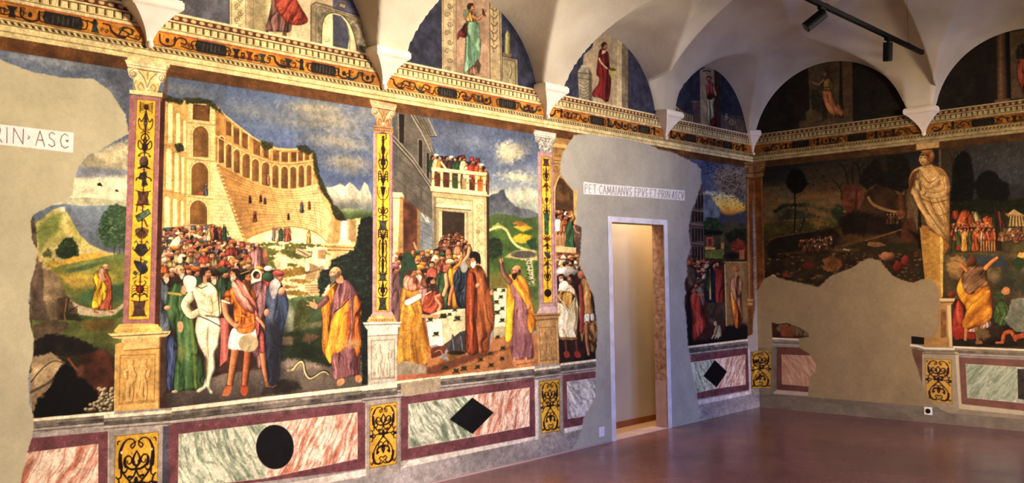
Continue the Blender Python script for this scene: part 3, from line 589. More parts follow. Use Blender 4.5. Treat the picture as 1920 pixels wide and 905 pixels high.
    c.P([(606,456),(676,460),(676,470),(640,472),(610,468)],(206,172,116),amp=.1); c.L([(608,462),(676,465)],1.5,(140,100,58)); c.L([(612,468),(676,470)],1.5,(140,100,58)); c.L([(606,457),(676,460)],1.3,(232,210,164))
    c.P([(610,470),(676,472),(660,500),(640,520),(612,505)],(206,184,134),amp=.15)
    # ground
    c.P([(440,456),(612,458),(618,500),(618,560),(560,590),(500,600),(440,560)],(222,208,166),amp=.08,sc=10)
    rn=random.Random(11)
    for (x,y,rx,ry) in [(505,458,26,3),(565,459,45,3),(496,470,26,8),(555,464,20,4),(545,472,30,6),(490,485,30,7),(560,478,28,6),(510,496,18,6),(550,497,11,3.5),(572,507,28,7),(540,512,24,7),(520,515,26,6),(565,527,26,4),(540,537,16,3),(555,549,30,5),(500,530,26,8),(600,512,10,3),(470,470,20,6),(600,475,14,5)]:
        c.E(x,y,rx,ry,(110,112,58) if y<505 else (148,122,60),rag=3.5,soft=1,amp=.2,sc=14,seed=int(x+y),rot=.05); 
    c.P([(524,470),(532,480),(526,490),(534,500),(520,504),(512,490),(518,478)],(206,196,160),soft=1.5,a=.8,rag=1.5)
    c.P([(556,465),(575,470),(584,478),(574,482),(554,474)],(196,180,146),amp=.15); c.L([(558,468),(578,479)],1.6,(90,70,50)); c.P([(588,462),(604,464),(594,486),(585,480)],(226,214,180)); c.P([(596,468),(612,468),(610,486),(596,484)],(170,140,100),amp=.2)
    c.E(577,500,5,9,(228,216,186),rot=.25); c.P([(580,492),(600,500),(606,494),(608,504),(598,512),(580,508)],(186,164,124),amp=.2); c.E(602,493,9,4.5,(226,214,180))
    for i in range(5): c.L([(582,495+i*2.6),(599,503+i*2)],.8,(110,88,60),a=.7)
    c.P([(574,514),(598,506),(600,524),(571,524)],(186,160,118),amp=.15); c.L([(597,508),(590,528)],3,(206,180,136)); c.L([(572,512),(600,505)],1,(110,84,54))
    c.P([(571,532),(596,532),(600,553),(578,552)],(206,182,138),amp=.1)
    for i in range(4): c.L([(572,535+i*4.5),(598,534+i*4.7)],1.1,(128,98,64),a=.8)
    c.P([(535,562),(560,555),(605,553),(620,580),(620,600),(540,610),(530,590)],gradY([(553,(120,136,90)),(575,(86,110,72)),(610,(84,98,70))]),amp=.25,sc=9,rag=3,soft=1.5)
    c.P([(520,585),(545,568),(556,590),(560,640),(520,640)],(132,136,118),amp=.3,sc=8,soft=3,rag=3)
    c.foliage([(556,570),(566,560),(582,572),(580,600),(560,625),(548,625),(552,600)],(84,92,50),(140,128,66),r=3,seed=12)
    c.P([(515,625),(560,618),(612,610),(625,660),(620,700),(510,700)],gradY([(615,(74,88,54)),(640,(62,76,46)),(680,(52,62,40))]),amp=.35,sc=9,rag=4,soft=3)
    c.P([(520,632),(552,630),(548,646),(524,646)],(138,120,96),rag=3,soft=2,amp=.2); c.P([(575,624),(598,630),(580,644),(565,638)],(112,90,70),rag=3,soft=2)
    c.P([(296,700),(400,690),(500,690),(540,670),(620,688),(705,690),(705,760),(296,800)],gradY([(670,(130,120,110)),(700,(120,110,100)),(730,(104,94,86)),(760,(88,78,72))]),amp=.25,sc=8,soft=3,rag=4)
    c.P([(515,680),(560,672),(600,684),(600,690),(540,694)],(156,140,126),soft=4,a=.7,rag=3)
    c.P([(500,716),(530,710),(560,716),(565,728),(530,738),(490,740)],(66,58,52),soft=3,rag=3,amp=.3)
    # trees on the right
    c.foliage([(671,442),(672,425),(677,411),(690,406),(701,408),(701,720),(680,720),(676,640),(664,600),(660,540),(668,500),(664,470)],(36,44,36),(76,92,70),r=3.4,seed=13)
    c.foliage([(648,476),(656,470),(676,472),(690,500),(690,560),(650,545),(620,530),(600,555),(596,530),(604,505),(616,505),(622,488),(634,482)],(40,52,44),(92,110,84),r=3,seed=14)
    # back crowd
    c.P([(298,432),(330,424),(400,420),(412,426),(414,452),(455,452),(482,460),(500,470),(505,520),(300,520)],(150,104,76),amp=.3,sc=20,soft=1.5)
    c.crowd([(306,434,400,426,4.2),(304,441,408,436,4.4),(302,449,410,446,4.8),(303,458,450,452,5.2),(302,468,478,464,5.6),(303,479,474,476,6),(304,490,492,486,6.4),(304,502,486,498,7)],seed=4)
    for x,y,cl,h in [(399,449,(196,110,60),29),(413,448,(168,80,66),25),(421,450,(52,92,58),30),(392,450,(206,178,130),28),(405,449,(70,40,44),27)]: c.stand(x,y,h,cl,seed=int(x))
    c.L([(424,432),(429,440)],2.4,(60,100,64))
    c.P([(318,460),(328,446),(336,443),(338,452),(330,462)],(232,220,190),sm=True)
    c.robe([(478,468),(484,462),(490,466),(492,480),(490,502),(474,502),(472,486),(470,474)],(172,130,128),seed=2,wf=3); c.L([(489,466),(492,485),(489,502)],4,(110,70,66)); c.head(482,459,4.6,'l',bald=True)
    c.head(445,475,9,'r',(150,104,74),(60,70,80),hat='cap',hc=(86,96,106))
    for x,y,r,lk,h,hc in [(398,479,6.5,'f',None,0),(384,474,6,'l','turban',(206,140,60)),(420,482,6,'r','turban',(186,96,80)),(330,470,7,'r','turban',(210,140,56)),(358,475,6,'f','turban',(190,96,84)),(342,484,7,'l','hood',(226,214,186)),(318,484,7,'l','turban',(176,110,90)),(436,458,6.5,'l','turban',(190,112,70))]:
        c.robe([(x-r*1.8,y+r*3),(x-r*1.4,y+r*1.3),(x,y+r*.9),(x+r*1.4,y+r*1.3),(x+r*1.8,y+r*3)],[(176,84,60),(110,118,140),(170,150,110),(90,100,70)][int(x)%4],seed=int(x)); c.head(x,y,r,lk,hat=h,hc=hc or (0,0,0),beard=(120,96,70) if int(x)%2 else None)
    # front row
    c.P([(300,500),(525,505),(520,600),(500,690),(420,700),(300,740)],(84,60,48),amp=.4,sc=12,soft=2)
    c.robe([(298,540),(308,532),(318,540),(322,565),(318,600),(322,640),(316,690),(312,728),(298,732)],(96,106,116),seed=3,wf=6)
    c.robe([(312,640),(322,628),(332,650),(330,720),(314,726)],(58,76,122),seed=4,wf=5)
    c.head(309,515,9.5,'r',(200,150,112),(110,70,40),beard=(206,192,168),hat='fez',hc=(196,110,44))
    c.head(325,512,7.5,'l',(190,140,100),beard=None,hat='turban',hc=(206,170,140))
    c.robe([(316,545),(326,532),(345,532),(354,552),(362,600),(370,650),(382,690),(385,727),(350,730),(326,733),(328,690),(334,645),(322,613),(312,580)],(80,116,66),seed=5,wf=7,lf=60)
    c.L([(358,600),(364,660),(366,725)],5,(150,156,62),a=.6,soft=2); c.L([(338,600),(344,660),(340,722)],6,(46,72,44),a=.55,soft=3,sm=True); c.L([(316,549),(340,552)],4,(186,160,80)); c.E(340,660,10,14,(170,150,90),a=.45,soft=5,rag=4)
    c.E(314,577,6.5,4.5,(206,156,116),shade=.4); c.P([(334,604),(341,603),(344,612),(341,622),(336,622),(333,614)],(210,160,120),sm=True); c.E(328,734,6,3,(190,170,140),shade=.4)
    c.head(338,507,9.5,'r',(206,160,120),(150,120,90),beard=(200,190,168),bald=True)
    for x,y,r,lk,h,hc,bd in [(355,507,7.5,'f','turban',(170,96,60),None),(368,510,8,'r','turban',(206,110,44),None),(402,518,9.5,'f','cap',(60,44,36),(206,190,166)),(420,512,9,'r','cap',(60,92,62),None),(440,514,9.5,'l',None,0,(196,180,156)),(487,509,7.5,'r','turban',(206,160,60),None),(503,508,8,'b','cap',(228,220,200),None)]:
        c.robe([(x-r*1.6,y+r*5),(x-r*1.4,y+r*1.6),(x,y+r*.8),(x+r*1.4,y+r*1.6),(x+r*1.6,y+r*5)],[(60,84,58),(170,90,80),(100,84,70),(146,60,50)][int(x)%4],seed=int(x)); c.head(x,y,r,lk,hat=h,hc=hc or (90,60,40),beard=bd)
    c.P([(474,545),(470,520),(474,508),(482,504),(490,512),(488,532),(480,548)],(222,212,188),sm=True,amp=.15); c.head(482,516,7,'r',(176,124,90),(60,44,30)); c.E(502,519,10,9,(62,104,70),shade=.5)
    # mauve cloak
    c.robe([(462,545),(478,530),(494,528),(502,545),(503,570),(494,590),(486,620),(490,670),(484,690),(468,640),(462,600)],(156,116,118),seed=6,wf=7)
    c.L([(492,655),(496,690),(502,718)],13,(186,124,84),w1=8,shade=.55,sm=True); c.P([(497,715),(508,716),(519,722),(512,726),(498,725)],(190,122,80))
    # man in white seen from behind
    c.L([(357,556),(347,572),(358,590),(372,584)],17,(216,204,168),shade=.5,sm=True,w1=12)
    for i in range(6): c.L([(345+i*3,560+i*4),(352+i*3,566+i*4)],1,(150,136,104),a=.7)
    c.robe([(362,545),(376,532),(386,529),(396,532),(408,546),(414,568),(414,588),(404,594),(384,593),(374,587),(368,566)],(222,212,176),dk=(150,134,100),seed=7,wf=9,amp=.7)
    for p in ([(372,545),(388,556),(402,548)],[(372,562),(392,572),(410,560)],[(376,578),(394,586),(412,578)],[(388,533),(392,560),(396,592)]): c.L(p,1.1,(150,132,96),sm=True,a=.7)
    c.L([(404,505),(408,540),(412,590)],1.8,(70,50,36)); c.L([(370,536),(378,540),(388,535)],1.6,(60,44,34),sm=True)
    c.P([(371,592),(384,590),(400,592),(412,596),(415,612),(412,632),(409,650),(403,662),(404,690),(398,706),(395,724),(401,734),(398,740),(392,738),(386,728),(374,735),(368,733),(372,728),(381,722),(386,700),(387,676),(382,664),(374,648),(369,632),(366,616)],lambda X,Y,A,Z,d:np.array((228,222,194),np.float32)*(1-.42*np.clip(1-d/5,0,1)*(X>385)[...]-.22*np.clip(1-d/5,0,1))[...,None],sm=True)
    c.L([(390,612),(389,640),(391,668)],1.8,(140,124,92),sm=True,soft=1.2); c.L([(372,592),(392,600),(414,612)],2,(56,48,40),sm=True); c.L([(366,622),(376,626),(388,618),(400,626),(413,620)],1,(160,146,112),sm=True,a=.7); c.L([(374,652),(386,654),(408,650)],1,(160,146,112),sm=True,a=.6)
    c.L([(387,620),(388,700)],6,(176,164,132),a=.5,soft=3)
    c.P([(345,535),(344,522),(352,516),(366,520),(368,532),(362,545),(352,548)],(232,226,206),sm=True,amp=.1); c.P([(340,548),(341,537),(346,535),(350,542),(347,552)],(210,160,120),sm=True)
    c.head(386,512,10.5,'r',(206,150,112),(62,42,30)); c.L([(384,521),(384,529)],7,(200,150,110))
    # soldier in orange
    c.P([(413,596),(428,596),(430,640),(426,674),(412,687),(414,640)],(196,104,94),amp=.15); c.L([(420,600),(421,676)],3,(226,150,136),a=.6,soft=2)
    c.L([(443,650),(436,690),(430,727)],17,(190,124,80),w1=9,shade=.6,sm=True); c.P([(424,724),(434,722),(434,732),(428,741),(418,742),(417,738)],(190,112,66),sm=True)
    c.L([(466,650),(461,698),(458,726)],15,(180,104,62),w1=9,shade=.6,sm=True); c.P([(452,724),(463,722),(465,734),(460,742),(452,738)],(180,90,48),sm=True)
    for x in (433,460): c.L([(x-8,722),(x+4,724)],1.6,(150,60,30))
    c.L([(440,560),(430,640)],10,(70,40,34),a=.5,soft=4)
    c.robe([(436,616),(458,622),(480,616),(483,646),(462,656),(444,655),(428,651)],(232,226,210),dk=(170,160,140),seed=8,wf=5,lf=50)
    c.robe([(433,540),(440,530),(454,528),(468,534),(478,552),(482,580),(480,606),(474,620),(460,625),(446,621),(440,600),(438,585),(436,572),(420,566),(417,556),(424,545)],(214,124,42),hl=(240,166,64),seed=9,wf=7,lf=26)
    c.L([(441,592),(460,596),(480,588)],1.3,(140,70,26),sm=True,a=.8); c.L([(443,612),(460,614),(478,606)],1.3,(140,70,26),sm=True,a=.7)
    c.L([(421,568),(424,588),(433,602),(443,611)],12.5,(206,148,108),w1=8,shade=.55,sm=True); c.E(443,611,6,5,(206,150,110),shade=.4); c.L([(416,563),(430,568)],3,(236,226,206))
    c.robe([(434,532),(446,524),(458,532),(468,552),(478,564),(484,578),(482,588),(466,584),(452,574),(442,556)],(206,130,112),seed=10,wf=5,ang=-.7)
    c.robe([(478,580),(486,596),(492,620),(498,640),(500,656),(486,660),(482,630),(478,604)],(176,92,86),seed=11,wf=5)
    c.L([(482,596),(490,604),(498,616)],6,(206,150,112),w1=5,shade=.4); c.L([(497,612),(500,624)],5,(206,150,112))
    c.head(461,520,12,'r',(196,132,84),(50,36,26),beard=(110,70,40)); c.L([(451,513),(468,507)],1.3,(216,180,100))
    c.E(466,643,18.5,16.5,(172,158,126),amp=.08,soft=1)
    # old man in blue
    c.robe([(500,545),(508,530),(520,526),(532,540),(539,560),(540,580),(534,604),(528,640),(525,690),(520,716),(506,722),(500,690),(499,640),(497,600),(498,570)],(70,82,112),dk=(38,38,48),hl=(104,118,150),seed=12,wf=8,lf=60)
    c.P([(500,606),(534,596),(526,722),(504,724)],(46,44,52),a=.75,soft=9); c.L([(530,560),(536,585),(526,615)],7,(62,86,150),a=.6,soft=3,sm=True)
    c.P([(506,532),(514,524),(522,532),(520,548),(513,560),(506,548)],(160,158,158),sm=True,amp=.25,sc=50); c.E(528,546,6,8,(206,150,116),shade=.5,rot=.4); c.E(500,586,5,7,(206,150,120),shade=.4)
    c.head(523,519,9,'r',(196,130,100),(120,110,100),hat='turban',hc=(190,80,78)); c.P([(514,522),(522,526),(526,534),(518,545),(511,540)],(180,176,172),sm=True,amp=.2)
    # prophet in yellow and mauve
    c.robe([(632,530),(642,525),(652,526),(664,540),(672,560),(676,590),(676,640),(673,700),(660,704),(640,711),(626,709),(622,680),(616,640),(612,580),(622,545)],(140,98,100),dk=(84,52,56),seed=13,wf=7,lf=70)
    c.robe([(664,556),(674,560),(678,585),(674,610),(677,640),(674,662),(666,668),(660,640),(662,600)],(196,112,44),seed=14,wf=5)
    c.robe([(630,532),(621,538),(610,556),(603,575),(605,600),(604,630),(605,655),(612,670),(620,681),(624,664),(636,660),(648,648),(656,620),(656,585),(652,560),(640,572),(626,590),(618,600),(622,560)],(222,158,46),dk=(176,92,34),hl=(244,198,70),seed=15,wf=7,lf=60,ang=.12)
    c.robe([(625,538),(634,531),(624,560),(620,600),(612,650),(606,640),(606,580),(614,555)],(214,130,40),seed=16,wf=5); c.L([(654,560),(640,575),(626,585)],2,(90,56,60),sm=True)
    c.L([(612,560),(603,570),(592,576)],10,(140,98,98),w1=8,shade=.5,sm=True); c.P([(594,570),(582,565),(580,570),(584,576),(594,579)],(208,156,120),sm=True)
    c.L([(586,570),(576,564)],1.6,(208,156,120)); c.L([(585,573),(575,572)],1.6,(208,156,120)); c.L([(590,568),(588,561)],1.6,(208,156,120))
    c.E(640,643,22,9,(200,168,96),a=.45,soft=4,rag=4); c.E(664,644,12,9,(176,146,104),a=.7,soft=3,rag=3)
    c.P([(634,711),(643,709),(646,716),(640,722),(633,723),(632,716)],(206,150,104),sm=True); c.P([(667,704),(676,704),(679,712),(674,717),(667,713)],(200,136,90),sm=True)
    c.P([(629,519),(632,530),(644,529),(642,518),(634,514)],(206,150,112),sm=True); c.head(627.5,512,11,'l',(208,158,118),(90,84,76),beard=(120,112,100),bald=True)
    # snake
    S=[(540,694),(550,692),(556,684),(564,678),(569,682),(572,698),(580,709),(590,706),(602,698),(610,697),(616,702)]
    c.L([(x+1,y-2) for x,y in S],4.5,(56,48,40),sm=True,w1=3); c.L(S,4.6,(196,186,138),sm=True,w1=1.8,shade=.4); c.E(542,693,5,2.4,(150,138,110),rot=.1)
def scene3(c):
    c.P([(735,190),(1012,240),(1012,420),(735,420)],gradY([(210,(92,100,122)),(270,(84,102,142)),(330,(110,128,158)),(365,(186,188,170)),(400,(150,160,150))]),amp=.13,sc=5)
    for (x,y,rx,ry,a,cl) in [(958,283,28,18,.9,(206,202,170)),(948,300,18,8,.7,(180,176,152)),(985,275,20,12,.6,(140,140,140)),(972,331,34,9,.85,(206,202,172)),(990,318,24,8,.5,(150,152,152)),(965,350,40,7,.5,(120,130,150)),(900,270,40,12,.35,(140,146,156)),(985,362,26,12,.6,(214,210,180)),(850,260,40,18,.3,(120,124,136))]:
        c.E(x,y,rx,ry,cl,a=a,soft=5,rag=7,rot=.1,amp=.15,sc=10,seed=int(x))
    c.P([(914,372),(922,364),(934,362),(938,356),(945,355),(949,368),(957,378),(966,386),(975,390),(990,392),(1010,400),(1010,430),(914,430)],gradY([(355,(88,92,110)),(400,(112,120,124))]),amp=.2,sc=10,soft=1.2)
    c.P([(914,408),(930,400),(960,404),(985,410),(1010,405),(1010,620),(914,620)],gradY([(400,(96,112,70)),(440,(92,124,54)),(500,(98,126,58)),(560,(110,122,70)),(600,(130,120,80))]),amp=.22,sc=8,soft=1.5)
    for p,cl in [([(963,425),(985,420),(998,428),(980,434)],(206,170,60)),([(958,446),(975,438),(998,442),(990,456),(970,455)],(210,176,56)),([(960,418),(975,415),(990,420),(975,424)],(170,120,60)),([(920,424),(935,418),(945,424),(930,432)],(150,160,80)),([(985,452),(1005,445),(1008,470),(995,466)],(66,96,60))]: c.P(cl and p,cl,soft=1.5,rag=2,amp=.2)
    c.L([(918,431),(936,425),(950,432),(958,448),(970,461),(986,468)],4.5,(214,196,140),sm=True); c.L([(940,424),(955,436),(966,452)],1,(120,100,50),sm=True,a=.6)
    c.foliage([(915,450),(922,444),(938,448),(943,462),(940,478),(924,486),(915,482)],(50,70,44),(96,112,66),r=3,seed=21)
    c.P([(946,482),(960,472),(985,466),(1006,470),(1008,488),(985,488),(965,484)],(196,180,130),soft=1.5,rag=1.5); c.E(982,477,24,7,(104,100,90),amp=.2,soft=1)
    c.P([(984,486),(998,486),(1000,505),(1003,535),(992,532),(990,508)],(202,196,158),soft=2,rag=2.5,a=.9)
    rn=random.Random(6)
    for i in range(34):
        t=rn.random(); x=989+t*7+rn.uniform(-5,5); y=486+t*48; c.E(x,y,1.5,.9,(50,54,36),a=.8)
    c.P([(916,516),(940,510),(955,530),(948,545),(916,545)],(146,126,70),soft=3,rag=2,a=.7)
    # grey palace on the left
    c.P([(736,208),(780,216),(800,250),(812,285),(814,330),(812,470),(736,470)],(112,106,98),amp=.14,sc=9)
    c.P([(737,210),(745,211),(745,330),(737,330)],(96,98,104),a=.6,soft=2)
    for i in range(8): y=292+i*22; c.L([(737,y-26),(770,y),(812,y+36)],1,(70,66,62),a=.6)
    for x,y in ((750,292),(772,330),(790,352),(760,352),(796,392)): c.L([(x,y),(x,y+20)],1,(70,66,62),a=.6)
    c.P([(748,213),(758,215),(757,270),(749,266)],(54,40,36),amp=.3,sc=30); c.L([(746.5,213),(747.5,266)],1.4,(150,144,130))
    for x0,x1,y0,y1 in ((785,792,262,318),(800,804.5,286,338)):
        c.P(arch(x0-1.5,x1+1.5,y0-2,y1,.3),(140,134,122)); c.P(arch(x0,x1,y0,y1,.3),(56,44,38))
    for d,cl,w in ((0,(160,154,138),2.2),(3,(66,58,50),1.4),(6,(150,144,130),2.6),(9,(70,62,54),1.3)): c.L([(770+d,214+d*.2),(790+d,247),(808+d*.7,284)],w,cl)
    c.P([(778,217),(802,221),(818,255),(808,256),(811,276),(803,272),(792,244)],(122,116,104),amp=.1); 
    for d in (0,5,10): c.L([(782+d,219),(799+d*.9,252)],1,(70,62,54))
    c.L([(803,222),(818,255)],1.6,(170,164,146)); c.L([(808,256),(819,256)],1.4,(60,50,44))
    for d,cl,w in ((0,(150,144,130),2.4),(4,(64,56,50),1.5),(8,(146,140,126),3),(12,(66,58,50),1.4)): c.L([(737,254+d),(775,296+d),(812,350+d)],w,cl)
    # doorway strip and column at the left
    c.P([(737,362),(753,363),(753,480),(737,480)],(220,202,156),amp=.06); c.P([(750,364),(758,366),(758,475),(746,475)],(178,146,98)); c.P([(736,360),(754,361),(757,368),(736,370)],(226,210,166)); c.L([(736,371),(756,372)],1.2,(120,96,62))
    c.P([(756,372),(784,390),(784,475),(756,475)],(112,72,52),amp=.3,sc=16); c.P([(782,390),(788,396),(788,475),(782,475)],(150,120,80)); c.P([(788,396),(812,412),(812,480),(788,480)],(128,134,140),amp=.12)
    for y in (415,432,450): c.L([(788,y),(812,y+12)],1,(90,92,96),a=.8)
    c.L([(791,400),(800,415)],2,(210,200,170)); c.L([(800,408),(804,416)],3,(200,186,150)); c.L([(776,455),(784,476)],4,(190,170,130),a=.7)
    # portal
    c.P([(810,352),(914,364),(915,540),(814,540)],(196,180,140),amp=.08,sc=12)
    c.P([(806,350),(914,361),(914,368),(808,358)],(214,200,158)); c.L([(808,359),(914,369)],1.4,(110,92,62)); c.P([(812,360),(912,370),(906,378),(818,368)],(186,168,128)); c.L([(816,369),(906,379)],1.2,(110,92,62))
    c.P([(814,382),(884,386),(880,392),(818,388)],(226,212,170)); c.L([(818,389),(882,394)],1.6,(90,76,54)); c.P([(819,391),(878,396),(878,540),(819,540)],(170,156,122),amp=.1)
    c.P([(823,397),(874,400),(874,540),(823,540)],(206,190,148)); c.P([(829,395),(871,399),(871,540),(829,540)],(72,60,46),amp=.2)
    c.P([(812,366),(818,370),(820,500),(812,500)],(120,112,94),a=.8,soft=1.5)
    c.P([(884,372),(911,374),(912,540),(886,540)],(204,188,146),amp=.06); c.L([(886,374),(888,540)],1,(140,120,82)); c.L([(909,376),(911,540)],1,(140,120,82))
    for i in range(7): y=388+i*22; c.vol(898,y,6,1.2,1 if i%2 else -1,(160,138,96),1.3); c.L([(898,y+6),(894,y+12),(898,y+18)],1.2,(160,138,96),a=.8)
    c.E(896,434,4.5,4.5,(170,150,106)); c.P([(912,368),(917,368),(918,545),(913,545)],(72,58,42))
    # balcony
    c.P([(808,316),(915,326),(915,362),(810,350)],(120,78,56),amp=.3,sc=25)
    for x,y,r,cl,lk,h in [(811,296,4,(60,96,60),'r',None),(818,294,4,(200,176,140),'l','turban'),(827,297,4.3,(206,140,50),'l',None),(837,297,4.3,(96,70,56),'r',None),(846,297,4.2,(80,56,50),'l','cap'),(855,299,4,(60,100,62),'l',None),(862,297,5,(56,96,60),'r',None),(869,298,4,(206,186,150),'r','fez'),(876,308,4.6,(220,206,170),'l',None),(885,303,4.6,(176,60,40),'r','fez'),(896,306,4.8,(190,80,40),'r','fez'),(903,313,4.6,(214,140,40),'l','turban'),(909,318,4.2,(196,120,40),'r',None)]:
        c.robe([(x-r*1.6,y+r*6),(x-r*1.5,y+r*1.8),(x,y+r*.7),(x+r*1.5,y+r*1.8),(x+r*1.6,y+r*6)],cl,wf=3,edge=2,seed=int(x)); c.head(x,y,r,lk,hat=h,hc=(190,60,40) if h=='fez' else (226,214,190))
    c.L([(828,305),(836,316),(842,322)],4,(226,200,160),shade=.3); c.L([(872,318),(882,322)],3,(200,150,110))
    c.P([(812,330),(912,338),(912,360),(812,352)],(110,66,44),amp=.45,sc=30)
    c.P([(848,332),(858,333),(856,356),(848,355)],(70,100,62),amp=.2); c.P([(866,334),(880,336),(880,358),(866,356)],(176,156,116),amp=.2); c.P([(896,338),(910,340),(910,360),(896,358)],(206,120,44),amp=.2)
    c.P([(809,313),(913.5,324),(914,330),(809,320)],(226,208,160)); c.L([(810,321),(913,331)],1,(130,100,60))
    for x,y in ((812,320),(828,322),(845,324),(861,326),(877,328),(893,329),(908,331)):
        c.P([(x-2.4,y),(x+2.8,y),(x+2,y+14),(x+3,y+29),(x-2.8,y+29),(x-1.8,y+14)],(230,210,160),soft=.6); c.E(x,y+15,1.1,1.6,(130,70,40))
    c.P([(808,348),(915,360),(915,364),(808,353)],(222,206,160)); c.P([(912,326),(917,330),(917,366),(913,364)],(110,84,52))
    c.crowd([(830,442,866,440,3),(828,447,870,446,3.2),(826,453,874,452,3.6),(824,461,880,459,4)],seed=8,pal=[(110,56,40),(90,50,38),(140,70,44),(120,90,60)],skins=[(150,100,66),(176,120,80)])
    c.crowd([(738,482,830,478,6),(736,492,800,490,6.6),(800,476,884,468,5.4),(820,492,880,484,6.4),(790,503,860,500,7)],seed=15)
    c.P([(736,505),(760,500),(880,505),(880,590),(736,600)],(90,70,60),amp=.35,sc=12,soft=3)
    c.robe([(736,510),(750,512),(758,540),(756,600),(736,604)],(110,84,84),seed=2)
    c.head(741,505,8,'r',(186,130,96),hat='turban',hc=(170,110,110)); c.head(750,488,7,'l',(190,136,100),hat='cap',hc=(60,40,34)); c.head(741,484,6,'r',hat='hood',hc=(220,206,180))
    c.robe([(776,548),(780,525),(790,520),(800,530),(800,560),(790,585)],(196,140,130),seed=5)
    for x,y,r,lk,h,hc,cl in [(788,507,8,'l','turban',(206,150,60),(196,150,130)),(800,512,6,'f','cap',(80,50,40),(120,80,60)),(816,488,6.5,'r','hood',(220,206,180),(170,140,110)),(810,496,6,'f',None,0,(170,90,70)),(832,503,8,'r',None,0,(70,100,66)),(853,486,6.5,'r','turban',(206,170,70),(190,120,60)),(866,487,7.5,'l','turban',(196,206,180),(200,180,150)),(830,482,6,'f','turban',(60,100,60),(160,90,60)),(842,480,8,'f','fez',(170,110,70),(176,110,80)),(860,456,5,'f',None,0,(190,130,90)),(872,462,5,'r',None,0,(190,140,100))]:
        c.robe([(x-r*1.6,y+r*4),(x-r*1.4,y+r*1.6),(x,y+r*.8),(x+r*1.4,y+r*1.6),(x+r*1.6,y+r*4)],cl,seed=int(x)); c.head(x,y,r,lk,hat=h,hc=hc or (0,0,0),beard=(190,180,160) if x in(832,866) else None)
    # raised arm man, green, yellow
    c.robe([(824,515),(836,512),(844,530),(842,560),(834,580),(824,560)],(72,104,70),seed=3); c.L([(836,515),(838,535),(832,552)],7,(206,160,120),shade=.4)
    c.robe([(840,510),(850,500),(862,500),(868,512),(862,540),(858,575),(848,578),(846,545)],(214,150,46),seed=4,wf=4); c.L([(850,535),(844,555),(842,570)],7,(200,130,80),shade=.5,w1=5)
    c.robe([(858,505),(872,498),(880,510),(878,560),(872,580),(858,570),(852,540),(850,520)],(66,78,96),seed=6,wf=6); c.head(844,496,7.5,'l',(190,130,84),(80,50,30),hat='turban',hc=(214,196,150)); c.L([(852,502),(862,494),(866,484)],5,(206,140,60),shade=.4)
    c.L([(868,492),(878,478),(880,465)],6,(206,160,120),shade=.4); c.E(870,500,7,11,(150,146,138),amp=.2)
    # bishop like figure
    c.robe([(750,560),(758,532),(768,526),(780,532),(788,560),(795,600),(803,640),(811,676),(800,684),(775,690),(750,686),(744,670),(748,620),(750,590)],(186,136,52),dk=(120,78,32),hl=(224,180,80),seed=7,wf=9,lf=80)
    for i in range(90):
        r=random.Random(i); x=750+r.random()*46; y=560+r.random()*120; c.E(x,y,1.6,1.1,(150,100,40),a=.5)
    c.L([(796,600),(811,676)],3,(190,90,50),a=.8); c.L([(758,545),(752,610),(754,684)],3,(226,190,100),a=.5,soft=2)
    c.robe([(756,535),(758,520),(768,514),(780,520),(788,538),(776,545),(764,543)],(206,134,108),seed=8)
    c.P([(757,476),(770,474),(778,490),(782,506),(766,507),(758,512),(755,540),(750,528),(752,500)],(58,88,62),sm=True,amp=.2,sc=30)
    c.head(773,512,8.5,'r',(196,136,96),(90,70,60)); c.P([(764,506),(782,505),(780,495),(770,478),(764,484)],(62,92,66)); c.L([(764,567),(776,561),(787,555)],11,(230,224,206),shade=.4,w1=9)
    c.P([(744,682),(760,676),(785,682),(800,686),(802,700),(785,708),(770,704),(752,706),(744,698)],(158,146,126),rag=2.5,soft=1,amp=.12)
    # young man in red
    c.robe([(796,562),(802,548),(812,544),(826,552),(832,566),(830,578),(818,588),(802,586),(792,580)],(178,84,52),dk=(100,44,30),seed=9,wf=5,ang=.5); c.L([(818,560),(826,572),(822,582)],6,(206,150,110),shade=.4,sm=True); c.L([(816,556),(824,552)],4,(206,150,110))
    c.head(808,528,8.5,'r',(200,146,106),(50,34,26),beard=(80,50,34)); c.L([(798,552),(808,546)],2,(220,200,170))
    # table
    c.P([(794,594),(828,581),(874,578),(874,584),(830,601),(799,598)],(216,204,166),amp=.06)
    c.P([(799,597),(829,601),(832,648),(824,648),(818,645),(806,648)],(232,226,200),amp=.06); c.P([(829,601),(874,580),(875,622),(832,648)],(196,186,152),amp=.1); c.L([(829,601),(832,647)],1,(150,136,100),a=.7)
    c.L([(793,592),(808,594),(824,593)],7,(208,156,114),w1=5,shade=.4); c.E(832,592,6,4.5,(90,84,86),shade=.4)
    # sack, geese and basket
    c.P([(832,646),(848,634),(862,622),(876,618),(876,660),(856,664),(842,660)],(84,78,72),amp=.3,sc=20); 
    for x in (848,864): c.P([(x-3,658),(x-2,640),(x,626),(x+4,632),(x+9,645),(x+8,660)],(70,70,76),sm=True,amp=.2); c.L([(x,630),(x+3,655)],1.6,(176,172,164),a=.6)
    c.P([(838,660),(872,658),(868,676),(860,680),(845,678)],(140,106,50),sm=True,amp=.3,sc=30); c.E(856,661,16,4,(60,48,34),shade=.2)
    for i in range(4): c.L([(840+i,664+i*4),(870-i,663+i*4)],.8,(90,64,30),a=.7)
    # floor
    c.P([(800,660),(840,676),(880,660),(915,660),(926,625),(1010,625),(1008,690),(740,716),(744,704),(802,700)],(184,128,80),amp=.18,sc=7)
    c.P([(925,540),(950,540),(952,620),(926,622),(928,590)],(228,220,184),amp=.05); c.P([(926,612),(955,612),(955,630),(926,632)],(186,172,136))
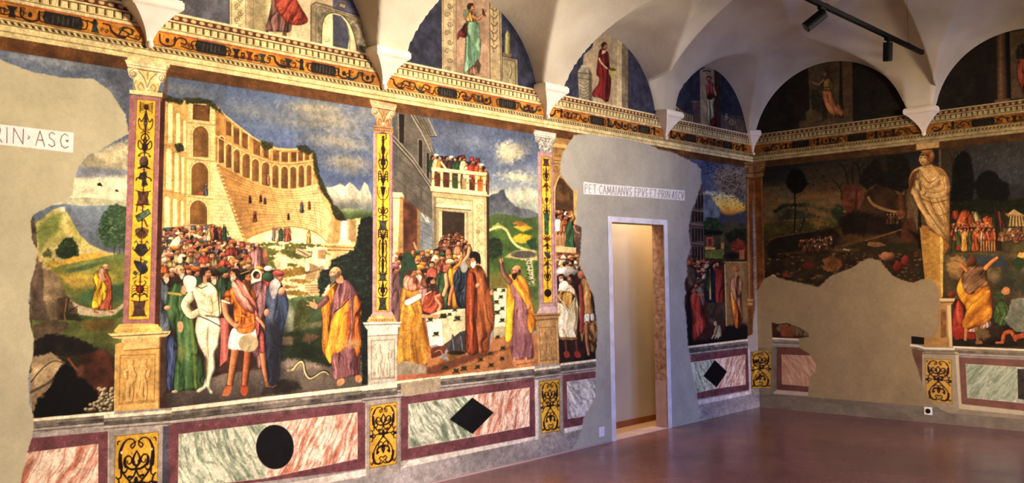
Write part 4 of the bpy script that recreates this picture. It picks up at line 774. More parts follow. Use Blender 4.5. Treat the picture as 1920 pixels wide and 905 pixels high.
    c.P([(800,690),(850,672),(880,664),(940,656),(960,650),(915,666),(868,682),(830,700),(800,705)],(110,70,48),soft=3,rag=3,a=.8); c.P([(745,704),(802,700),(830,704),(800,712),(742,716)],(186,110,84),soft=2,rag=1.5,a=.8)
    c.P([(808,652),(838,646),(834,662),(810,672)],(120,70,48),amp=.3,rag=2); c.L([(815,660),(825,656),(830,664)],1.6,(196,150,110),sm=True)
    # patriarch
    c.robe([(876,520),(880,505),(890,498),(902,500),(912,520),(918,545),(924,575),(926,605),(918,630),(916,655),(905,660),(875,659),(874,620),(873,570)],(150,88,46),dk=(84,48,28),seed=10,wf=8,lf=90)
    c.robe([(876,520),(884,510),(892,520),(894,560),(892,610),(896,659),(876,658),(874,600)],(172,82,38),seed=11,wf=6,lf=90); c.E(896,535,4.5,4.5,(206,150,110),shade=.4); c.L([(898,512),(908,560),(912,620)],2,(200,150,90),a=.5,soft=1.5); c.E(922,548,4,5,(206,150,110))
    c.head(890,487,9,'l',(200,146,106),(40,34,32),beard=(226,220,206),hat=None); c.P([(881,484),(882,474),(892,471),(900,478),(901,494),(896,492),(893,482)],(40,34,34),sm=True)
    # prophet in yellow
    c.robe([(956,530),(966,520),(978,524),(988,550),(990,590),(996,630),(1000,668),(984,672),(962,671),(958,640),(962,600),(954,560)],(164,120,118),dk=(112,76,78),seed=12,wf=6,lf=60)
    c.P([(962,628),(998,624),(1000,668),(963,671)],(120,76,84),a=.4,soft=5)
    c.robe([(954,516),(964,514),(978,517),(988,532),(994,556),(1000,580),(1003,600),(1000,618),(994,624),(988,606),(990,582),(980,560),(966,540)],(216,150,42),dk=(176,100,34),hl=(246,206,76),seed=13,wf=6,ang=-.5)
    c.robe([(953,530),(958,545),(964,566),(961,600),(960,630),(952,641),(947,632),(950,590),(950,556)],(232,190,44),dk=(190,130,36),hl=(252,220,80),seed=14,wf=6,lf=70)
    c.L([(956,527),(946,515),(941,500),(940,488)],9,(150,108,96),w1=5,shade=.4,sm=True); c.E(940,488,3.5,5,(206,150,110)); c.L([(938,478),(944,500)],1.4,(90,60,30)); c.E(992,575,4,6,(200,140,80),shade=.4)
    c.head(967.5,508,9.5,'l',(196,142,102),(60,40,30),beard=(70,46,36),bald=True)
    c.L([(964,671),(963,680),(966,684)],4,(200,150,110)); c.L([(986,671),(988,680),(992,681)],4,(200,150,110)); c.L([(968,684),(1004,678)],1.4,(110,66,44),a=.7)
    for (ex,ey,s) in [(1040,375,1),(1080,460,1.2),(985,500,1),(1075,540,1.1),(910,548,1.2),(990,590,1.2),(885,605,1.2),(780,615,1.5),(720,635,1.4),(640,605,1.3),(565,350,1.4),(730,230,1.5),(620,210,1.5),(670,200,1),(710,165,1),(520,240,1.3),(1075,245,1.2),(1035,185,1.3),(1075,155,1.1),(1030,105,1.2),(1065,65,1),(1085,15,1),(1020,10,1)]:
        x=680+ex/4.113;y=540+ey/4.113; c.E(x,y,3.6*s,2.3*s,(66,72,44),rot=.4,shade=.5); c.E(x+2.6*s,y-1.6*s,1.6*s,1.3*s,(84,84,50)); c.L([(x-3*s,y+2*s),(x-4.5*s,y+3.4*s),(x-1.5*s,y+3*s)],1*s,(50,50,34)); c.L([(x+2*s,y+1*s),(x+4*s,y+3*s)],.9*s,(50,50,34)); c.E(x+1,y+3*s,4*s,1*s,(90,62,40),a=.4,soft=1)
def scene4(c):
    c.P([(1036,255),(1130,265),(1130,700),(1036,700)],(176,140,88),amp=.15,sc=9)
    for i,y in enumerate((270,278,300,306)): c.L([(1037,y),(1068,y+3)],1.5,(120,88,50),a=.8)
    c.P([(1038,268),(1066,272),(1064,278),(1038,275)],(206,170,110)); c.vol(1043,316,7,1.4,1,(136,100,58),1.6); c.vol(1043,284,4,1.2,-1,(136,100,58),1.4)
    for i in range(6): c.E(1041+i*4,292,1.5,2,(140,106,64))
    c.P([(1040,355),(1043,342),(1048,332),(1056,336),(1066,350),(1076,358),(1076,440),(1040,440)],(110,82,50),amp=.35,sc=14,soft=1); c.L([(1040,355),(1044,340),(1050,328)],2.4,(206,176,122),sm=True)
    c.P([(1036,350),(1041,352),(1041,420),(1037,420)],(206,180,128)); c.P([(1075,356),(1083,356),(1081,420),(1076,420)],(206,178,120)); c.P([(1078,420),(1092,426),(1091,480),(1078,478)],(110,90,80),amp=.3,sc=16)
    c.crowd([(1040,396,1076,400,3.6)],seed=3)
    for x,cl,h,k in ((1040,(50,48,70),60,1),(1046,(226,216,190),62,1),(1058,(190,120,60),60,1),(1069,(60,104,66),64,0)): c.stand(x,462 if x<1065 else 470,h,cl,leg=(196,146,106) if k else None,seed=x)
    c.P([(1038,460),(1080,464),(1080,474),(1038,472)],(216,190,136)); c.P([(1040,472),(1086,476),(1086,500),(1040,500)],(150,100,66),amp=.3,sc=25)
    c.crowd([(1041,482,1084,484,4.4),(1040,492,1086,496,5)],seed=9); c.P([(1050,484),(1056,476),(1062,484)],(230,220,196))
    c.P([(1040,500),(1122,510),(1122,690),(1040,690)],(66,44,40),amp=.35,sc=12,soft=2)
    c.robe([(1088,530),(1098,522),(1110,540),(1118,570),(1118,640),(1110,660),(1100,620),(1090,640),(1086,590)],(186,140,84),seed=2,wf=5); c.robe([(1094,592),(1104,588),(1104,604),(1094,606)],(230,222,200),seed=3); c.robe([(1108,588),(1116,588),(1116,600),(1108,600)],(220,210,190),seed=3)
    c.L([(1100,606),(1100,640),(1104,664)],7,(180,124,86),w1=5,shade=.5); c.L([(1088,536),(1092,580),(1090,620)],7,(170,80,66),shade=.4)
    c.robe([(1048,540),(1054,528),(1064,530),(1078,545),(1084,580),(1082,612),(1080,634),(1066,636),(1050,633),(1046,600),(1044,560)],(226,214,176),dk=(140,118,84),seed=4,wf=4,lf=50)
    c.robe([(1044,550),(1052,545),(1068,548),(1078,556),(1074,566),(1066,582),(1056,570),(1044,564)],(190,150,84),seed=5,wf=5); c.E(1058,536,10,10,(238,230,204),shade=.3); c.L([(1044,552),(1066,582),(1078,558)],1.3,(236,224,190))
    for i in range(10): c.E(1050+i*3.4,634,1.8,2.6,(150,110,60))
    c.E(1062,509,22,9.5,(190,180,168),shade=.5,rag=2.5,amp=.25,sc=30); c.head(1052,520,6,'f',(196,140,100),beard=(200,190,170)); c.head(1070,522,7,'l',(180,124,88),beard=(120,90,66)); c.E(1090,515,7,8,(186,120,86),shade=.4)
    for x in (1060,1080): c.L([(x,640),(x+2,660)],4,(120,80,64)); c.P([(x-3,660),(x+5,658),(x+9,668),(x,670)],(176,70,50),sm=True)
    c.P([(1108,540),(1117,555),(1119,600),(1112,585)],(40,32,36),soft=1.5)
def scene5(c):
    c.P([(1270,270),(1410,290),(1412,470),(1270,470)],gradY([(300,(84,100,136)),(340,(88,100,140)),(380,(120,120,112)),(420,(96,96,88))]),amp=.15,sc=5)
    c.E(1368,335,34,26,(150,142,126),soft=6,rag=7,a=.9,amp=.2,seed=3); c.E(1378,350,28,18,(136,128,112),soft=5,rag=5,a=.8,seed=5); c.E(1332,362,18,4,(210,206,180),soft=2,rag=2,a=.8)
    c.P([(1334,370),(1350,364),(1375,366),(1396,384),(1398,396),(1375,402),(1356,404),(1348,390),(1338,384)],gradY([(364,(216,206,160)),(385,(226,190,96)),(400,(214,150,60))]),soft=3,rag=4)
    c.P([(1316,366),(1330,364),(1338,378),(1346,388),(1354,402),(1350,425),(1316,425)],(112,124,136),soft=2,rag=3,amp=.2); c.P([(1350,400),(1372,405),(1400,395),(1402,430),(1340,430)],(78,82,104),soft=3,rag=3)
    rn=random.Random(5)
    for i in range(330):
        t=rn.random()**.7; x=1316+t*84+rn.gauss(0,3); y=306+t*62+rn.gauss(0,14+t*8)
        if x>1401 or y>400 or y<302: continue
        b=rn.uniform(.5,1.1); c.P([(x-1.6*b,y-.9*b),(x,y+.1),(x+1.6*b,y-1*b),(x+.3,y+1.4*b),(x-.3,y+1.2*b)],(40,36,36),soft=.5,a=.9)
    c.P([(1316,420),(1404,418),(1404,492),(1300,492)],gradY([(415,(70,86,66)),(450,(96,86,60)),(490,(70,66,40))]),amp=.35,sc=9)
    c.foliage([(1318,415),(1330,406),(1345,410),(1355,425),(1345,432),(1320,430)],(54,76,44),(110,130,70),r=2.4,seed=4); c.P([(1318,430),(1356,432),(1352,440),(1320,440)],(40,36,30),rag=2,soft=1.5)
    c.E(1372,425,16,18,(100,92,76),soft=4,rag=4,a=.7,seed=6); c.foliage([(1358,440),(1378,430),(1400,428),(1402,462),(1372,462)],(44,52,34),(90,88,50),r=2.4,seed=5)
    c.P([(1324,444),(1337,444),(1337,462),(1325,462)],(170,100,70)); c.P([(1328,448),(1334,448),(1334,460),(1328,460)],(110,60,44)); c.P([(1322,462),(1342,464),(1340,468),(1322,468)],(200,160,90)); c.P([(1352,455),(1358,455),(1357,478),(1352,478)],(180,140,70))
    c.P([(1322,470),(1356,466),(1356,484),(1322,484)],(120,130,64),amp=.2,rag=1.5); c.foliage([(1370,456),(1384,446),(1398,456),(1398,470),(1374,474)],(130,62,40),(190,110,70),r=2.2,seed=8); c.P([(1386,468),(1396,468),(1396,486),(1386,486)],(180,110,70)); c.E(1372,480,12,7,(40,40,30),soft=2,rag=2)
    # round ruined tower
    c.P([(1318,346),(1313,352),(1308,366),(1302,388),(1296,398),(1290,430),(1290,492),(1320,490),(1320,430),(1317,400)],(112,98,92),amp=.25,sc=16)
    for j,(y0,y1) in enumerate(((366,390),(398,416),(428,452),(462,486))):
        for i in range(4):
            x=1298+i*5.6; 
            if j==0 and i<1: continue
            c.P(arch(x,x+3.4,y0,y1),(56,42,40),soft=.6)
        c.L([(1291,y1+3),(1319,y1+6)],1.8,(150,134,122),a=.8); c.L([(1291,y1+6),(1319,y1+9)],1.2,(66,52,48),a=.8)
    # people
    c.P([(1284,486),(1350,488),(1400,490),(1402,645),(1284,650)],(84,52,42),amp=.3,sc=12)
    c.P([(1359,492),(1400,490),(1402,610),(1362,612),(1359,560)],(146,122,82),amp=.12,sc=8); c.L([(1359,495),(1362,610)],2.2,(186,160,112)); c.L([(1356,491),(1400,491)],1.6,(176,150,106))
    c.crowd([(1286,492,1330,490,4.5),(1288,500,1340,498,4.8),(1290,510,1340,506,5),(1296,522,1338,516,5)],seed=12,pal=[(176,96,60),(140,80,56),(110,90,60),(90,60,50)])
    c.head(1292,492,6.5,'f',(190,120,70),(140,80,40)); c.robe([(1288,504),(1300,500),(1306,515),(1302,535),(1290,532)],(120,100,84),seed=2)
    c.robe([(1326,505),(1336,500),(1342,530),(1344,566),(1328,568),(1322,540)],(40,52,72),seed=3,wf=4); c.robe([(1342,505),(1350,502),(1356,520),(1356,570),(1344,570),(1341,540)],(150,56,44),seed=4,wf=4); c.L([(1330,506),(1332,560)],3,(210,180,110)); c.robe([(1324,512),(1330,508),(1330,540),(1324,545)],(70,96,62),seed=3); c.head(1338,497,5,'r'); c.head(1347,495,5,'l',(190,140,100))
    c.P([(1326,568),(1358,566),(1360,600),(1330,612)],(88,74,62),amp=.4,sc=20)
    c.robe([(1305,540),(1314,535),(1320,545),(1320,570),(1310,572),(1304,560)],(130,120,106),seed=5); c.head(1314,532,6,'r',(150,120,90),hat='cap',hc=(90,84,84))
    c.P([(1288,550),(1296,540),(1300,560),(1300,640),(1288,646),(1286,600)],(34,30,34),soft=1.5)
    c.robe([(1296,552),(1304,546),(1312,556),(1318,580),(1326,600),(1320,618),(1306,634),(1298,636),(1298,600),(1294,570)],(176,66,46),seed=6,wf=6); c.head(1299,543,6,'r',(190,130,90),(70,40,26)); c.L([(1308,552),(1318,552)],4,(190,110,70))
    c.P([(1290,625),(1300,640),(1345,636),(1402,610),(1402,640),(1290,650)],(26,22,20),soft=4,rag=3)
    c.P([(1362,612),(1400,606),(1402,636),(1340,640)],(36,30,26),rag=3,soft=2)
    c.robe([(1373,520),(1380,516),(1390,525),(1390,560),(1392,600),(1388,612),(1378,612),(1376,580),(1370,560),(1370,535)],(170,126,96),seed=7,wf=4); c.head(1379,504,5.5,'l',(214,150,76),(190,110,50)); c.L([(1378,510),(1380,518)],5,(180,130,80))
    c.robe([(1371,545),(1376,560),(1384,575),(1390,600),(1386,614),(1378,612),(1374,590),(1370,565)],(214,120,44),hl=(240,180,70),seed=8,wf=4); c.L([(1371,548),(1376,578)],2.4,(240,190,70))
    # dog
    c.robe([(1338,625),(1342,610),(1348,608),(1353,618),(1353,630),(1340,632)],(176,160,130),seed=9); c.E(1341,606,3,4.5,(186,170,140)); 
    for x in (1336,1342,1347): c.L([(x+2,628),(x-1,634)],2,(196,186,160))
def lunettes(c):
    mot=lambda n,f=14:None
    # 0 : sliver at the far left
    c.P([(-300,-300),(246,-300),(250,20),(120,-12),(0,-40),(-300,-110)],(112,112,124),amp=.15,sc=12)
    # 1
    c.P([(300,-260),(720,-260),(720,140),(300,40)],(106,106,116),amp=.16,sc=14)
    c.P([(431,-260),(463,-260),(463,62),(431,56)],(206,192,152),amp=.1,sc=12); c.L([(434,-50),(434,55)],1,(120,104,76)); c.L([(460,-50),(461,60)],1,(120,104,76))
    for i in range(8): y=-40+i*13; c.vol(447+(3 if i%2 else -3),y,5.5,1.3,1 if i%2 else -1,(110,96,72),1.6); c.L([(440,y+5),(454,y+8)],1.4,(120,104,80),a=.7)
    c.P([(463,-260),(620,-260),(590,90),(463,62)],(196,178,146),amp=.12,sc=8); c.P([(465,-260),(505,-260),(500,70),(465,62)],(162,150,118),amp=.12,a=.9,soft=3); c.L([(475,-30),(475,60)],1.2,(130,116,88),a=.7)
    c.P([(560,-60),(600,-60),(592,88),(540,76)],(214,194,162),soft=6,a=.6)
    c.P([(582,-260),(700,-260),(697,110),(582,84)],(176,160,134),amp=.12,sc=12)
    c.P([(583,12),(592,4),(620,10),(676,30),(694,110),(583,84)],(150,140,118),amp=.15,sc=14); c.P([(623,-260),(690,-260),(690,28),(676,32),(624,16)],(92,92,122),amp=.15,sc=14)
    c.L([(583,80),(583,10),(592,4),(676,30)],1.6,(96,84,66)); c.L([(592,82),(593,16),(600,12),(674,34)],1.2,(110,98,78))
    c.P([(594,82),(596,14),(672,36),(680,60),(688,104)],(138,130,110),amp=.35,sc=40)
    c.P([(603,86),(604,50),(608,34),(616,26),(626,24),(640,28),(654,42),(664,66),(670,102)],(214,204,164),soft=.8,amp=.06); c.P([(624,26),(640,30),(650,44),(655,70),(652,96),(624,90)],(86,88,104),amp=.15,sc=14)
    c.L([(603,84),(604,50),(608,34),(616,26),(626,24),(640,28),(654,42),(664,66),(671,100)],1.5,(84,72,56),sm=True); c.L([(655,94),(656,70),(650,46),(640,32)],1.4,(120,108,80),sm=True)
    c.P([(636,6),(648,8),(648,16),(636,13)],(150,140,116)); c.L([(636,6),(648,8),(648,16),(636,13),(636,6)],1,(80,70,54)); c.L([(628,12),(634,2),(646,3),(652,16)],1.6,(130,118,94))
    c.robe([(506,-20),(530,-30),(540,-10),(545,30),(544,58),(525,59),(500,55),(505,30),(510,0)],(146,108,100),seed=3,wf=6)
    c.robe([(516,-30),(536,-40),(556,0),(566,18),(577,38),(566,46),(550,46),(536,40),(522,20),(516,0)],(178,76,50),dk=(100,40,30),seed=4,wf=5,ang=.6)
    c.P([(498,56),(504,57),(503,63),(499,64)],(110,84,60)); c.P([(530,59),(537,60),(538,70),(522,68),(530,65)],(110,84,60))
    # 2
    c.P([(730,-60),(1015,-60),(1015,180),(730,130)],(66,68,90),amp=.28,sc=16)
    c.P([(828,-60),(854,-60),(854,144),(829,138)],(182,166,136),amp=.14,sc=14); c.P([(854,-60),(920,-60),(919,160),(854,144)],(168,144,122),amp=.14,sc=9)
    for i in range(9): y=-6+i*17; c.vol(841+(2.5 if i%2 else -2.5),y,5.5,1.3,1 if i%2 else -1,(110,98,78),1.5)
    for x in (831,851,855): c.L([(x,-60),(x+.5,142)],1.1,(116,100,78),a=.8)
    c.P([(917,-60),(940,0),(941,158),(918,152)],(172,156,126),amp=.14,sc=14); c.L([(918,-20),(919,152)],1.4,(104,88,66)); c.L([(937,20),(939,156)],1.2,(104,88,66))
    for i in range(6): y=16+i*14; c.L([(921,y),(928,y+5),(933,y-2)],1.5,(96,82,62),sm=True); c.L([(924,y+4),(926,y+12)],1.2,(96,82,62))
    c.P([(942,106),(970,112),(971,166),(942,158)],(150,140,112),amp=.15,sc=20); c.L([(944,110),(966,115),(967,164)],1.2,(96,88,66)); c.L([(954,118),(958,130),(954,145),(960,158)],2.4,(180,170,140),sm=True,a=.7); c.L([(956,120),(960,132),(956,147)],1.2,(100,90,70),sm=True)
    c.P([(943,98),(960,101),(958,108),(943,105)],(130,116,80)); c.P([(946,100),(947,66),(951,56),(956,64),(957,102)],gradX([(945,(120,116,84)),(950,(186,178,120)),(957,(92,86,60))]),soft=.8)
    c.robe([(877,30),(888,36),(898,48),(899,66),(901,84),(899,105),(894,124),(885,138),(876,140),(870,134),(872,110),(873,80),(874,60)],(118,156,124),dk=(70,100,82),seed=5,wf=6,lf=60)
    c.robe([(873,44),(876,60),(872,70),(862,68),(858,74),(859,62),(866,54)],(122,54,50),seed=6,wf=4); c.P([(890,118),(896,110),(902,122),(898,140),(892,128)],(96,80,66),soft=.8); c.robe([(876,134),(892,122),(894,138),(878,142)],(176,136,116),seed=3)
    c.robe([(872,28),(876,22),(888,24),(892,34),(888,40),(874,38)],(196,150,80),seed=7,wf=4); c.L([(886,30),(896,36),(906,28),(908,20)],5,(186,140,104),w1=3,shade=.3); c.L([(906,28),(905,17),(910,30)],2.2,(80,50,34)); c.P([(868,30),(870,20),(878,16),(876,34)],(130,140,116),sm=True)
    c.head(884,14,7.5,'r',(196,150,116),(82,50,34)); c.L([(878,140),(884,144),(890,146)],3,(110,76,60)); c.L([(871,138),(873,142)],3,(110,76,60)); c.L([(895,66),(904,76)],1.6,(140,90,70),a=.6)
    # 3
    c.P([(1035,-20),(1240,-20),(1240,225),(1035,190)],(72,74,98),amp=.25,sc=14)
    c.P([(1119,66),(1150,62),(1178,84),(1178,205),(1112,192),(1092,140),(1094,104),(1110,90)],(176,160,132),amp=.15,sc=9,rag=1.5); c.P([(1157,70),(1166,76),(1166,204),(1156,202)],(196,180,146),amp=.08); c.P([(1166,78),(1178,86),(1178,210),(1166,206)],(136,124,104),amp=.2,sc=20); c.L([(1178,90),(1178,210)],1.2,(90,80,66))
    c.P([(1083,134),(1090,124),(1098,122),(1106,128),(1110,138),(1107,144),(1110,170),(1108,190),(1086,188),(1084,150)],(162,154,132),amp=.2,sc=22); c.L([(1082,136),(1109,139)],1.5,(100,88,70)); c.L([(1084,146),(1108,149)],1.2,(100,88,70)); c.P([(1104,128),(1110,138),(1110,190),(1104,190)],(90,84,74),a=.7,soft=1.5); 
    for i in range(5): c.L([(1087,156+i*6),(1095,160+i*6),(1103,156+i*6)],1.3,(110,100,80),sm=True,a=.8)
    c.E(1095,124,6,2.6,(186,178,154)); c.P([(1086,186),(1112,190),(1112,195),(1084,191)],(190,178,150))
    c.robe([(1124,96),(1132,92),(1140,100),(1142,118),(1145,150),(1143,176),(1138,192),(1128,184),(1112,180),(1113,170),(1122,158),(1124,146),(1119,138),(1121,118)],(128,34,34),dk=(66,16,20),seed=8,wf=4,lf=40)
    c.L([(1124,110),(1128,118),(1138,128)],4,(206,168,136),w1=3,shade=.3,sm=True); c.P([(1141,128),(1156,131),(1153,145),(1146,146),(1142,138)],(176,164,110)); c.E(1148,130,7,2.6,(110,90,60),rot=.15); c.P([(1138,94),(1134,100),(1128,102),(1129,94)],(206,168,136))
    c.head(1134,86,6.2,'r',(196,156,124),(84,52,36)); c.L([(1138,192),(1139,200)],3,(200,170,140))
    c.P([(1116,178),(1128,186),(1136,196),(1120,192)],(190,172,144),a=.6,soft=2)
    # 4
    c.P([(1255,100),(1412,110),(1412,256),(1255,240)],(66,70,88),amp=.25,sc=14)
    c.P([(1267,198),(1276,206),(1290,214),(1299,216),(1300,236),(1264,228)],(176,160,132),amp=.1)
    for i in range(7): c.P(arch(1268+i*4.4,1271+i*4.4,203+i*2,226+i*1.2),(110,96,84),soft=.5)
    c.P([(1299,190),(1313,190),(1314,236),(1300,236)],(112,96,88),amp=.2); c.L([(1296,190),(1314,190)],1.8,(140,124,110))
    c.P([(1312,132),(1324,126),(1339,128),(1340,238),(1314,234)],(166,150,126),amp=.15,sc=10); c.P([(1339,128),(1349,134),(1351,244),(1340,240)],(88,60,50),amp=.2); c.L([(1350,150),(1356,142),(1352,180)],1.4,(50,44,44))
    c.P([(1352,215),(1392,218),(1400,250),(1352,244)],(112,104,92),amp=.2,sc=16); c.vol(1372,228,7,1.3,1,(166,158,140),1.6); c.vol(1362,222,4,1.2,-1,(160,150,134),1.4); c.E(1362,216,2.5,3,(170,160,144)); c.L([(1353,214),(1396,224)],1.4,(70,64,58))
    c.robe([(1326,184),(1332,180),(1340,184),(1341,205),(1336,228),(1331,238),(1326,226),(1327,204)],(166,164,134),seed=9,wf=4); c.robe([(1325,160),(1330,154),(1336,156),(1339,170),(1338,182),(1332,186),(1326,182)],(178,84,78),seed=10,wf=4); c.P([(1334,224),(1342,216),(1344,240),(1332,238)],(110,50,46),soft=1)
    c.head(1329,148,5,'f',(190,140,112),(84,50,36)); c.L([(1326,158),(1321,148),(1321,138)],3,(196,150,116)); c.L([(1338,164),(1342,178)],3,(196,150,116)); c.L([(1319,133),(1326,132),(1332,134)],1.8,(50,40,34))
    c.robe([(1333,226),(1340,222),(1342,236),(1334,238)],(124,40,38),seed=3)
def capital(c,q,base,volr,k=1.,gray=False):
    # painted capital on the quad TL,TR,BR,BL (abacus top to neck)
    m=quadmap(q); dk=mixc(base,(60,36,16) if not gray else (60,60,66),.55); lt=mixc(base,(255,248,220),.55)
    c.P([m(.1,.2),m(.9,.2),m(.84,1),m(.16,1)],base,amp=.12,sc=20)
    c.P([m(-.02,.0),m(1.02,0),m(1.0,.1),m(.98,.17),m(.02,.17),m(0,.1)],lt,amp=.05); c.L([m(0,.1),m(1,.1)],1.2*k,dk,a=.7); c.L([m(.03,.18),m(.97,.18)],1.6*k,dk,a=.8)
    for s in (0,1):
        f=(lambda u,v:m(1-u,v)) if s else m
        c.P([f(.02,.2),f(.3,.22),f(.42,.4),f(.5,.7),f(.5,.86),f(.34,.6),f(.2,.5),f(.06,.46)],mixc(base,lt,.5),sm=True)
        x,y=f(.13,.33); c.E(x,y,volr,volr*1.05,lt,shade=.4); c.vol(x,y,volr*.9,1.6,1 if s else -1,dk,1.4*k,rot=-1.5)
        c.L([f(.28,.24),f(.42,.45),f(.5,.8)],1.5*k,dk,sm=True); c.L([f(.3,.95),f(.24,.75),f(.34,.6),f(.4,.75)],1.4*k,dk,sm=True,a=.8); c.L([f(.18,.95),f(.14,.7),f(.2,.55)],1.4*k,dk,sm=True,a=.7)
    c.L([m(.5,.2),m(.5,.45)],3*k,mixc(base,dk,.4)); c.E(*m(.5,.86),3*k,4*k,lt,shade=.4)
    if gray:
        rn=random.Random(2)
        for i in range(60): c.E(*m(rn.uniform(.15,.85),rn.uniform(.25,.95)),1.8*k,2*k,rn.choice([lt,dk,base]),a=.8)
def pilasters(c):
    PK=(172,122,122); SH=(96,58,42)
    # first
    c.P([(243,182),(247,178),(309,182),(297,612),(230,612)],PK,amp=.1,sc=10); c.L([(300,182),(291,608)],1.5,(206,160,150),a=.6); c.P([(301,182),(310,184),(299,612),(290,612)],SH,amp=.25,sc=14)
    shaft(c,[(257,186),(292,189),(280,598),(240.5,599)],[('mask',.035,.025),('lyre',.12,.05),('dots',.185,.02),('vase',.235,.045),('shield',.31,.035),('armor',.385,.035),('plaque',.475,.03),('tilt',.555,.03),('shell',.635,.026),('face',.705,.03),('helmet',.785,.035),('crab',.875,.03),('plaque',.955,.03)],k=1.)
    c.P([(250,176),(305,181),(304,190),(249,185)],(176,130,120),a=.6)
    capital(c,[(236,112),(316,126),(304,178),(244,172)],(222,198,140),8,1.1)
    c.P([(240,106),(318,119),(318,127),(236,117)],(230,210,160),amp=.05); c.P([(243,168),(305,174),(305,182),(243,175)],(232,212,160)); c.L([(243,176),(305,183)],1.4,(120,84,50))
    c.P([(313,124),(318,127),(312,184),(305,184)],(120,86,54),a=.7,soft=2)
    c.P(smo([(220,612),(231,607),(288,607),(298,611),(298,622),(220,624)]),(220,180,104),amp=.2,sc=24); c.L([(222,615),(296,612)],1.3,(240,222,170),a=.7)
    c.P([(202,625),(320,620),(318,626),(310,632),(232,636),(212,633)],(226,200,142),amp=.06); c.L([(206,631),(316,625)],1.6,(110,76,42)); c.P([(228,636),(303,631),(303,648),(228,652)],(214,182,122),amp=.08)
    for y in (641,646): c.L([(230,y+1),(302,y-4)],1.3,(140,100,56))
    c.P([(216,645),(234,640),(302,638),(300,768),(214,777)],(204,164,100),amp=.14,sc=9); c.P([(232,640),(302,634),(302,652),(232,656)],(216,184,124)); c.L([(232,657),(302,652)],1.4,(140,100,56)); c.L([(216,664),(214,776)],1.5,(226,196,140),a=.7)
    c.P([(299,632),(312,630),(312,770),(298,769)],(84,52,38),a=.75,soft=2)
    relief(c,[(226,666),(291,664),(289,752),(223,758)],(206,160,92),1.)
    # second
    c.P([(700,246),(737,249),(735,590),(698,590)],(184,146,146),amp=.08,sc=10); c.L([(736,250),(734,588)],1.6,(120,80,84),a=.7)
    shaft(c,[(706,249.5),(731,251),(729.5,583.7),(705.5,583.7)],[('figure',.06,.05),('dragon',.15,.045),('leaf',.245,.045),('bowl',.325,.035),('vase',.43,.03),('plaque',.505,.025),('leaf',.565,.035),('pair',.64,.045),('pair',.735,.04),('plaque',.8,.02),('dragon',.87,.04),('plaque',.955,.035)],ink=(44,32,34),k=.8)
    capital(c,[(695,190),(743,199),(737,240),(700,236)],(196,156,110),6,.9); c.P([(693,186),(744,196),(742,202),(695,193)],(206,172,126)); c.P([(700,235),(737,238),(737,250),(700,246)],(184,146,104),amp=.1); c.L([(700,238),(737,242)],1.2,(110,76,50))
    for i in range(8): c.E(703+i*4.4,243+i*.4,1.1,1.4,(120,86,56))
    c.P([(699,585),(735,584),(740,593),(694,593)],(196,160,150)); c.P(smo([(691,597),(697,593),(736,593),(741,597),(740,604),(692,604)]),(204,168,112),amp=.2,sc=30)
    for i in range(9): c.E(696+i*5,600,2,3,(150,110,66),a=.6)
    c.P([(680,604),(753,603),(750,611),(744,617),(690,620),(684,612)],(206,202,192),amp=.05); c.L([(682,609),(752,607)],1.4,(96,90,84)); c.L([(688,618),(747,614)],1.3,(96,90,84))
    c.P([(689,620),(745,615),(744,716),(690,723)],(186,180,166),amp=.1,sc=9); c.P([(690,612),(746,608),(746,626),(690,629)],(200,195,184)); c.L([(690,630),(746,627)],1.3,(120,112,100)); c.P([(688,722),(745,714),(747,722),(686,728)],(206,200,188))
    relief(c,[(696.5,638.5),(739.6,636),(739.6,708),(696.5,711)],(184,178,160),.8)
    # third
    c.P([(1008,284),(1037,288),(1046,584),(1008,586),(1012,577)],(186,150,150),amp=.08,sc=10); c.L([(1036,290),(1041,575)],1.4,(120,84,84),a=.6)
    shaft(c,[(1015,293.5),(1032.6,295),(1036,567),(1018.8,568.5)],[('plaque',.035,.022),('dragon',.12,.04),('armor',.2,.03),('bowl',.3,.025),('dragon',.37,.035),('figure',.46,.05),('face',.555,.018),('armor',.605,.02),('helmet',.67,.03),('armor',.735,.03),('dragon',.81,.035),('oval',.93,.045)],ink=(66,40,34),k=.62)
    c.P([(1020,399),(1029,399),(1029,440),(1021,440)],(60,110,80),amp=.4,sc=60)
    capital(c,[(1001,247),(1042,254),(1037,286),(1007,283)],(170,166,160),5,.8,gray=True); c.P([(1002,243),(1043,250),(1042,255),(1002,249)],(196,192,184))
    c.P([(1012,576),(1040,574),(1046,586),(1006,588)],(196,170,166)); c.P([(1001,588),(1051,586),(1048,594),(1044,600),(1006,602)],(176,140,96)); c.L([(1002,592),(1050,590)],1.4,(84,60,38)); c.L([(1005,600),(1046,597)],1.2,(96,70,44))
    c.P([(1005,603),(1046,600),(1049,684),(1010,688)],(190,154,106),amp=.2,sc=16); q=[(1011,614),(1041,612),(1044,674),(1014,677)]
    relief(c,q,(184,146,98),.55); c.P(q,(170,132,84),a=.35,amp=.5,sc=40)
def corner_left(c):
    c.P([(1399,330),(1414,332),(1414,640),(1402,640),(1401,560)],(136,92,52),amp=.25,sc=12); c.L([(1402,335),(1405,560)],2.6,(186,146,92),a=.7); c.L([(1409,335),(1411,560)],2,(96,56,32),a=.7)
    c.P([(1395,304),(1415,304),(1415,335),(1398,333)],(160,124,84),amp=.15,sc=20); c.E(1399,318,4.5,6,(176,140,96),shade=.4); c.vol(1399,318,4,1.4,-1,(80,54,34),1.2); c.L([(1395,309),(1414,309)],1.2,(90,62,38)); c.L([(1400,324),(1414,325)],1.2,(90,62,38)); c.L([(1399,333),(1414,335)],1.5,(90,62,38))
    c.P([(1401,560),(1413,560),(1411,572),(1402,572)],(176,140,90)); c.L([(1401,566),(1413,566)],1.2,(80,54,34))
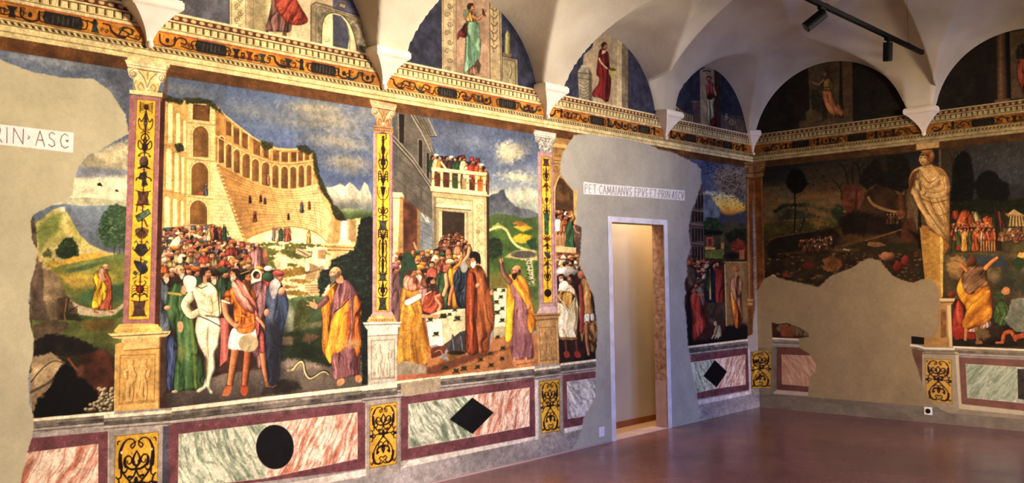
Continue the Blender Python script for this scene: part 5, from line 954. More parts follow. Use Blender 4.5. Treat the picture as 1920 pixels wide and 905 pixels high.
def dado_left(c):
    c.P([(-900,905),(-60,795),(64,784),(214,771),(322,764),(500,743.5),(690,722.7),(745,714),(1003,686),(1051,681),(1119,672.5),(1270,651),(1402,635),(1500,624),(1500,1000),(-900,2000)],(158,152,150),amp=.14,sc=5)     # grey stone base
    c.R(-12,0,0.0,.17,lambda X,Y,A,Z,q:np.array((164,158,158),np.float32)*(.8+.35*fbm(A*2.5,Z*6,31,4))[...,None])
    # A : left of first pedestal
    cap_lines(c,[(-60,795),(64,784),(214,771)],1,h=.85)
    c.P([(-60,836),(64,820.5),(204,808),(203,1000),(-60,1000)],PURP,amp=.14,sc=14); marble(c,[(-60,862),(184,832),(183,1010),(-60,1010)],'r')
    # pedestal blocks
    def block(q,yel,capy,x0,x1,h=1.):
        c.P(q,STONE,amp=.14,sc=12); c.L([q[0],q[3]],1.6,(206,198,186),a=.7); c.L([q[1],q[2]],1.6,(120,110,106),a=.6)
        cap_lines(c,[(x0,capy[0]),(x1,capy[1])],1,h=h); arabesque(c,yel)
    c.P([(300,790),(318,790),(316,1000),(300,1000)],(92,90,106),amp=.2,sc=12)
    block([(203,800),(306,790),(303,1000),(202,1000)],[(216.5,817.7),(297,809),(292.5,1005),(211,1018)],(778,768),195,322,.9)
    # B
    cap_lines(c,[(322,764),(500,743.5),(690,722.7)],1,h=1.08)
    c.P([(316.5,796),(685,754.5),(685,878),(316,925)],PURP,amp=.16,sc=14)
    W=lambda p,q,h:c.P([p,q,(q[0],q[1]+h),(p[0],p[1]+h)],(206,198,190),amp=.08,sc=20)
    marble(c,[(335.4,814),(503,793.3),(500,895.5),(334,915.5)],'g'); marble(c,[(503,793.3),(670,773),(670,859.5),(500,895.5)],'r')
    c.P([(335.4,814),(670,773),(670,859.5),(334,915.5)],(0,0,0),a=0)
    c.E(515.5,837.5,36.5,42.5,(206,196,184),soft=.8,a=.5); c.E(515.5,837.5,35.3,41.5,(26,24,28),amp=.35,sc=20,soft=.8)
    c.P([(500,912),(686,879),(686,892),(500,926)],(206,198,190),amp=.08)
    block([(686,748),(750.5,741),(750,884),(686,891)],[(693.6,760.7),(744,753.3),(743,868.5),(693.3,877.6)],(727,719),679,757,.85)
    c.P([(690,722),(745,714),(746,720),(690,727)],(206,200,188))
    # C
    cap_lines(c,[(745,714),(870,700.5),(1003,686)],1,h=.76)
    c.P([(751.6,744),(1001.6,708.6),(1004,817),(751.6,864)],PURP,amp=.16,sc=14)
    c.P([(752,718),(826,706),(826,728),(808,734),(770,742),(752,738)],(166,154,132),rag=1.5,amp=.1)
    marble(c,[(766,757.6),(885.7,740.6),(885.7,818.5),(766,839.6)],'g'); marble(c,[(885.7,740.6),(992.5,726.4),(992.5,798.5),(885.7,818.5)],'r')
    c.P([(885.7,745),(925.6,773),(885.7,813),(843,786)],(28,26,30),amp=.35,sc=20,soft=.7)
    c.P([(754,877),(766,863),(1004,817.5),(1005.5,823)],(206,198,190),amp=.08); c.P([(1003,703),(1008,702),(1009,823),(1004,824)],(206,198,192),amp=.06)
    block([(1008,700),(1055,697),(1056,815),(1010,823)],[(1012,715),(1048.5,711),(1049.8,806.8),(1016,812)],(691,684),1002,1057,.66)
    # D
    cap_lines(c,[(1051,681),(1119,672.5)],1,h=.68)
    c.P([(1055,703),(1125,694),(1125,790),(1057,802.5)],PURP,amp=.16,sc=14); marble(c,[(1062.8,715.7),(1125,707),(1125,775),(1065,784.7)],'w')
    c.P([(1058,803),(1110,793),(1110,800),(1060,811)],(206,198,190),amp=.08)
    # E
    cap_lines(c,[(1270,651),(1402,635)],1,h=.6)
    c.P([(1280,668),(1403,652),(1405,730),(1280,753)],PURP,amp=.16,sc=14)
    marble(c,[(1290,680),(1342,673),(1342,728),(1290,739.5)],'g'); marble(c,[(1342,673),(1396.8,665),(1398,720.4),(1342,728)],'r'); c.P([(1340.5,674.7),(1363,696.6),(1343.5,725.4),(1319,704.5)],(24,22,24),amp=.3,sc=20,soft=.6)
    c.P([(1280,756),(1405,732),(1407,739),(1280,765)],(206,198,196),amp=.08); c.P([(1402,652),(1406,651),(1409,738),(1405,739)],(200,190,188))
    c.P([(1406,650),(1440,652),(1440,742),(1409,742)],STONE,amp=.14,sc=12)
    arabesque(c,[(1409,661),(1441,656),(1441,726.5),(1409.5,728)])
def letters(c,txt,q,ink,w,ww=None):
    # simple stroke capitals laid along the quad
    G={'R':[[(0,1),(0,0),(.7,0),(.8,.22),(.7,.48),(0,.5)],[(.35,.5),(.95,1)]],'I':[[(.2,0),(.2,1)]],'N':[[(0,1),(.05,0),(.85,1),(.9,0)]],'A':[[(0,1),(.45,0),(.95,1)],[(.2,.62),(.72,.62)]],'S':[[(.7,.12),(.4,0),(.1,.15),(.15,.4),(.65,.6),(.7,.88),(.4,1),(.05,.86)]],'C':[[(.85,.15),(.5,0),(.12,.2),(0,.55),(.15,.88),(.5,1),(.85,.88)]],'P':[[(0,1),(0,0),(.6,0),(.72,.24),(.6,.48),(0,.5)]],'E':[[(.7,0),(0,0),(0,1),(.7,1)],[(0,.5),(.55,.5)]],'T':[[(0,0),(.9,0)],[(.45,0),(.45,1)]],'M':[[(0,1),(.12,0),(.5,.8),(.88,0),(1,1)]],'V':[[(0,0),(.45,1),(.9,0)]],'.':[[(.05,.5),(.12,.5)]],'>':[[(0,.4),(.3,.5),(0,.62)]],' ':[]}
    wd={'I':.4,'.':.3,' ':.35,'M':1.05,'N':1.,'>':.45,'T':.9}
    m=quadmap(q); tot=sum(wd.get(ch,.85)+.18 for ch in txt); x=0
    for ch in txt:
        for st in G[ch]: c.L([m((x+p[0]*wd.get(ch,.85)*(.9 if ch!='I' else 1))/tot,p[1]) for p in st],w,ink,w1=ww or w*.8,a=.9,soft=.5)
        x+=wd.get(ch,.85)+.18
def paint_left(c):
    scene1(c);scene2(c);scene3(c);scene4(c);scene5(c)
    lunettes(c)
    bands(c,-12,0.02)
    pj=lambda a,z:tuple(float(v) for v in project(np.float64(a),0.,z))
    for i,(a0,a1,pq) in enumerate([(-9.4,-7.64,(-8.13,-8.9)),(-7.6,-5.79,(-7.2,-6.32)),(-5.75,-3.88,(-5.1,-4.38)),(-3.85,-1.94,(-3.1,-2.3)),(-1.9,-.02,(-1.4,-.6))]):
        friezework(c,a0,a1,pj,seed=i+2,k=max(.6,1.25-.14*i),plaq=pq)
    pilasters(c); corner_left(c)
    dado_left(c)
    c.P([(-400,-200),(-400,-200),(-399,-200)],(0,0,0))
    contrast(c,.5); patina(c)
    plaster(c,PATCH_L,(192,180,140)); plaster(c,PATCH_D,(172,166,146)); plaster(c,PATCH_C,(166,156,138),rag=.8)
    # lettered strips laid into the plaster
    c.P([(-160,216),(0,233),(138,249),(137,286),(0,271),(-160,254)],(238,234,222),amp=.05,sc=20)
    letters(c,'PRIN>ASC',[(-39.5,233),(136,252),(136,279),(-39.5,262)],(104,60,42),1.4,1.9)
    c.P([(122,263),(129,262),(127,267)],(90,50,36))
    c.P([(1094,340.5),(1130,345),(1284,357),(1284,376),(1210,370),(1094.5,363.5)],(238,234,222),amp=.05,sc=30)
    letters(c,'PET.CAMAIANVS.EPVS.ET.PRIN.ASCV',[(1097,345),(1284,360),(1283,373.5),(1097,361)],(78,66,62),.85)
def ids_left(c):
    # 0 wall plaster; others named fresco fields
    X,Y,A,Z=c.X,c.Y,c.A,c.Z; I=np.zeros(X.shape,np.int32)
    def S(pts,k,msk=None):
        m=c.sd(pts,X,Y)>0
        if msk is not None: m&=msk
        I[m]=k
    mid=(Z>.5)&(Z<2.917)
    edges=[(-9.9,-7.82),(-7.56,-5.87),(-5.70,-4.02),(-3.80,-1.9),(-1.9,-.09)]
    S([(-900,60),(243,130),(243,182),(229,610),(216,660),(214,774),(64,784),(-900,900)],1,mid)
    S([(300,130),(318,127),(310,182),(299,612),(320,621),(303,640),(300,769),(322,764),(690,722.7),(690,620),(680,606),(698,590),(700,246),(695,190),(694,100)],2,mid)
    S([(743,150),(743,199),(737,245),(736,588),(753,603),(745,616),(745,714),(1003,686),(1010,688),(1005,603),(1001,590),(1010,577),(1008,284),(1001,250),(1001,200)],3,mid)
    S([(1043,200),(1042,254),(1037,288),(1042,575),(1051,586),(1047,600),(1049,683),(1125,674),(1125,230)],4,mid)
    S([(1230,250),(1395,300),(1399,333),(1402,560),(1402,636),(1270,651)],5,mid)
    return I
PATCH_E=[(1380,560),(1421,544),(1433,522),(1447,516),(1470,524),(1500,530),(1535,538),(1555,519),(1575,510),(1597,502),(1614,490),(1630,484),(1649,488),(1663,505),(1674,516),(1695,527),(1712,530),(1729,524),(1743,522),(1755,530),(1760,542),(1761,560),(1759,586),(1760,610),(1753,630),(1738,634),(1709,630),(1708,646),(1710,652),(1713,672),(1720,688),(1729,720),(1738,741),(1748,753),(1763,767),(1791,779),(1840,800),(1860,850),(1300,850)]
FRAG_E=[(1447,604),(1458,607),(1475,605),(1500,614),(1515,624),(1517,631),(1497,634),(1499,652),(1516,662),(1530,680),(1530,694),(1517,708),(1515,742),(1440,742),(1448,700),(1448,632)]
def paint_end(c):
    c.P([(1380,250),(2900,100),(2900,900),(1380,900)],(100,88,66))
    # sky and hills of the left scene
    c.P([(1400,300),(1760,255),(1760,430),(1400,440)],gradY([(300,(40,44,44)),(335,(66,60,46)),(365,(112,90,60)),(400,(120,96,66)),(430,(96,80,54))]),amp=.25,sc=4)
    c.L([(1432,352),(1480,350),(1520,340)],2,(90,98,98),a=.6,soft=2); c.P([(1425,310),(1520,300),(1500,335),(1425,350)],(32,40,48),soft=8,a=.7,rag=6)
    for (x,y,rx,ry,cl) in [(1545,318,60,10,(74,60,44)),(1590,300,50,10,(60,50,38)),(1500,372,60,10,(132,100,66)),(1560,350,50,10,(90,68,48)),(1640,330,40,16,(70,56,40))]: c.E(x,y,rx,ry,cl,rot=-.15,soft=6,rag=7,a=.7,seed=int(x))
    for x,y in ((1532,320),(1543,330),(1525,347),(1560,352),(1516,344),(1549,340)): c.P([(x-3,y),(x,y-1.5),(x+4,y+1),(x,y+1)],(26,22,18),soft=.6)
    c.P([(1450,378),(1460,362),(1475,354),(1490,362),(1500,378)],(92,84,70),soft=2,rag=2); c.P([(1425,385),(1460,372),(1500,374),(1560,372),(1580,390),(1580,450),(1425,460)],gradY([(372,(104,86,58)),(400,(110,92,64)),(440,(92,78,48))]),amp=.3,sc=6,soft=2,rag=3)
    c.P([(1448,395),(1470,382),(1510,380),(1560,392),(1585,400),(1570,405),(1520,388),(1475,388),(1452,402)],(40,52,34),rag=2.5,soft=1.5)
    c.P([(1452,398),(1480,390),(1515,396),(1528,404),(1500,412),(1460,412)],(62,66,52),rag=3,soft=2,amp=.3); c.E(1540,390,36,16,(128,104,70),soft=4,rag=4,a=.6); c.E(1572,396,12,14,(40,62,38),soft=3,rag=3,a=.8)
    c.P([(1425,420),(1480,414),(1560,410),(1600,420),(1600,450),(1425,450)],(78,74,40),amp=.3,sc=9,rag=3,soft=2); c.E(1535,418,16,7,(150,120,66),soft=3,rag=3,a=.7)
    rn=random.Random(9)
    for i in range(60): x=rn.uniform(1480,1600);y=rn.uniform(385,440); c.E(x,y,2.4,1.3,rn.choice([(50,52,32),(150,120,80),(60,44,30)]),a=.6)
    c.P([(1430,445),(1452,438),(1490,436),(1540,430),(1620,415),(1700,420),(1760,420),(1760,540),(1430,560)],gradY([(430,(84,62,36)),(470,(66,50,34)),(520,(62,52,36))]),amp=.4,sc=7,soft=2)
    c.P([(1436,455),(1470,440),(1520,434),(1560,428),(1575,440),(1560,470),(1500,478),(1440,490)],(44,36,26),rag=3,soft=3,amp=.3)
    c.L([(1436,460),(1448,447),(1475,441),(1530,432)],1.6,(110,84,48),sm=True)
    # rocks, cave, cliff
    c.P([(1576,372),(1582,352),(1596,346),(1610,348),(1622,358),(1626,375),(1624,396),(1606,400),(1586,396)],(104,62,46),sm=True,amp=.3,sc=12); c.P([(1610,362),(1620,356),(1626,372),(1622,394),(1610,392)],(126,80,60),soft=2,a=.8); c.L([(1606,355),(1604,395)],3,(56,34,26),a=.7,soft=2)
    c.P([(1624,360),(1650,345),(1660,330),(1690,330),(1700,350),(1700,450),(1620,450),(1600,420)],(74,54,38),amp=.4,sc=9,rag=3,soft=2); c.P([(1659,342),(1664,338),(1682,344),(1696,358),(1695,366),(1684,364),(1672,352)],(120,92,62),amp=.2); c.P([(1684,366),(1692,366),(1694,398),(1686,400)],(110,68,48),soft=2)
    c.P([(1570,410),(1585,400),(1605,396),(1620,398),(1640,402),(1660,410),(1690,412),(1690,440),(1640,440),(1580,438)],(46,34,26),rag=4,soft=3,amp=.4)
    c.L([(1628,370),(1636,382),(1652,390),(1668,395),(1684,398)],5,(150,118,76),sm=True); c.E(1688,402,9,8,(128,80,54),soft=2,rag=2)
    for x in (1664,1670,1676,1682): c.stand(x,420,20,rn.choice([(120,70,50),(100,52,40),(90,70,50)]),seed=x)
    c.P([(1690,430),(1700,410),(1712,408),(1722,440),(1722,456),(1690,452)],(96,60,42),amp=.3,rag=2)
    # trees
    for p,w in (([(1490,365),(1491,400),(1489,436)],2.4),([(1508,408),(1504,424),(1500,434)],1.6),([(1590,346),(1587,325),(1580,312),(1574,308)],1.8),([(1599,345),(1598,318),(1600,312)],1.6),([(1612,345),(1611,318),(1604,306),(1598,306)],1.8),([(1611,320),(1620,306)],1.3),([(1578,360),(1570,345),(1560,336)],1.6),([(1575,352),(1580,342)],1.2),([(1588,325),(1584,332)],1.1)): c.L(p,w,(26,20,14),sm=True)
    c.foliage([(1474,345),(1478,325),(1486,318),(1500,318),(1508,328),(1514,346),(1506,358),(1490,364),(1478,352)],(14,14,10),(40,38,24),r=2.6,seed=31)
    c.foliage([(1612,340),(1620,318),(1640,300),(1665,292),(1690,290),(1702,300),(1707,320),(1704,350),(1690,362),(1660,350),(1640,345),(1624,356)],(30,28,22),(60,54,36),r=3.6,seed=32); c.P([(1650,298),(1662,294),(1664,320),(1654,322)],(74,58,36),soft=4,a=.6)
    # valley floor
    c.L([(1470,475),(1550,468),(1620,448),(1680,436)],4,(110,84,46),sm=True,a=.7,soft=2); c.L([(1580,462),(1640,446),(1690,430)],1.4,(150,118,70),sm=True)
    c.P([(1560,470),(1600,456),(1620,452),(1660,456),(1720,455),(1722,470),(1600,476)],(62,54,34),soft=2,rag=2); c.P([(1628,453),(1650,454),(1662,460),(1640,463),(1626,460)],(140,106,62),amp=.2)
    c.crowd([(1500,452,1560,446,3),(1505,462,1560,456,3.2)],seed=3,pal=[(90,54,38),(60,50,40),(110,70,44)],skins=[(130,90,60)])
    for i in range(240):
        x=rn.uniform(1432,1735);y=rn.uniform(474,540); cl=rn.choice([(110,98,66),(70,56,40),(128,108,74),(96,44,36),(56,48,36),(120,76,50)]); c.E(x,y,rn.uniform(1.5,4.5),rn.uniform(1,2.6),cl,rot=rn.uniform(-.6,.6),a=.75,shade=.4)
    c.E(1580,468,22,3,(130,98,54),a=.7,soft=2); c.L([(1582,467),(1592,469)],1.6,(190,180,160))
    c.E(1664,480,15,8,(160,112,76),rag=2,shade=.5); c.E(1683,500,9,9,(128,40,34),rag=2,shade=.4); c.E(1697,488,7,10,(140,56,40),rag=2,shade=.4); c.E(1515,497,10,6,(110,44,36),rag=2); c.E(1560,495,18,14,(124,84,52),rag=4,amp=.3); c.E(1450,518,5,4,(170,160,130)); c.E(1473,515,6,4,(140,60,44)); c.E(1718,475,4,4,(110,60,40))
    # right scene
    c.P([(1765,262),(2900,120),(2900,430),(1765,400)],gradY([(262,(56,56,52)),(320,(58,60,66)),(380,(44,48,52)),(400,(40,44,36))]),amp=.25,sc=5)
    c.P([(1765,270),(1810,262),(1800,330),(1768,330)],(70,58,42),soft=5,rag=5,a=.8)
    for i in range(130):
        x=rn.uniform(1800,2100);y=rn.uniform(262,350); c.L([(x,y),(x-.8,y+3)],1,(120,124,128),a=.5)
    for p in ([(1786,330),(1785,300),(1780,285)],[(1786,310),(1795,292),(1794,284)],[(1786,300),(1790,288)]): c.L(p,1.3,(40,30,20),sm=True)
    c.P([(1765,385),(1830,378),(1920,372),(2900,330),(2900,700),(1765,700)],gradY([(372,(44,50,30)),(400,(40,46,28)),(440,(76,72,42)),(480,(84,76,48))]),amp=.3,sc=8,soft=2)
    c.foliage([(1783,375),(1786,330),(1790,300),(1800,286),(1810,284),(1820,296),(1824,320),(1828,350),(1822,378),(1800,388)],(12,14,10),(40,42,28),r=3.2,seed=33)
    c.foliage([(1826,345),(1835,330),(1850,320),(1866,322),(1876,338),(1890,345),(1893,360),(1888,378),(1860,380),(1835,372)],(12,14,10),(38,40,26),r=3.2,seed=34)
    c.foliage([(1768,385),(1830,372),(1880,378),(2000,360),(2000,398),(1768,400)],(26,32,18),(56,62,34),r=3,seed=35,rag=3)
    for (pts,cl) in [([(1783,410),(1786,396),(1796,392),(1800,412)],(150,62,34)),([(1792,420),(1800,398),(1810,392),(1822,400),(1828,422)],(176,84,40)),([(1822,396),(1832,396),(1846,426),(1836,426),(1824,408)],(170,156,110)),([(1842,410),(1850,404),(1860,408),(1858,430),(1848,426)],(186,84,34)),([(1867,396),(1874,396),(1888,426),(1868,424)],(118,62,54)),([(1880,395),(1890,398),(1892,410)],(96,60,40))]: c.robe(pts,cl,sm=False,wf=4,lf=30,seed=int(pts[0][0]))
    c.P([(1887,402),(1901,392),(1918,402),(1921,404),(1927,424),(1890,424),(1892,408)],(170,146,100),amp=.1)
    for i in range(6): c.L([(1893+i*5,404),(1890+i*6.4,423)],2.2,(64,52,38))
    c.L([(1886,402),(1920,404)],2.4,(150,120,74))
    c.crowd([(1788,424,1862,424,4.5),(1790,432,1860,430,5)],seed=21,pal=[(196,92,44),(176,70,40),(206,130,60),(160,60,40)],skins=[(206,140,86)])
    for x,cl in ((1797,(70,84,50)),(1808,(206,150,70)),(1820,(70,84,50)),(1828,(190,90,40)),(1842,(206,150,110)),(1852,(186,80,44)),(1862,(190,96,50))): c.stand(x,470,44,cl,leg=(206,130,80) if x>1838 else None,seed=x,skin=(206,150,96))
    c.E(1797,464,4,5,(176,50,30)); c.L([(1800,398),(1790,425),(1784,460),(1784,476)],2.2,(60,50,34),sm=True); c.L([(1784,476),(1850,474)],1.6,(110,90,50)); c.P([(1863,380),(1872,400),(1876,440),(1880,470),(1868,470),(1866,430)],(54,40,28),amp=.2)
    c.crowd([(1880,432,1960,428,3.4),(1874,440,1960,438,3.6)],seed=22,pal=[(120,74,50),(90,80,54),(130,90,60)],skins=[(140,96,64)])
    c.P([(1768,478),(1880,476),(1990,470),(1990,650),(1768,650)],gradY([(476,(92,80,56)),(520,(96,84,60)),(600,(64,50,40)),(650,(50,42,36))]),amp=.4,sc=9,soft=2)
    c.P([(1800,480),(1880,478),(1890,500),(1800,500)],(50,66,84),soft=3,rag=3,a=.8); c.P([(1880,500),(1960,520),(1960,560),(1870,540)],(56,62,54),soft=5,rag=4,a=.7); c.E(1795,500,18,22,(150,118,76),soft=3,rag=4,amp=.2)
    # giant figures in the foreground
    c.robe([(1788,575),(1796,562),(1806,575),(1806,600),(1796,625),(1786,630)],(176,60,36),seed=2); c.P([(1790,612),(1830,610),(1828,635),(1790,636)],(176,44,34),amp=.3,rag=1.5); c.E(1784,552,7,6,(140,60,44),shade=.3)
    c.foliage([(1863,560),(1870,545),(1880,544),(1882,560)],(60,84,44),(90,116,60),r=3,seed=5); c.robe([(1866,575),(1878,562),(1890,575),(1892,600),(1880,612),(1864,600)],(70,96,50),seed=4); c.E(1886,545,8,7,(190,130,80),rag=2); c.E(1910,494,12,12,(48,70,40),rag=2); c.E(1916,478,8,5,(220,170,90),rag=1.5)
    c.P([(1896,562),(1910,558),(1990,560),(1990,625),(1905,622),(1893,612),(1882,598),(1890,588)],(124,128,116),rag=2,amp=.12)
    c.L([(1880,640),(1884,625),(1896,622),(1904,636)],7,(196,96,44),sm=True,shade=.4); c.L([(1904,632),(1930,626)],9,(186,84,40),shade=.4); c.L([(1868,642),(1880,642)],4,(200,110,60))
    c.robe([(1814,620),(1830,612),(1842,606),(1856,600),(1856,612),(1838,618),(1826,622)],(196,160,150),seed=6)
    c.L([(1812,615),(1810,636)],7,(200,140,90),w1=5,shade=.4); c.L([(1832,615),(1834,640)],9,(150,110,72),w1=6,shade=.4); c.P([(1828,640),(1840,638),(1843,644),(1830,645)],(160,110,70)); c.E(1842,625,14,10,(120,98,70),soft=2,rag=3)
    c.robe([(1806,510),(1814,500),(1840,510),(1852,530),(1858,555),(1860,590),(1852,602),(1830,612),(1808,614),(1804,604),(1812,580),(1800,560),(1794,540)],(204,130,36),dk=(140,72,26),hl=(240,180,50),seed=7,wf=8,ang=.7)
    c.robe([(1806,510),(1818,500),(1834,498),(1848,500),(1850,520),(1852,535),(1836,538),(1824,550),(1812,548),(1804,530)],(128,96,70),seed=8,wf=7,ang=.8)
    c.L([(1848,502),(1860,490),(1870,483)],8,(206,130,70),w1=5,shade=.4,sm=True); c.L([(1812,506),(1802,496),(1790,492)],7,(200,130,74),w1=5,shade=.4,sm=True); c.E(1822,490,9,10,(110,62,40),shade=.5)
    c.E(1787,500,12,10,(170,136,84),rag=3,soft=2)
    # beyond the frame the scene runs on
    c.crowd([(1960,560,2200,555,12),(1950,600,2200,595,14)],seed=40)
    # herm between the two scenes
    c.P([(1702,430),(1724,440),(1728,465),(1712,440)],(28,24,20),soft=3); c.P([(1722,385),(1726,395),(1730,470),(1722,465)],(30,24,18),soft=2)
    c.L([(1707,370),(1716,400),(1720,430)],3,(110,116,96),sm=True,a=.8)
    c.P([(1724,425),(1770,440),(1768,520),(1766,560),(1770,572),(1738,565)],(182,140,66),amp=.12,sc=8); c.P([(1762,440),(1768,442),(1768,556),(1764,556)],(216,184,110)); c.P([(1760,430),(1774,440),(1780,462),(1770,478),(1768,450)],(140,96,44),amp=.3)
    c.P([(1728,422),(1742,424),(1744,446),(1732,450)],(176,130,74),amp=.1)
    c.robe([(1708,355),(1704,340),(1710,322),(1726,312),(1750,310),(1768,318),(1778,334),(1780,370),(1780,400),(1779,452),(1766,444),(1752,436),(1740,424),(1730,400),(1722,372)],(206,170,112),dk=(120,86,46),hl=(234,206,146),seed=9,wf=9,ang=-.4,amp=.6)
    c.P([(1706,362),(1704,338),(1712,322),(1722,318),(1718,340),(1710,360)],(126,80,50),soft=1.5,amp=.2); c.robe([(1718,325),(1726,320),(1727,342),(1728,354),(1714,362),(1708,360)],(214,180,122),seed=3,wf=4)
    c.P([(1728,320),(1752,314),(1768,330),(1768,360),(1746,366),(1730,362),(1728,340)],(206,168,110),soft=3,amp=.06); c.E(1755,340,7.5,7,(222,188,130),shade=.5,soft=1.5); c.E(1738,346,6,6,(204,166,108),shade=.3,soft=2,a=.6)
    c.L([(1728,326),(1742,342),(1760,332)],1.6,(140,100,58),sm=True); c.P([(1752,312),(1768,318),(1776,332),(1762,328)],(150,104,64),a=.7,soft=2)
    c.L([(1774,335),(1776,358),(1756,366),(1738,364)],11,(210,174,116),w1=8,shade=.5,sm=True); c.E(1731,363,5,4.5,(206,170,112),shade=.4)
    c.L([(1717,362),(1726,384),(1738,404),(1744,414)],13,(206,168,110),w1=8,shade=.5,sm=True); c.P([(1738,404),(1748,404),(1751,412),(1748,422),(1742,416)],(214,178,122),sm=True); c.L([(1746,414),(1750,424)],2,(200,160,104))
    for p,w_ in (([(1712,350),(1709,335),(1718,322)],2.2),([(1730,372),(1740,396),(1756,420),(1776,446)],1.6),([(1742,370),(1752,396),(1770,424)],1.6),([(1756,372),(1768,396),(1779,412)],1.4),([(1728,372),(1750,380),(1778,374)],1.8),([(1746,396),(1760,404),(1779,398)],1.3),([(1731,345),(1736,354),(1748,352)],1.4),([(1748,348),(1756,350),(1763,344)],1.3)): c.L(p,w_,(112,76,40),sm=True,a=.75,soft=.8)
    c.P([(1706,362),(1712,330),(1722,318),(1716,350)],(96,58,36),a=.55,soft=2); c.P([(1770,318),(1780,340),(1781,450),(1774,448),(1776,380)],(120,84,46),a=.5,soft=2.5)
    c.P([(1734,320),(1735,308),(1748,308),(1750,320)],(196,156,98))
    c.head(1736,297,14,'l',(206,166,106),(140,92,50)); c.E(1738,283,12,4.5,(176,126,72),shade=.4,rot=.1); c.E(1748,292,4.5,7,(168,116,64),shade=.4); c.L([(1726,290),(1732,291)],2.2,(70,44,24)); c.L([(1736,291),(1742,293)],2,(90,58,32),a=.8)
    bands(c,-12,.02,dim=.74)  # same entablature, the end wall's weaker light put into its colours
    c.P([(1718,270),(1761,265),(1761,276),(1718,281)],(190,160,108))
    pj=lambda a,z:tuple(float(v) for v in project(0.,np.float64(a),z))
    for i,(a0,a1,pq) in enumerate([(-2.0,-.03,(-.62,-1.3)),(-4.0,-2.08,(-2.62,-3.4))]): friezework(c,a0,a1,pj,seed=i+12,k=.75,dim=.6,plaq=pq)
    # pier painted in the corner
    c.P([(1410,330),(1430,330),(1434,520),(1420,560),(1410,560)],(120,78,42),amp=.25,sc=12); c.L([(1414,335),(1419,545)],2,(176,136,84),a=.7); c.L([(1428,335),(1432,520)],1.6,(160,120,72),a=.7)
    c.P([(1408,304),(1435,302),(1432,330),(1410,334)],(140,106,70),amp=.15,sc=20); c.E(1430,318,5,6,(156,120,80),shade=.4); c.vol(1430,318,4.5,1.4,1,(64,42,26),1.2); c.L([(1410,324),(1426,323)],1.4,(70,46,28))
    # lunettes
    keep=c.rgb.copy()
    c.P([(1400,80),(1720,80),(1720,260),(1400,260)],(44,42,40),amp=.25,sc=10)
    c.P([(1488,118),(1520,112),(1520,246),(1488,250)],(50,42,36),amp=.2); c.P([(1515,122),(1560,112),(1575,114),(1572,236),(1498,246),(1500,228),(1512,225),(1510,210),(1518,205)],(92,82,62),amp=.25,sc=8); c.P([(1578,112),(1598,114),(1599,228),(1582,232)],(100,80,62),amp=.2,sc=9)
    c.P([(1498,228),(1560,222),(1596,220),(1596,232),(1500,246)],(92,80,62),amp=.2); c.P([(1540,150),(1548,148),(1552,220),(1542,228)],(60,40,28),soft=2,a=.8)
    c.robe([(1541,165),(1548,160),(1556,168),(1566,190),(1578,200),(1581,210),(1576,220),(1560,214),(1550,202),(1544,185)],(176,120,76),seed=2,wf=5,ang=-.4); c.robe([(1541,168),(1547,150),(1556,148),(1562,156),(1560,168),(1552,170)],(150,124,72),seed=3,wf=4); c.head(1549,138,6,'l',(150,110,76),(90,58,36)); c.L([(1544,150),(1534,158),(1524,154)],3.4,(166,124,84),sm=True); c.L([(1542,164),(1556,163)],1.4,(50,40,40)); c.L([(1556,216),(1560,226)],2.4,(90,60,44)); c.L([(1570,216),(1573,224)],2.4,(110,76,54)); c.E(1572,208,10,5,(196,130,96),rot=.5,a=.7,soft=2)
    c.foliage([(1518,176),(1530,166),(1542,180),(1540,210),(1524,205)],(52,52,40),(84,80,58),r=3,seed=6)
    c.P([(1735,40),(2900,-200),(2900,200),(1735,230)],(44,38,34),amp=.25,sc=10)
    c.P([(1827,140),(1850,138),(1855,190),(1832,196)],(30,24,22),soft=3,a=.7); c.P([(1868,60),(1884,60),(1888,186),(1870,190)],gradX([(1868,(70,52,40)),(1876,(120,96,72)),(1888,(60,44,36))]),amp=.1); c.P([(1886,60),(1893,60),(1896,186),(1890,188)],(24,18,16)); c.P([(1893,60),(1960,50),(1960,180),(1896,186)],(92,78,58),amp=.3,sc=12); c.P([(1864,188),(1894,184),(1894,190),(1866,194)],(110,88,62))
    c.robe([(1908,120),(1920,105),(1940,110),(1945,180),(1925,185),(1910,150)],(130,60,42),seed=5); c.foliage([(1904,110),(1908,85),(1925,80),(1930,110)],(36,36,28),(66,62,44),r=3,seed=8)
    for x,cl in ((2050,(120,70,50)),): c.robe([(x,100),(x+20,90),(x+30,150),(x-5,160)],cl,seed=3)
    low=c.Z<3.33; c.rgb[low]=keep[low]
    # dado
    contrast(c,.3,.12); patina(c)
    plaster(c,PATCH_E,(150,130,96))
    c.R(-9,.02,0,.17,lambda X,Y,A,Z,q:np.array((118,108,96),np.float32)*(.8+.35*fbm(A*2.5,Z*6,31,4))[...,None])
    # fragment near the corner
    sub=Canvas.__new__(Canvas)
    keep=c.rgb.copy()
    c.P([(1440,595),(1540,595),(1540,760),(1440,760)],(112,92,84)); c.P([(1440,596),(1530,600),(1530,634),(1440,634)],(52,30,24),amp=.4,sc=14); c.robe([(1456,618),(1466,606),(1490,610),(1510,618),(1515,630),(1480,628)],(92,74,52),seed=3); c.P([(1462,608),(1490,612),(1488,632),(1464,630)],(120,62,36),amp=.3,soft=1.5)
    cap_lines(c,[(1440,632),(1540,637)],1,h=.5)
    c.P([(1456,650),(1540,652),(1540,742),(1456,731)],(104,60,54),amp=.2,sc=14); marble(c,[(1466,665),(1532,667),(1532,725),(1466.7,719.4)],'r'); c.P([(1466,665),(1532,667),(1532,725),(1466.7,719.4)],(150,96,66),a=.5); c.P([(1452,730),(1516,735),(1516,742.5),(1450,738)],(176,162,150))
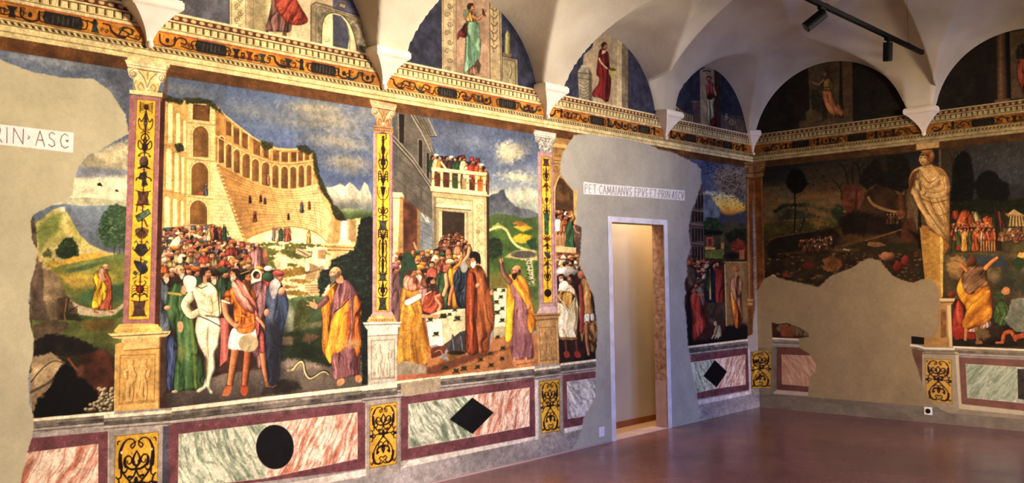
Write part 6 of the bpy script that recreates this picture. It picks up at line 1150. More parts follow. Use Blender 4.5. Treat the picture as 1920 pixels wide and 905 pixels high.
    c.P([(1440,650),(1456,650),(1456,731),(1440,742)],(110,104,100),amp=.15)
    m=np.clip(.5+c.sd(FRAG_E,c.X,c.Y)/1.5,0,1)[...,None]; c.rgb=keep*(1-m)+c.rgb*m
    c.P([(1405,650),(1450,652),(1450,738),(1405,742)],(120,112,104),amp=.12); arabesque(c,[(1405,657.5),(1446,656),(1446,728),(1405,726)],base=(190,150,56))
    # right dado
    keep=c.rgb.copy()
    c.P([(1690,640),(2900,660),(2900,900),(1690,790)],(150,136,112),amp=.14,sc=10)
    cap_lines(c,[(1787,648),(1920,653.5),(2900,690)],1,h=.62,torus=(112,98,72)); cap_lines(c,[(1700,644),(1723,647),(1734,651),(1790,652)],1,h=.62,torus=(96,84,62))
    c.P([(1709,630),(1734,632),(1734,646),(1709,644)],(22,18,16),amp=.3); c.P([(1733,636),(1770,570),(1782,572),(1779,650),(1733,648)],(170,128,72),amp=.18,sc=12)
    c.P([(1797,669),(1920,674),(2900,715),(2900,885),(1920,770),(1801,757)],(122,80,68),amp=.14,sc=14)
    marble(c,[(1811,682),(2010,694),(2010,764),(1814,745)],'g'); c.P([(1811,682),(1907,688),(1907.7,751),(1814,745)],(126,150,104),a=.35); c.P([(1907.7,691),(1990,696),(1990,762),(1908.7,747)],(56,50,44),amp=.3,sc=20)
    c.P([(1790,660),(1797,660),(1803,757),(1920,770),(2900,885),(2900,900),(1920,778),(1798,766)],(196,182,150),amp=.06)
    c.P([(1728,660),(1791,661),(1797,770),(1730,770)],(162,148,122),amp=.12,sc=12); c.L([(1730,662),(1796,664)],1.2,(60,50,40)); arabesque(c,[(1734.7,672),(1783.4,674.7),(1785.4,757),(1737,750)],base=(212,160,58)); c.P([(1708,655),(1729,660),(1729,720)],(110,70,56),amp=.2)
    R=[(1700,626),(1738,634),(1753,630),(1760,610),(1759,586),(1761,560),(1790,560),(1779,648),(3000,700),(3000,1000),(1840,800),(1791,779),(1763,767),(1748,753),(1738,741),(1729,720),(1720,688),(1713,672),(1708,650)]
    m=np.clip(.5+c.sd(R,c.X,c.Y)/1.5,0,1)
    top=np.clip(.5+(c.Y-np.interp(c.X,[1700,1723,1734,1779,1780,1920,2900],[630,630,570,570,648,653.5,690]))/1.2,0,1)
    m=(m*top)[...,None]; c.rgb=keep*(1-m)+c.rgb*m
    # pedestal under the herm
    c.P([(1762,560),(1790,560),(1788,566),(1783,572),(1784,648),(1779,650),(1760,648),(1752,632),(1760,610),(1759,586)],(176,132,74),amp=.16,sc=12); c.P([(1776,572),(1783,572),(1786,650),(1779,650)],(214,188,130)); c.L([(1764,567),(1788,566)],1.5,(90,62,34)); c.P([(1764,580),(1774,580),(1775,630),(1764,634)],(128,84,46),amp=.4,sc=30)
    c.P([(1762,559),(1791,559),(1789,564),(1762,564)],(216,190,130))
    c.P([(1733,634),(1752,632),(1780,634),(1780,650),(1733,649)],(170,124,66),amp=.2,sc=20)
    c.R(-9,.02,0,.12,(118,108,96),amp=.2,a=.8)
def patina(c,k=1.):
    # age of the plaster: grain, small losses, craquelure, soft clouding
    A,Z=c.A,c.Z
    g=noise(A*190,Z*190,41)*.5+noise(A*95,Z*95,42)*.5
    m=fbm(A*30,Z*30,43,3); b=fbm(A*3.1,Z*3.1,44,3)
    f=1+k*((g-.5)*.26+(m-.5)*.26+(b-.5)*.16)
    cr=np.abs(noise(A*17,Z*23,45)-.5)+np.abs(noise(A*51,Z*47,46)-.5)*.3
    f=f*(1-.16*k*np.clip(1-cr/.02,0,1))
    c.rgb*=f[...,None]
    w=np.clip((noise(A*120,Z*150,47)-.86)*9,0,1)*np.clip((fbm(A*7,Z*7,48,2)-.42)*5,0,1)*.38*k
    w=w*np.clip(c.rgb.mean(-1)/120.,.15,1)
    c.rgb=c.rgb*(1-w[...,None])+np.array((206,190,160),np.float32)*w[...,None]
    d=np.clip((noise(A*110,Z*130,49)-.88)*9,0,1)*np.clip((fbm(A*6,Z*6,50,2)-.45)*5,0,1)*.45*k
    c.rgb=c.rgb*(1-d[...,None])+np.array((60,46,38),np.float32)*d[...,None]

def contrast(c,k=.35,gm=.2):
    # pigments as laid: deeper darks, clearer lights
    x=np.clip(c.rgb/255.,0,1)**(1+gm); y=x*x*(3-2*x); x=x*(1-k)+y*k; g=x.mean(-1,keepdims=True)
    bl=np.clip((x[...,2:]-x[...,:1])*5,0,1)
    c.rgb=np.clip(g*(1+.1*bl)+(x-g)*(.98-.3*bl-.22*np.clip((x[...,1:2]-x[...,:1])*6,0,1)*(1-bl)-.2*np.clip((x[...,:1]-x[...,1:2])*2.5-.25,0,1)),0,1)*255*np.array((1.02,1.,.95),np.float32)
import bpy, bmesh
from mathutils import Vector, Matrix
COL=bpy.context.scene.collection
YB=.44
QL=1.0      # fineness of the painted walls
B=[-7.624,-5.774,-3.865,-1.922,0.0]          # corbels along the long wall
ROOM_W=7.7; ROOM_L=13.4
LUN_L=[(-10.45,3.22,.81),(-8.57,3.22,.81),(-6.70,3.22,.81),(-4.80,3.22,.81),(-2.90,3.22,.81),(-.94,3.19,.818)]
LUN_E=[(-.967,3.108,.952),(-2.97,3.22,.82),(-4.88,3.22,.81),(-6.76,3.19,.82)]
def s2l(c):
    c=np.clip(np.asarray(c,np.float32)/255.,0,1)
    return np.where(c<=.04045,c/12.92,((c+.055)/1.055)**2.4)
def mat(name,col,rough=.8,noise=None,spec=.3,metal=0.,bump=0.,scale=8.,attr=False,emit=None):
    m=bpy.data.materials.new(name); m.use_nodes=True; nt=m.node_tree; b=nt.nodes['Principled BSDF']
    b.inputs['Roughness'].default_value=rough; b.inputs['Specular IOR Level'].default_value=spec; b.inputs['Metallic'].default_value=metal
    geo=nt.nodes.new('ShaderNodeNewGeometry')
    def nz(sc,det=4):
        n=nt.nodes.new('ShaderNodeTexNoise'); n.inputs['Scale'].default_value=sc; n.inputs['Detail'].default_value=det
        nt.links.new(geo.outputs['Position'],n.inputs['Vector']); return n
    if attr:
        a=nt.nodes.new('ShaderNodeAttribute'); a.attribute_name='Col'; nt.links.new(a.outputs['Color'],b.inputs['Base Color'])
    else:
        c=tuple(float(v) for v in s2l(col))+(1,)
        if noise:
            n=nz(scale); r=nt.nodes.new('ShaderNodeValToRGB'); r.color_ramp.elements[0].position=.3; r.color_ramp.elements[1].position=.7
            r.color_ramp.elements[0].color=c; r.color_ramp.elements[1].color=tuple(float(v) for v in s2l(noise))+(1,)
            nt.links.new(n.outputs['Fac'],r.inputs['Fac']); nt.links.new(r.outputs['Color'],b.inputs['Base Color'])
        else: b.inputs['Base Color'].default_value=c
    if bump:
        n=nz(26,6); n2=nt.nodes.new('ShaderNodeBump'); n2.inputs['Strength'].default_value=bump; n2.inputs['Distance'].default_value=.01
        nt.links.new(n.outputs['Fac'],n2.inputs['Height']); nt.links.new(n2.outputs['Normal'],b.inputs['Normal'])
    if emit: b.inputs['Emission Color'].default_value=tuple(float(v) for v in s2l(emit[0]))+(1,); b.inputs['Emission Strength'].default_value=emit[1]
    return m
def link(name,me,m,parent=None,**props):
    o=bpy.data.objects.new(name,me); COL.objects.link(o)
    if m is not None: me.materials.append(m)
    if parent is not None: o.parent=parent
    for k,v in props.items(): o[k]=v
    return o
def empty(name,loc,label,cat,group=None):
    o=bpy.data.objects.new(name,None); COL.objects.link(o); o.location=loc; o['label']=label; o['category']=cat
    if group: o['group']=group
    return o
def bm_mesh(bm,name='m',smooth=False):
    me=bpy.data.meshes.new(name); bmesh.ops.recalc_face_normals(bm,faces=bm.faces); bm.to_mesh(me); bm.free()
    if smooth:
        for p in me.polygons: p.use_smooth=True
    return me
def box(bm,x0,x1,y0,y1,z0,z1,bev=0):
    vs=[bm.verts.new((x,y,z)) for x in (x0,x1) for y in (y0,y1) for z in (z0,z1)]
    fs=[(0,1,3,2),(4,6,7,5),(0,4,5,1),(2,3,7,6),(0,2,6,4),(1,5,7,3)]
    f=[bm.faces.new([vs[i] for i in q]) for q in fs]
    if bev:
        e=list({e for q in f for e in q.edges}); bmesh.ops.bevel(bm,geom=e,offset=bev,segments=2,affect='EDGES')
def tube(bm,p0,p1,r0,r1=None,n=20,caps=True):
    p0=Vector(p0);p1=Vector(p1); r1=r0 if r1 is None else r1; d=(p1-p0).normalized(); a=d.orthogonal().normalized(); b=d.cross(a)
    R=[]
    for p,r in ((p0,r0),(p1,r1)): R.append([bm.verts.new(p+(a*math.cos(t)+b*math.sin(t))*r) for t in [6.28318*i/n for i in range(n)]])
    for i in range(n): bm.faces.new([R[0][i],R[0][(i+1)%n],R[1][(i+1)%n],R[1][i]])
    if caps: bm.faces.new(R[0][::-1]); bm.faces.new(R[1])
# ---------------- painted walls ----------------
def lattice(kind):
    if kind=='l':
        px=np.arange(-60,1412,1./QL); u=np.array([on_left(p,480)[0] for p in px])
        u=u[u<-.0005]; ua=np.concatenate([np.arange(-ROOM_L,u[0]-.005,.03),u,[0.]]); uz=np.arange(0,4.085,.0042/QL)
        A,Z=np.meshgrid(ua,uz); X,Y=project(A,0.,Z); c=Canvas(A,Z,X,Y,on_left); c.xmin,c.xmax=-900,1490
    else:
        px=np.arange(1405,1990,1./QL); u=np.array([on_end(p,480)[0] for p in px]); u=u[(u<-.0005)][::-1]
        ua=np.concatenate([np.arange(-ROOM_W,u[0]-.005,.03),u,[0.]]); uz=np.arange(0,4.085,.006/QL)
        A,Z=np.meshgrid(ua,uz); X,Y=project(0.,A,Z); c=Canvas(A,Z,X,Y,on_end); c.xmin,c.xmax=1375,2700
    c.ua,c.uz=ua,uz
    return c
def cut(c,fm,kind):
    # faces of the lattice chosen by fm -> mesh with its own colours
    H,W=c.sh; idx=np.full(H*W,-1,np.int64); j,i=np.nonzero(fm)
    q=np.stack([j*W+i,j*W+i+1,(j+1)*W+i+1,(j+1)*W+i],1)
    if kind=='e': q=q[:,::-1]
    used=np.unique(q); idx[used]=np.arange(len(used)); f=idx[q].astype(np.int32)
    A=c.A.reshape(-1)[used]; Z=c.Z.reshape(-1)[used]; co=np.zeros((len(used),3),np.float32)
    if kind=='l': co[:,0]=A
    else: co[:,1]=A
    co[:,2]=Z
    me=bpy.data.meshes.new('painting'); me.vertices.add(len(used)); me.vertices.foreach_set('co',co.ravel())
    me.loops.add(len(f)*4); me.loops.foreach_set('vertex_index',f.ravel()); me.polygons.add(len(f))
    me.polygons.foreach_set('loop_start',np.arange(0,len(f)*4,4,dtype=np.int32)); me.polygons.foreach_set('loop_total',np.full(len(f),4,np.int32))
    me.update(calc_edges=True)
    at=me.color_attributes.new('Col','FLOAT_COLOR','POINT'); rgba=np.ones((len(used),4),np.float32); rgba[:,:3]=s2l(c.rgb.reshape(-1,3)[used]); at.data.foreach_set('color',rgba.ravel())
    return me
def field(c,I,k,side,name,mt,parent=None,**pr):
    fm=I==k
    if not fm.any(): return None
    return link(name,cut(c,fm,side),mt,parent,**pr)
FRES=mat('painted_plaster',(200,200,200),rough=.75,spec=.12,attr=True,bump=.12)
VAULT=mat('lime_plaster',(212,204,180),rough=.9,noise=(186,174,150),scale=2.2,bump=.25)
CORB=mat('white_stucco',(238,230,216),rough=.8,noise=(222,210,192),scale=6,bump=.1)
BACK=mat('rough_masonry',(150,140,124),rough=.9,noise=(120,110,96),bump=.3)
def midf(a): return (a[:-1,:-1]+a[1:,1:])*.5
def inside(c,pts): return c.sd(pts,midf(c.X),midf(c.Y))>0
def arc_ok(A,Z,L):
    ok=Z<3.335
    for (x,zc,r) in L: ok|=((A-x)**2+(Z-zc)**2<(r+.02)**2)&(Z>3.2)
    return ok
cl=lattice('l'); paint_left(cl); patina(cl,.25)
A,Z=midf(cl.A),midf(cl.Z); I=np.zeros(A.shape,np.int32)
S_=lambda pts,k,m=True: I.__setitem__(inside(cl,pts)&m,k)
mid=(Z>.5)&(Z<2.916)
S_([(-900,-100),(243,100),(243,182),(229,610),(216,640),(214,771),(64,784),(-900,905)],1,mid&(A>-9.9))
S_([(300,100),(318,127),(310,182),(299,612),(320,621),(303,640),(300,769),(322,764),(690,722.7),(690,620),(680,606),(698,590),(700,246),(695,190),(694,100)],2,mid)
S_([(743,150),(743,199),(737,245),(736,588),(753,603),(745,616),(745,714),(1003,686),(1010,688),(1005,603),(1001,590),(1010,577),(1008,284),(1001,250),(1001,200)],3,mid)
S_([(1043,200),(1042,254),(1037,288),(1042,575),(1051,586),(1047,600),(1049,683),(1125,674),(1125,230)],4,mid)
S_([(1230,250),(1395,300),(1399,333),(1402,560),(1402,636),(1270,651)],5,mid)
# painted pilasters: capital, shaft, pedestal
for k,(cap,sh,ped) in {10:([(236,100),(318,110),(316,127),(310,183),(243,178),(238,130)],[(243,178),(310,183),(298,609),(230,609)],[(230,609),(298,609),(322,620),(303,640),(300,769),(214,777),(216,645),(200,626)]),
 20:([(692,180),(744,190),(743,203),(737,249),(700,246),(694,200)],[(700,246),(737,249),(735,590),(698,590)],[(698,590),(737,590),(754,603),(745,616),(745,717),(688,724),(689,620),(679,605)]),
 30:([(1001,240),(1043,248),(1042,256),(1037,287),(1007,284),(1001,250)],[(1007,284),(1037,287),(1044,580),(1010,580)],[(1010,580),(1044,580),(1051,586),(1047,602),(1049,684),(1010,688),(1005,604),(1001,589)])}.items():
    S_(cap,k,mid);S_(sh,k+1,mid);S_(ped,k+2,mid)
S_([(1399,304),(1440,304),(1440,640),(1402,632)],40,mid)
ent=(Z>=2.916)&(Z<3.33); I[ent&(A>-12)]=50
for n,(x,zc,r) in enumerate(LUN_L): I[(Z>=3.33)&(abs(A-x)<r+.03)]=60+n
# dado
def quadk(k,fr,fl,inl=None):
    S_(fr,k)
    for q in fl: S_(q,k+1)
    if inl is not None:
        if inl=='disc': I[((midf(cl.X)-515.5)/35.3)**2+((midf(cl.Y)-837.5)/41.5)**2<1]=k+2
        else: S_(inl,k+2)
quadk(70,[(-900,1100),(-60,836),(64,820.5),(204,808),(203,1000),(-60,1000)],[[(-60,862),(184,832),(183,1010),(-60,1010)]])
quadk(80,[(316.5,796),(685,754.5),(685,878),(316,925)],[[(335.4,814),(670,773),(670,859.5),(334,915.5)]],'disc')
quadk(90,[(751.6,744),(1001.6,708.6),(1004,817),(751.6,864)],[[(766,757.6),(992.5,726.4),(992.5,798.5),(766,839.6)]],[(885.7,745),(925.6,773),(885.7,813),(843,786)])
quadk(100,[(1055,703),(1117,695),(1117,790),(1057,802.5)],[[(1062.8,715.7),(1125,707),(1125,775),(1065,784.7)]])
quadk(110,[(1280,668),(1403,652),(1405,730),(1280,753)],[[(1290,680),(1396.8,665),(1398,720.4),(1290,739.5)]],[(1340.5,674.7),(1363,696.6),(1343.5,725.4),(1319,704.5)])
for k,q in ((120,[(216.5,817.7),(297,809),(292.5,1005),(211,1018)]),(121,[(693.6,760.7),(744,753.3),(743,868.5),(693.3,877.6)]),(122,[(1012,715),(1048.5,711),(1049.8,806.8),(1016,812)]),(123,[(1409,661),(1445,655),(1445,727),(1409.5,728)])): S_(q,k)
for pt in (PATCH_L,PATCH_D,PATCH_C): S_(pt,0)
S_([(-160,216),(0,233),(138,249),(137,286),(0,271),(-160,254)],130); S_([(1094,340.5),(1130,345),(1284,357),(1284,376),(1210,370),(1094.5,363.5)],131)
DOOR=(-2.905,-1.985,2.155)
I[(A>DOOR[0])&(A<DOOR[1])&(Z<DOOR[2])]=-1
I[~arc_ok(A,Z,LUN_L)]=-1
def F(k,name,parent=None,**pr): return field(cl,I,k,'l',name,FRES,parent,**pr)
wl_=F(0,'wall_left',kind='structure')
bm=bmesh.new()   # the masonry behind the painted skin, with the doorway left open
for (a,b,z0,z1) in ((-ROOM_L,DOOR[0]-.0,-.02,3.33),(DOOR[1],.15,-.02,3.33),(DOOR[0],DOOR[1],DOOR[2],3.33),(-ROOM_L,.15,3.33,4.6)): box(bm,a,b,.006,.15,z0,z1)
link('wall_left_masonry',bm_mesh(bm),BACK,kind='structure')
G='fresco scenes on the long wall'
F(1,'fresco',label='fresco fragment with robed walker, green hill and black cave mouth beside bare plaster',category='fresco')
F(2,'fresco',label='large fresco of a ruined amphitheatre, dense crowd, soldier in orange and a snake',category='fresco')
F(3,'fresco',label='fresco of a banquet table covered with frogs below a crowded palace balcony',category='fresco')
F(4,'fresco',label='narrow fresco fragment of a white-robed priest, cut off by plaster left of the door',category='fresco')
F(5,'fresco',label='fresco fragment with swarm of black insects over a burning figure, right of the door',category='fresco')
for k,lab in ((10,'painted pilaster with crab and shell ornaments and pale sand-coloured capital'),(20,'painted pilaster with grey marble pedestal between amphitheatre and banquet frescoes'),(30,'painted pilaster with grey leafy capital and brown stone pedestal right of the banquet')):
    a={10:(-7.7,0,.78),20:(-5.72,0,.74),30:(-3.9,0,.74)}[k]
    e=empty('painted_pilaster',a,lab,'pilaster',group='painted pilasters')
    for d,nm in ((0,'capital'),(1,'shaft'),(2,'pedestal')):
        o=F(k+d,nm,e); o.matrix_parent_inverse=Matrix.Translation(-Vector(a))
F(40,'painted_pilaster',label='half pilaster of brown marble painted at the corner, beside the insect swarm fresco',category='pilaster')
F(50,'painted_entablature',label='long painted entablature with gold grotesque frieze above the amphitheatre and banquet',category='frieze')
for n,lab in ((1,'lunette painting at top left edge, mostly out of sight'),(2,'lunette painting of striding legs in red drapery beside a painted arch'),(3,'lunette painting of a woman in pale green dress with mirror, dark blue ground'),(4,'lunette painting of a woman in crimson dress holding a basket beside round altar'),(5,'lunette painting of a red-bodiced woman with raised arm, next to the room corner')):
    F(60+n,'lunette_painting',label=lab,category='lunette',group='lunette paintings')
F(60,'wall_left_lunette',kind='structure')
for k,lab in ((70,'painted red marble panel with purple border under the cave fresco'),(80,'painted green and red marble panel with black disc'),(90,'painted green and red marble panel with black lozenge under the frog banquet'),(100,'cut-off grey marble painted panel left of the doorway'),(110,'small painted marble panel with black lozenge right of the doorway')):
    if not (I==k).any(): continue
    j,i=np.nonzero(I==k); a=(float(A[j,i].mean()),0,float(Z[j,i].min())); e=empty('painted_marble_panel',a,lab,'panel',group='painted marble dado panels')
    for d,nm in ((0,'border'),(1,'marble_field'),(2,'black_inlay')):
        if d==2 and k in (70,100): continue
        o=F(k+d,nm,e); 
        if o: o.matrix_parent_inverse=Matrix.Translation(-Vector(a))
for k,lab in ((120,'yellow panel with black scrollwork under the pedestal with crab pilaster'),(121,'yellow panel with black scrollwork between disc panel and lozenge panel'),(122,'yellow panel with black scrollwork between the frog banquet lozenge panel and doorway'),(123,'yellow scrollwork panel in the corner, half on the long wall')):
    F(k,'arabesque_panel',label=lab,category='panel',group='yellow arabesque panels')
F(130,'inscription_strip',label='white strip with large letters ending ASC on bare plaster at left edge',category='inscription')
F(131,'inscription_strip',label='long white strip with latin capitals on the grey plaster above the doorway',category='inscription')
del cl
ce=lattice('e'); paint_end(ce); patina(ce,.35)
A,Z=midf(ce.A),midf(ce.Z); I=np.zeros(A.shape,np.int32); cl=ce
mid=(Z>.5)&(Z<2.916)
S_([(1433,300),(1724,270),(1724,300),(1705,330),(1704,360),(1724,420),(1738,560),(1755,640),(1300,640)],1,mid)
S_([(1762,262),(2900,100),(2900,700),(1784,648),(1788,566),(1768,556),(1768,480),(1782,450),(1782,330),(1760,310),(1752,290),(1760,276)],2,mid)
S_([(1718,268),(1761,264),(1752,290),(1760,310),(1782,330),(1782,450),(1768,480),(1768,556),(1790,560),(1784,650),(1732,650),(1734,634),(1755,600),(1738,560),(1724,420),(1704,360),(1705,330),(1724,305),(1724,280)],3,mid)
S_([(1380,304),(1435,302),(1432,330),(1434,520),(1420,560),(1380,560)],4,mid)
I[(Z>=2.916)&(Z<3.33)]=50
for n,(x,zc,r) in enumerate(LUN_E): I[(Z>=3.33)&(abs(A-x)<r+.03)]=60+n
S_(PATCH_E,0)
pe=ce.sd(FRAG_E,midf(ce.X),midf(ce.Y))>0
I[pe&(Z>.8)]=1
S_([(1456,650),(1540,652),(1540,742),(1456,731)],70,pe); S_([(1466,665),(1532,667),(1532,725),(1466.7,719.4)],71,pe)
S_([(1797,669),(1920,674),(2900,715),(2900,885),(1920,770),(1801,757)],80); S_([(1811,682),(2010,694),(2010,764),(1814,745)],81); S_([(1907.7,691),(1990,696),(1990,762),(1908.7,747)],82)
S_([(1405,657.5),(1446,656),(1446,728),(1405,726)],123); S_([(1736,672),(1783.4,674.7),(1785.4,757),(1750,752),(1739,735)],124)
I[~arc_ok(A,Z,LUN_E)]=-1
def F(k,name,parent=None,**pr): return field(ce,I,k,'e',name,FRES,parent,**pr)
F(0,'wall_end',kind='structure')
F(1,'fresco',label='dark landscape fresco with thin black tree, rocks and cave on the end wall',category='fresco')
F(2,'fresco',label='dark fresco with tents and a man in yellow drapery seen from behind',category='fresco')
F(3,'painted_herm',label='painted stone woman rising from a tapering pillar between the two dark frescoes',category='painting')
F(4,'painted_pilaster',label='half pilaster of brown marble in the corner, on the dark landscape side',category='pilaster')
F(50,'painted_entablature',label='dim painted entablature with red gold frieze running along the end wall',category='frieze')
for n,lab in ((0,'shadowy lunette painting of a woman in billowing orange skirt, nearest the corner'),(1,'shadowy lunette painting with a tall column, above the tents fresco')): F(60+n,'lunette_painting',label=lab,category='lunette',group='lunette paintings')
for n in (2,3): F(60+n,'wall_end_lunette',kind='structure')
for k,lab in ((70,'small torn fragment of orange painted marble panel near the corner floor'),(80,'painted green marble panel with dark square at the right edge of the end wall')):
    j,i=np.nonzero(I==k)
    if not len(j): continue
    a=(0,float(A[j,i].mean()),float(Z[j,i].min())); e=empty('painted_marble_panel',a,lab,'panel',group='painted marble dado panels')
    for d,nm in ((0,'border'),(1,'marble_field'),(2,'dark_inlay')):
        o=F(k+d,nm,e)
        if o: o.matrix_parent_inverse=Matrix.Translation(-Vector(a))
F(123,'arabesque_panel',label='yellow scrollwork panel in the corner, half on the end wall',category='panel',group='yellow arabesque panels')
F(124,'arabesque_panel',label='yellow panel with black scrollwork below the painted stone woman',category='panel',group='yellow arabesque panels')
bm=bmesh.new(); box(bm,.006,.15,-ROOM_W-.15,0,-.02,4.6); link('wall_end_masonry',bm_mesh(bm),BACK,kind='structure')
# ---------------- vault ----------------
def main_h(d): 
    a=ROOM_W/2; t=np.clip((np.minimum(d,a)-.05)/(a-.05),0,1)
    return np.maximum(3.368,3.1+1.8*np.sqrt(np.clip(1-(1-t)**2,0,1)))
def near(t):  # close spacing by the walls
    return np.concatenate([np.array([0,.012,.03,.05,.053,.06,.07,.085,.1,.12,.14,.165]),np.arange(.19,t,.022)])
xs=-np.concatenate([near(ROOM_L-.2),[ROOM_L]])[::-1]; dy=near(ROOM_W-.2); ys=-np.unique(np.concatenate([dy,ROOM_W-near(.7)]))[::-1]
X,Y=np.meshgrid(xs,ys); dL=-Y; dE=-X; dR=Y+ROOM_W; dB=X+ROOM_L
H=np.minimum(np.minimum(main_h(dL),main_h(dR)),np.minimum(main_h(dE),main_h(dB)))
SL=.24
for (x,zc,r) in LUN_L:
    o=np.abs(X-x); s=zc+SL*dL+np.sqrt(np.clip(r*r-o*o,0,None)); H=np.where((o<r)&(dL<2.2),np.maximum(H,s),H)
    s=zc+SL*dR+np.sqrt(np.clip(r*r-o*o,0,None)); H=np.where((o<r)&(dR<2.2),np.maximum(H,s),H)
for (y,zc,r) in LUN_E:
    o=np.abs(Y-y); s=zc+SL*dE+np.sqrt(np.clip(r*r-o*o,0,None)); H=np.where((o<r)&(dE<2.2),np.maximum(H,s),H)
n0,n1=H.shape; co=np.stack([X,Y,H],-1).reshape(-1,3).astype(np.float32)
j,i=np.mgrid[0:n0-1,0:n1-1]; q=np.stack([j*n1+i,(j+1)*n1+i,(j+1)*n1+i+1,j*n1+i+1],-1).reshape(-1,4).astype(np.int32)
me=bpy.data.meshes.new('vault'); me.vertices.add(len(co)); me.vertices.foreach_set('co',co.ravel()); me.loops.add(q.size); me.loops.foreach_set('vertex_index',q.ravel())
me.polygons.add(len(q)); me.polygons.foreach_set('loop_start',np.arange(0,q.size,4,dtype=np.int32)); me.polygons.foreach_set('loop_total',np.full(len(q),4,np.int32)); me.update(calc_edges=True)
me.polygons.foreach_set('use_smooth',np.ones(len(q),bool)); link('ceiling',me,VAULT,kind='structure')
def ceil_z(x,y):
    j=np.abs(ys-y).argmin(); i=np.abs(xs-x).argmin(); return float(H[j,i])
# ---------------- corbels ----------------
def corbel(x,y,rz,label,corner=False):
    e=empty('wall_corbel',(x,y,3.08),label,'corbel',group='stucco corbels under the vault'); e.rotation_euler=(0,0,rz)
    def loft(rings,nm,sm=False):
        bm=bmesh.new(); P=None
        for (z,w,d) in rings:
            if corner: pts=[(0,0),(-w,0),(-w,-d*.35),(-d*.35,-w),(0,-w)]
            else: pts=[(-w,0),(-w,-d),(w,-d),(w,0)]
            L=[bm.verts.new((a,b,z)) for a,b in pts]
            if P is None: bm.faces.new(L)
            else:
                for k in range(len(L)): bm.faces.new([P[k],P[(k+1)%len(L)],L[(k+1)%len(L)],L[k]])
            P=L
        bm.faces.new(P); return link(nm,bm_mesh(bm),CORB,e)
    k=.75 if corner else 1.
    body=[(.02+.2*t,k*(.018+.125*(t**1.7)),k*(.02+.105*t**1.35)) for t in [i/14 for i in range(15)]]
    loft(body,'bracket'); loft([(.2201,.15*k,.125*k),(.232,.163*k,.14*k),(.242,.165*k,.145*k),(.275,.165*k,.145*k),(.283,.158*k,.135*k),(.29,.158*k,.135*k)],'abacus')
    bm=bmesh.new(); bmesh.ops.create_uvsphere(bm,u_segments=16,v_segments=10,radius=.02*k+.004); bmesh.ops.translate(bm,verts=bm.verts,vec=(0 if not corner else -.01,-.018,.012)); link('knob',bm_mesh(bm,smooth=True),CORB,e)
for x,l in ((-9.5,'white corbel left of the frame edge'),(B[0],'bright white corbel above the pilaster with crab and shell'),(B[1],'white corbel between striding legs lunette and green dress lunette'),(B[2],'white corbel between green dress lunette and crimson dress lunette'),(B[3],'white corbel between crimson dress lunette and the one next to the corner')):
    corbel(x,0,0,l)
corbel(0,0,0,'small white corbel wedged in the room corner',corner=True)
for y,l in ((-2.034,'corbel on the end wall above the painted stone woman'),(-3.93,'corbel on the end wall beyond the right edge')): corbel(0,y,-math.pi/2,l)
# ---------------- floor ----------------
FL=bpy.data.materials.new('polished_terracotta_floor'); FL.use_nodes=True; nt=FL.node_tree; b=nt.nodes['Principled BSDF']; geo=nt.nodes.new('ShaderNodeNewGeometry')
def NZ(s,d,v=None):
    n=nt.nodes.new('ShaderNodeTexNoise'); n.inputs['Scale'].default_value=s; n.inputs['Detail'].default_value=d; nt.links.new((v or geo.outputs['Position']),n.inputs['Vector']); return n
n=NZ(.9,5); r=nt.nodes.new('ShaderNodeValToRGB'); r.color_ramp.elements[0].position=.34; r.color_ramp.elements[1].position=.68
r.color_ramp.elements[0].color=tuple(s2l((104,66,68)))+(1,); r.color_ramp.elements[1].color=tuple(s2l((136,90,86)))+(1,); nt.links.new(n.outputs['Fac'],r.inputs['Fac'])
n2=NZ(9,6); mx=nt.nodes.new('ShaderNodeMix'); mx.data_type='RGBA'; mx.blend_type='OVERLAY'; mx.inputs[0].default_value=.45
nt.links.new(r.outputs['Color'],mx.inputs[6]); nt.links.new(n2.outputs['Fac'],mx.inputs[7]); nt.links.new(mx.outputs[2],b.inputs['Base Color'])
n3=NZ(3.,5); mr=nt.nodes.new('ShaderNodeMapRange'); mr.inputs[3].default_value=.13; mr.inputs[4].default_value=.36; nt.links.new(n3.outputs['Fac'],mr.inputs[0]); nt.links.new(mr.outputs[0],b.inputs['Roughness'])
b.inputs['Specular IOR Level'].default_value=.6
bp=nt.nodes.new('ShaderNodeBump'); bp.inputs['Strength'].default_value=.05; bp.inputs['Distance'].default_value=.01; n4=NZ(5,3); nt.links.new(n4.outputs['Fac'],bp.inputs['Height']); nt.links.new(bp.outputs['Normal'],b.inputs['Normal'])
bm=bmesh.new(); box(bm,-ROOM_L-.1,0.006,-ROOM_W-.1,.006,-.1,0); link('floor',bm_mesh(bm),FL,kind='structure')
# thin joint line where the floor meets the wall
TR=mat('pale_joint',(176,150,146),rough=.6)
bm=bmesh.new(); box(bm,-ROOM_L,DOOR[0]-.07,-.012,0,0,.012); link('baseboard_left',bm_mesh(bm),TR,kind='structure')
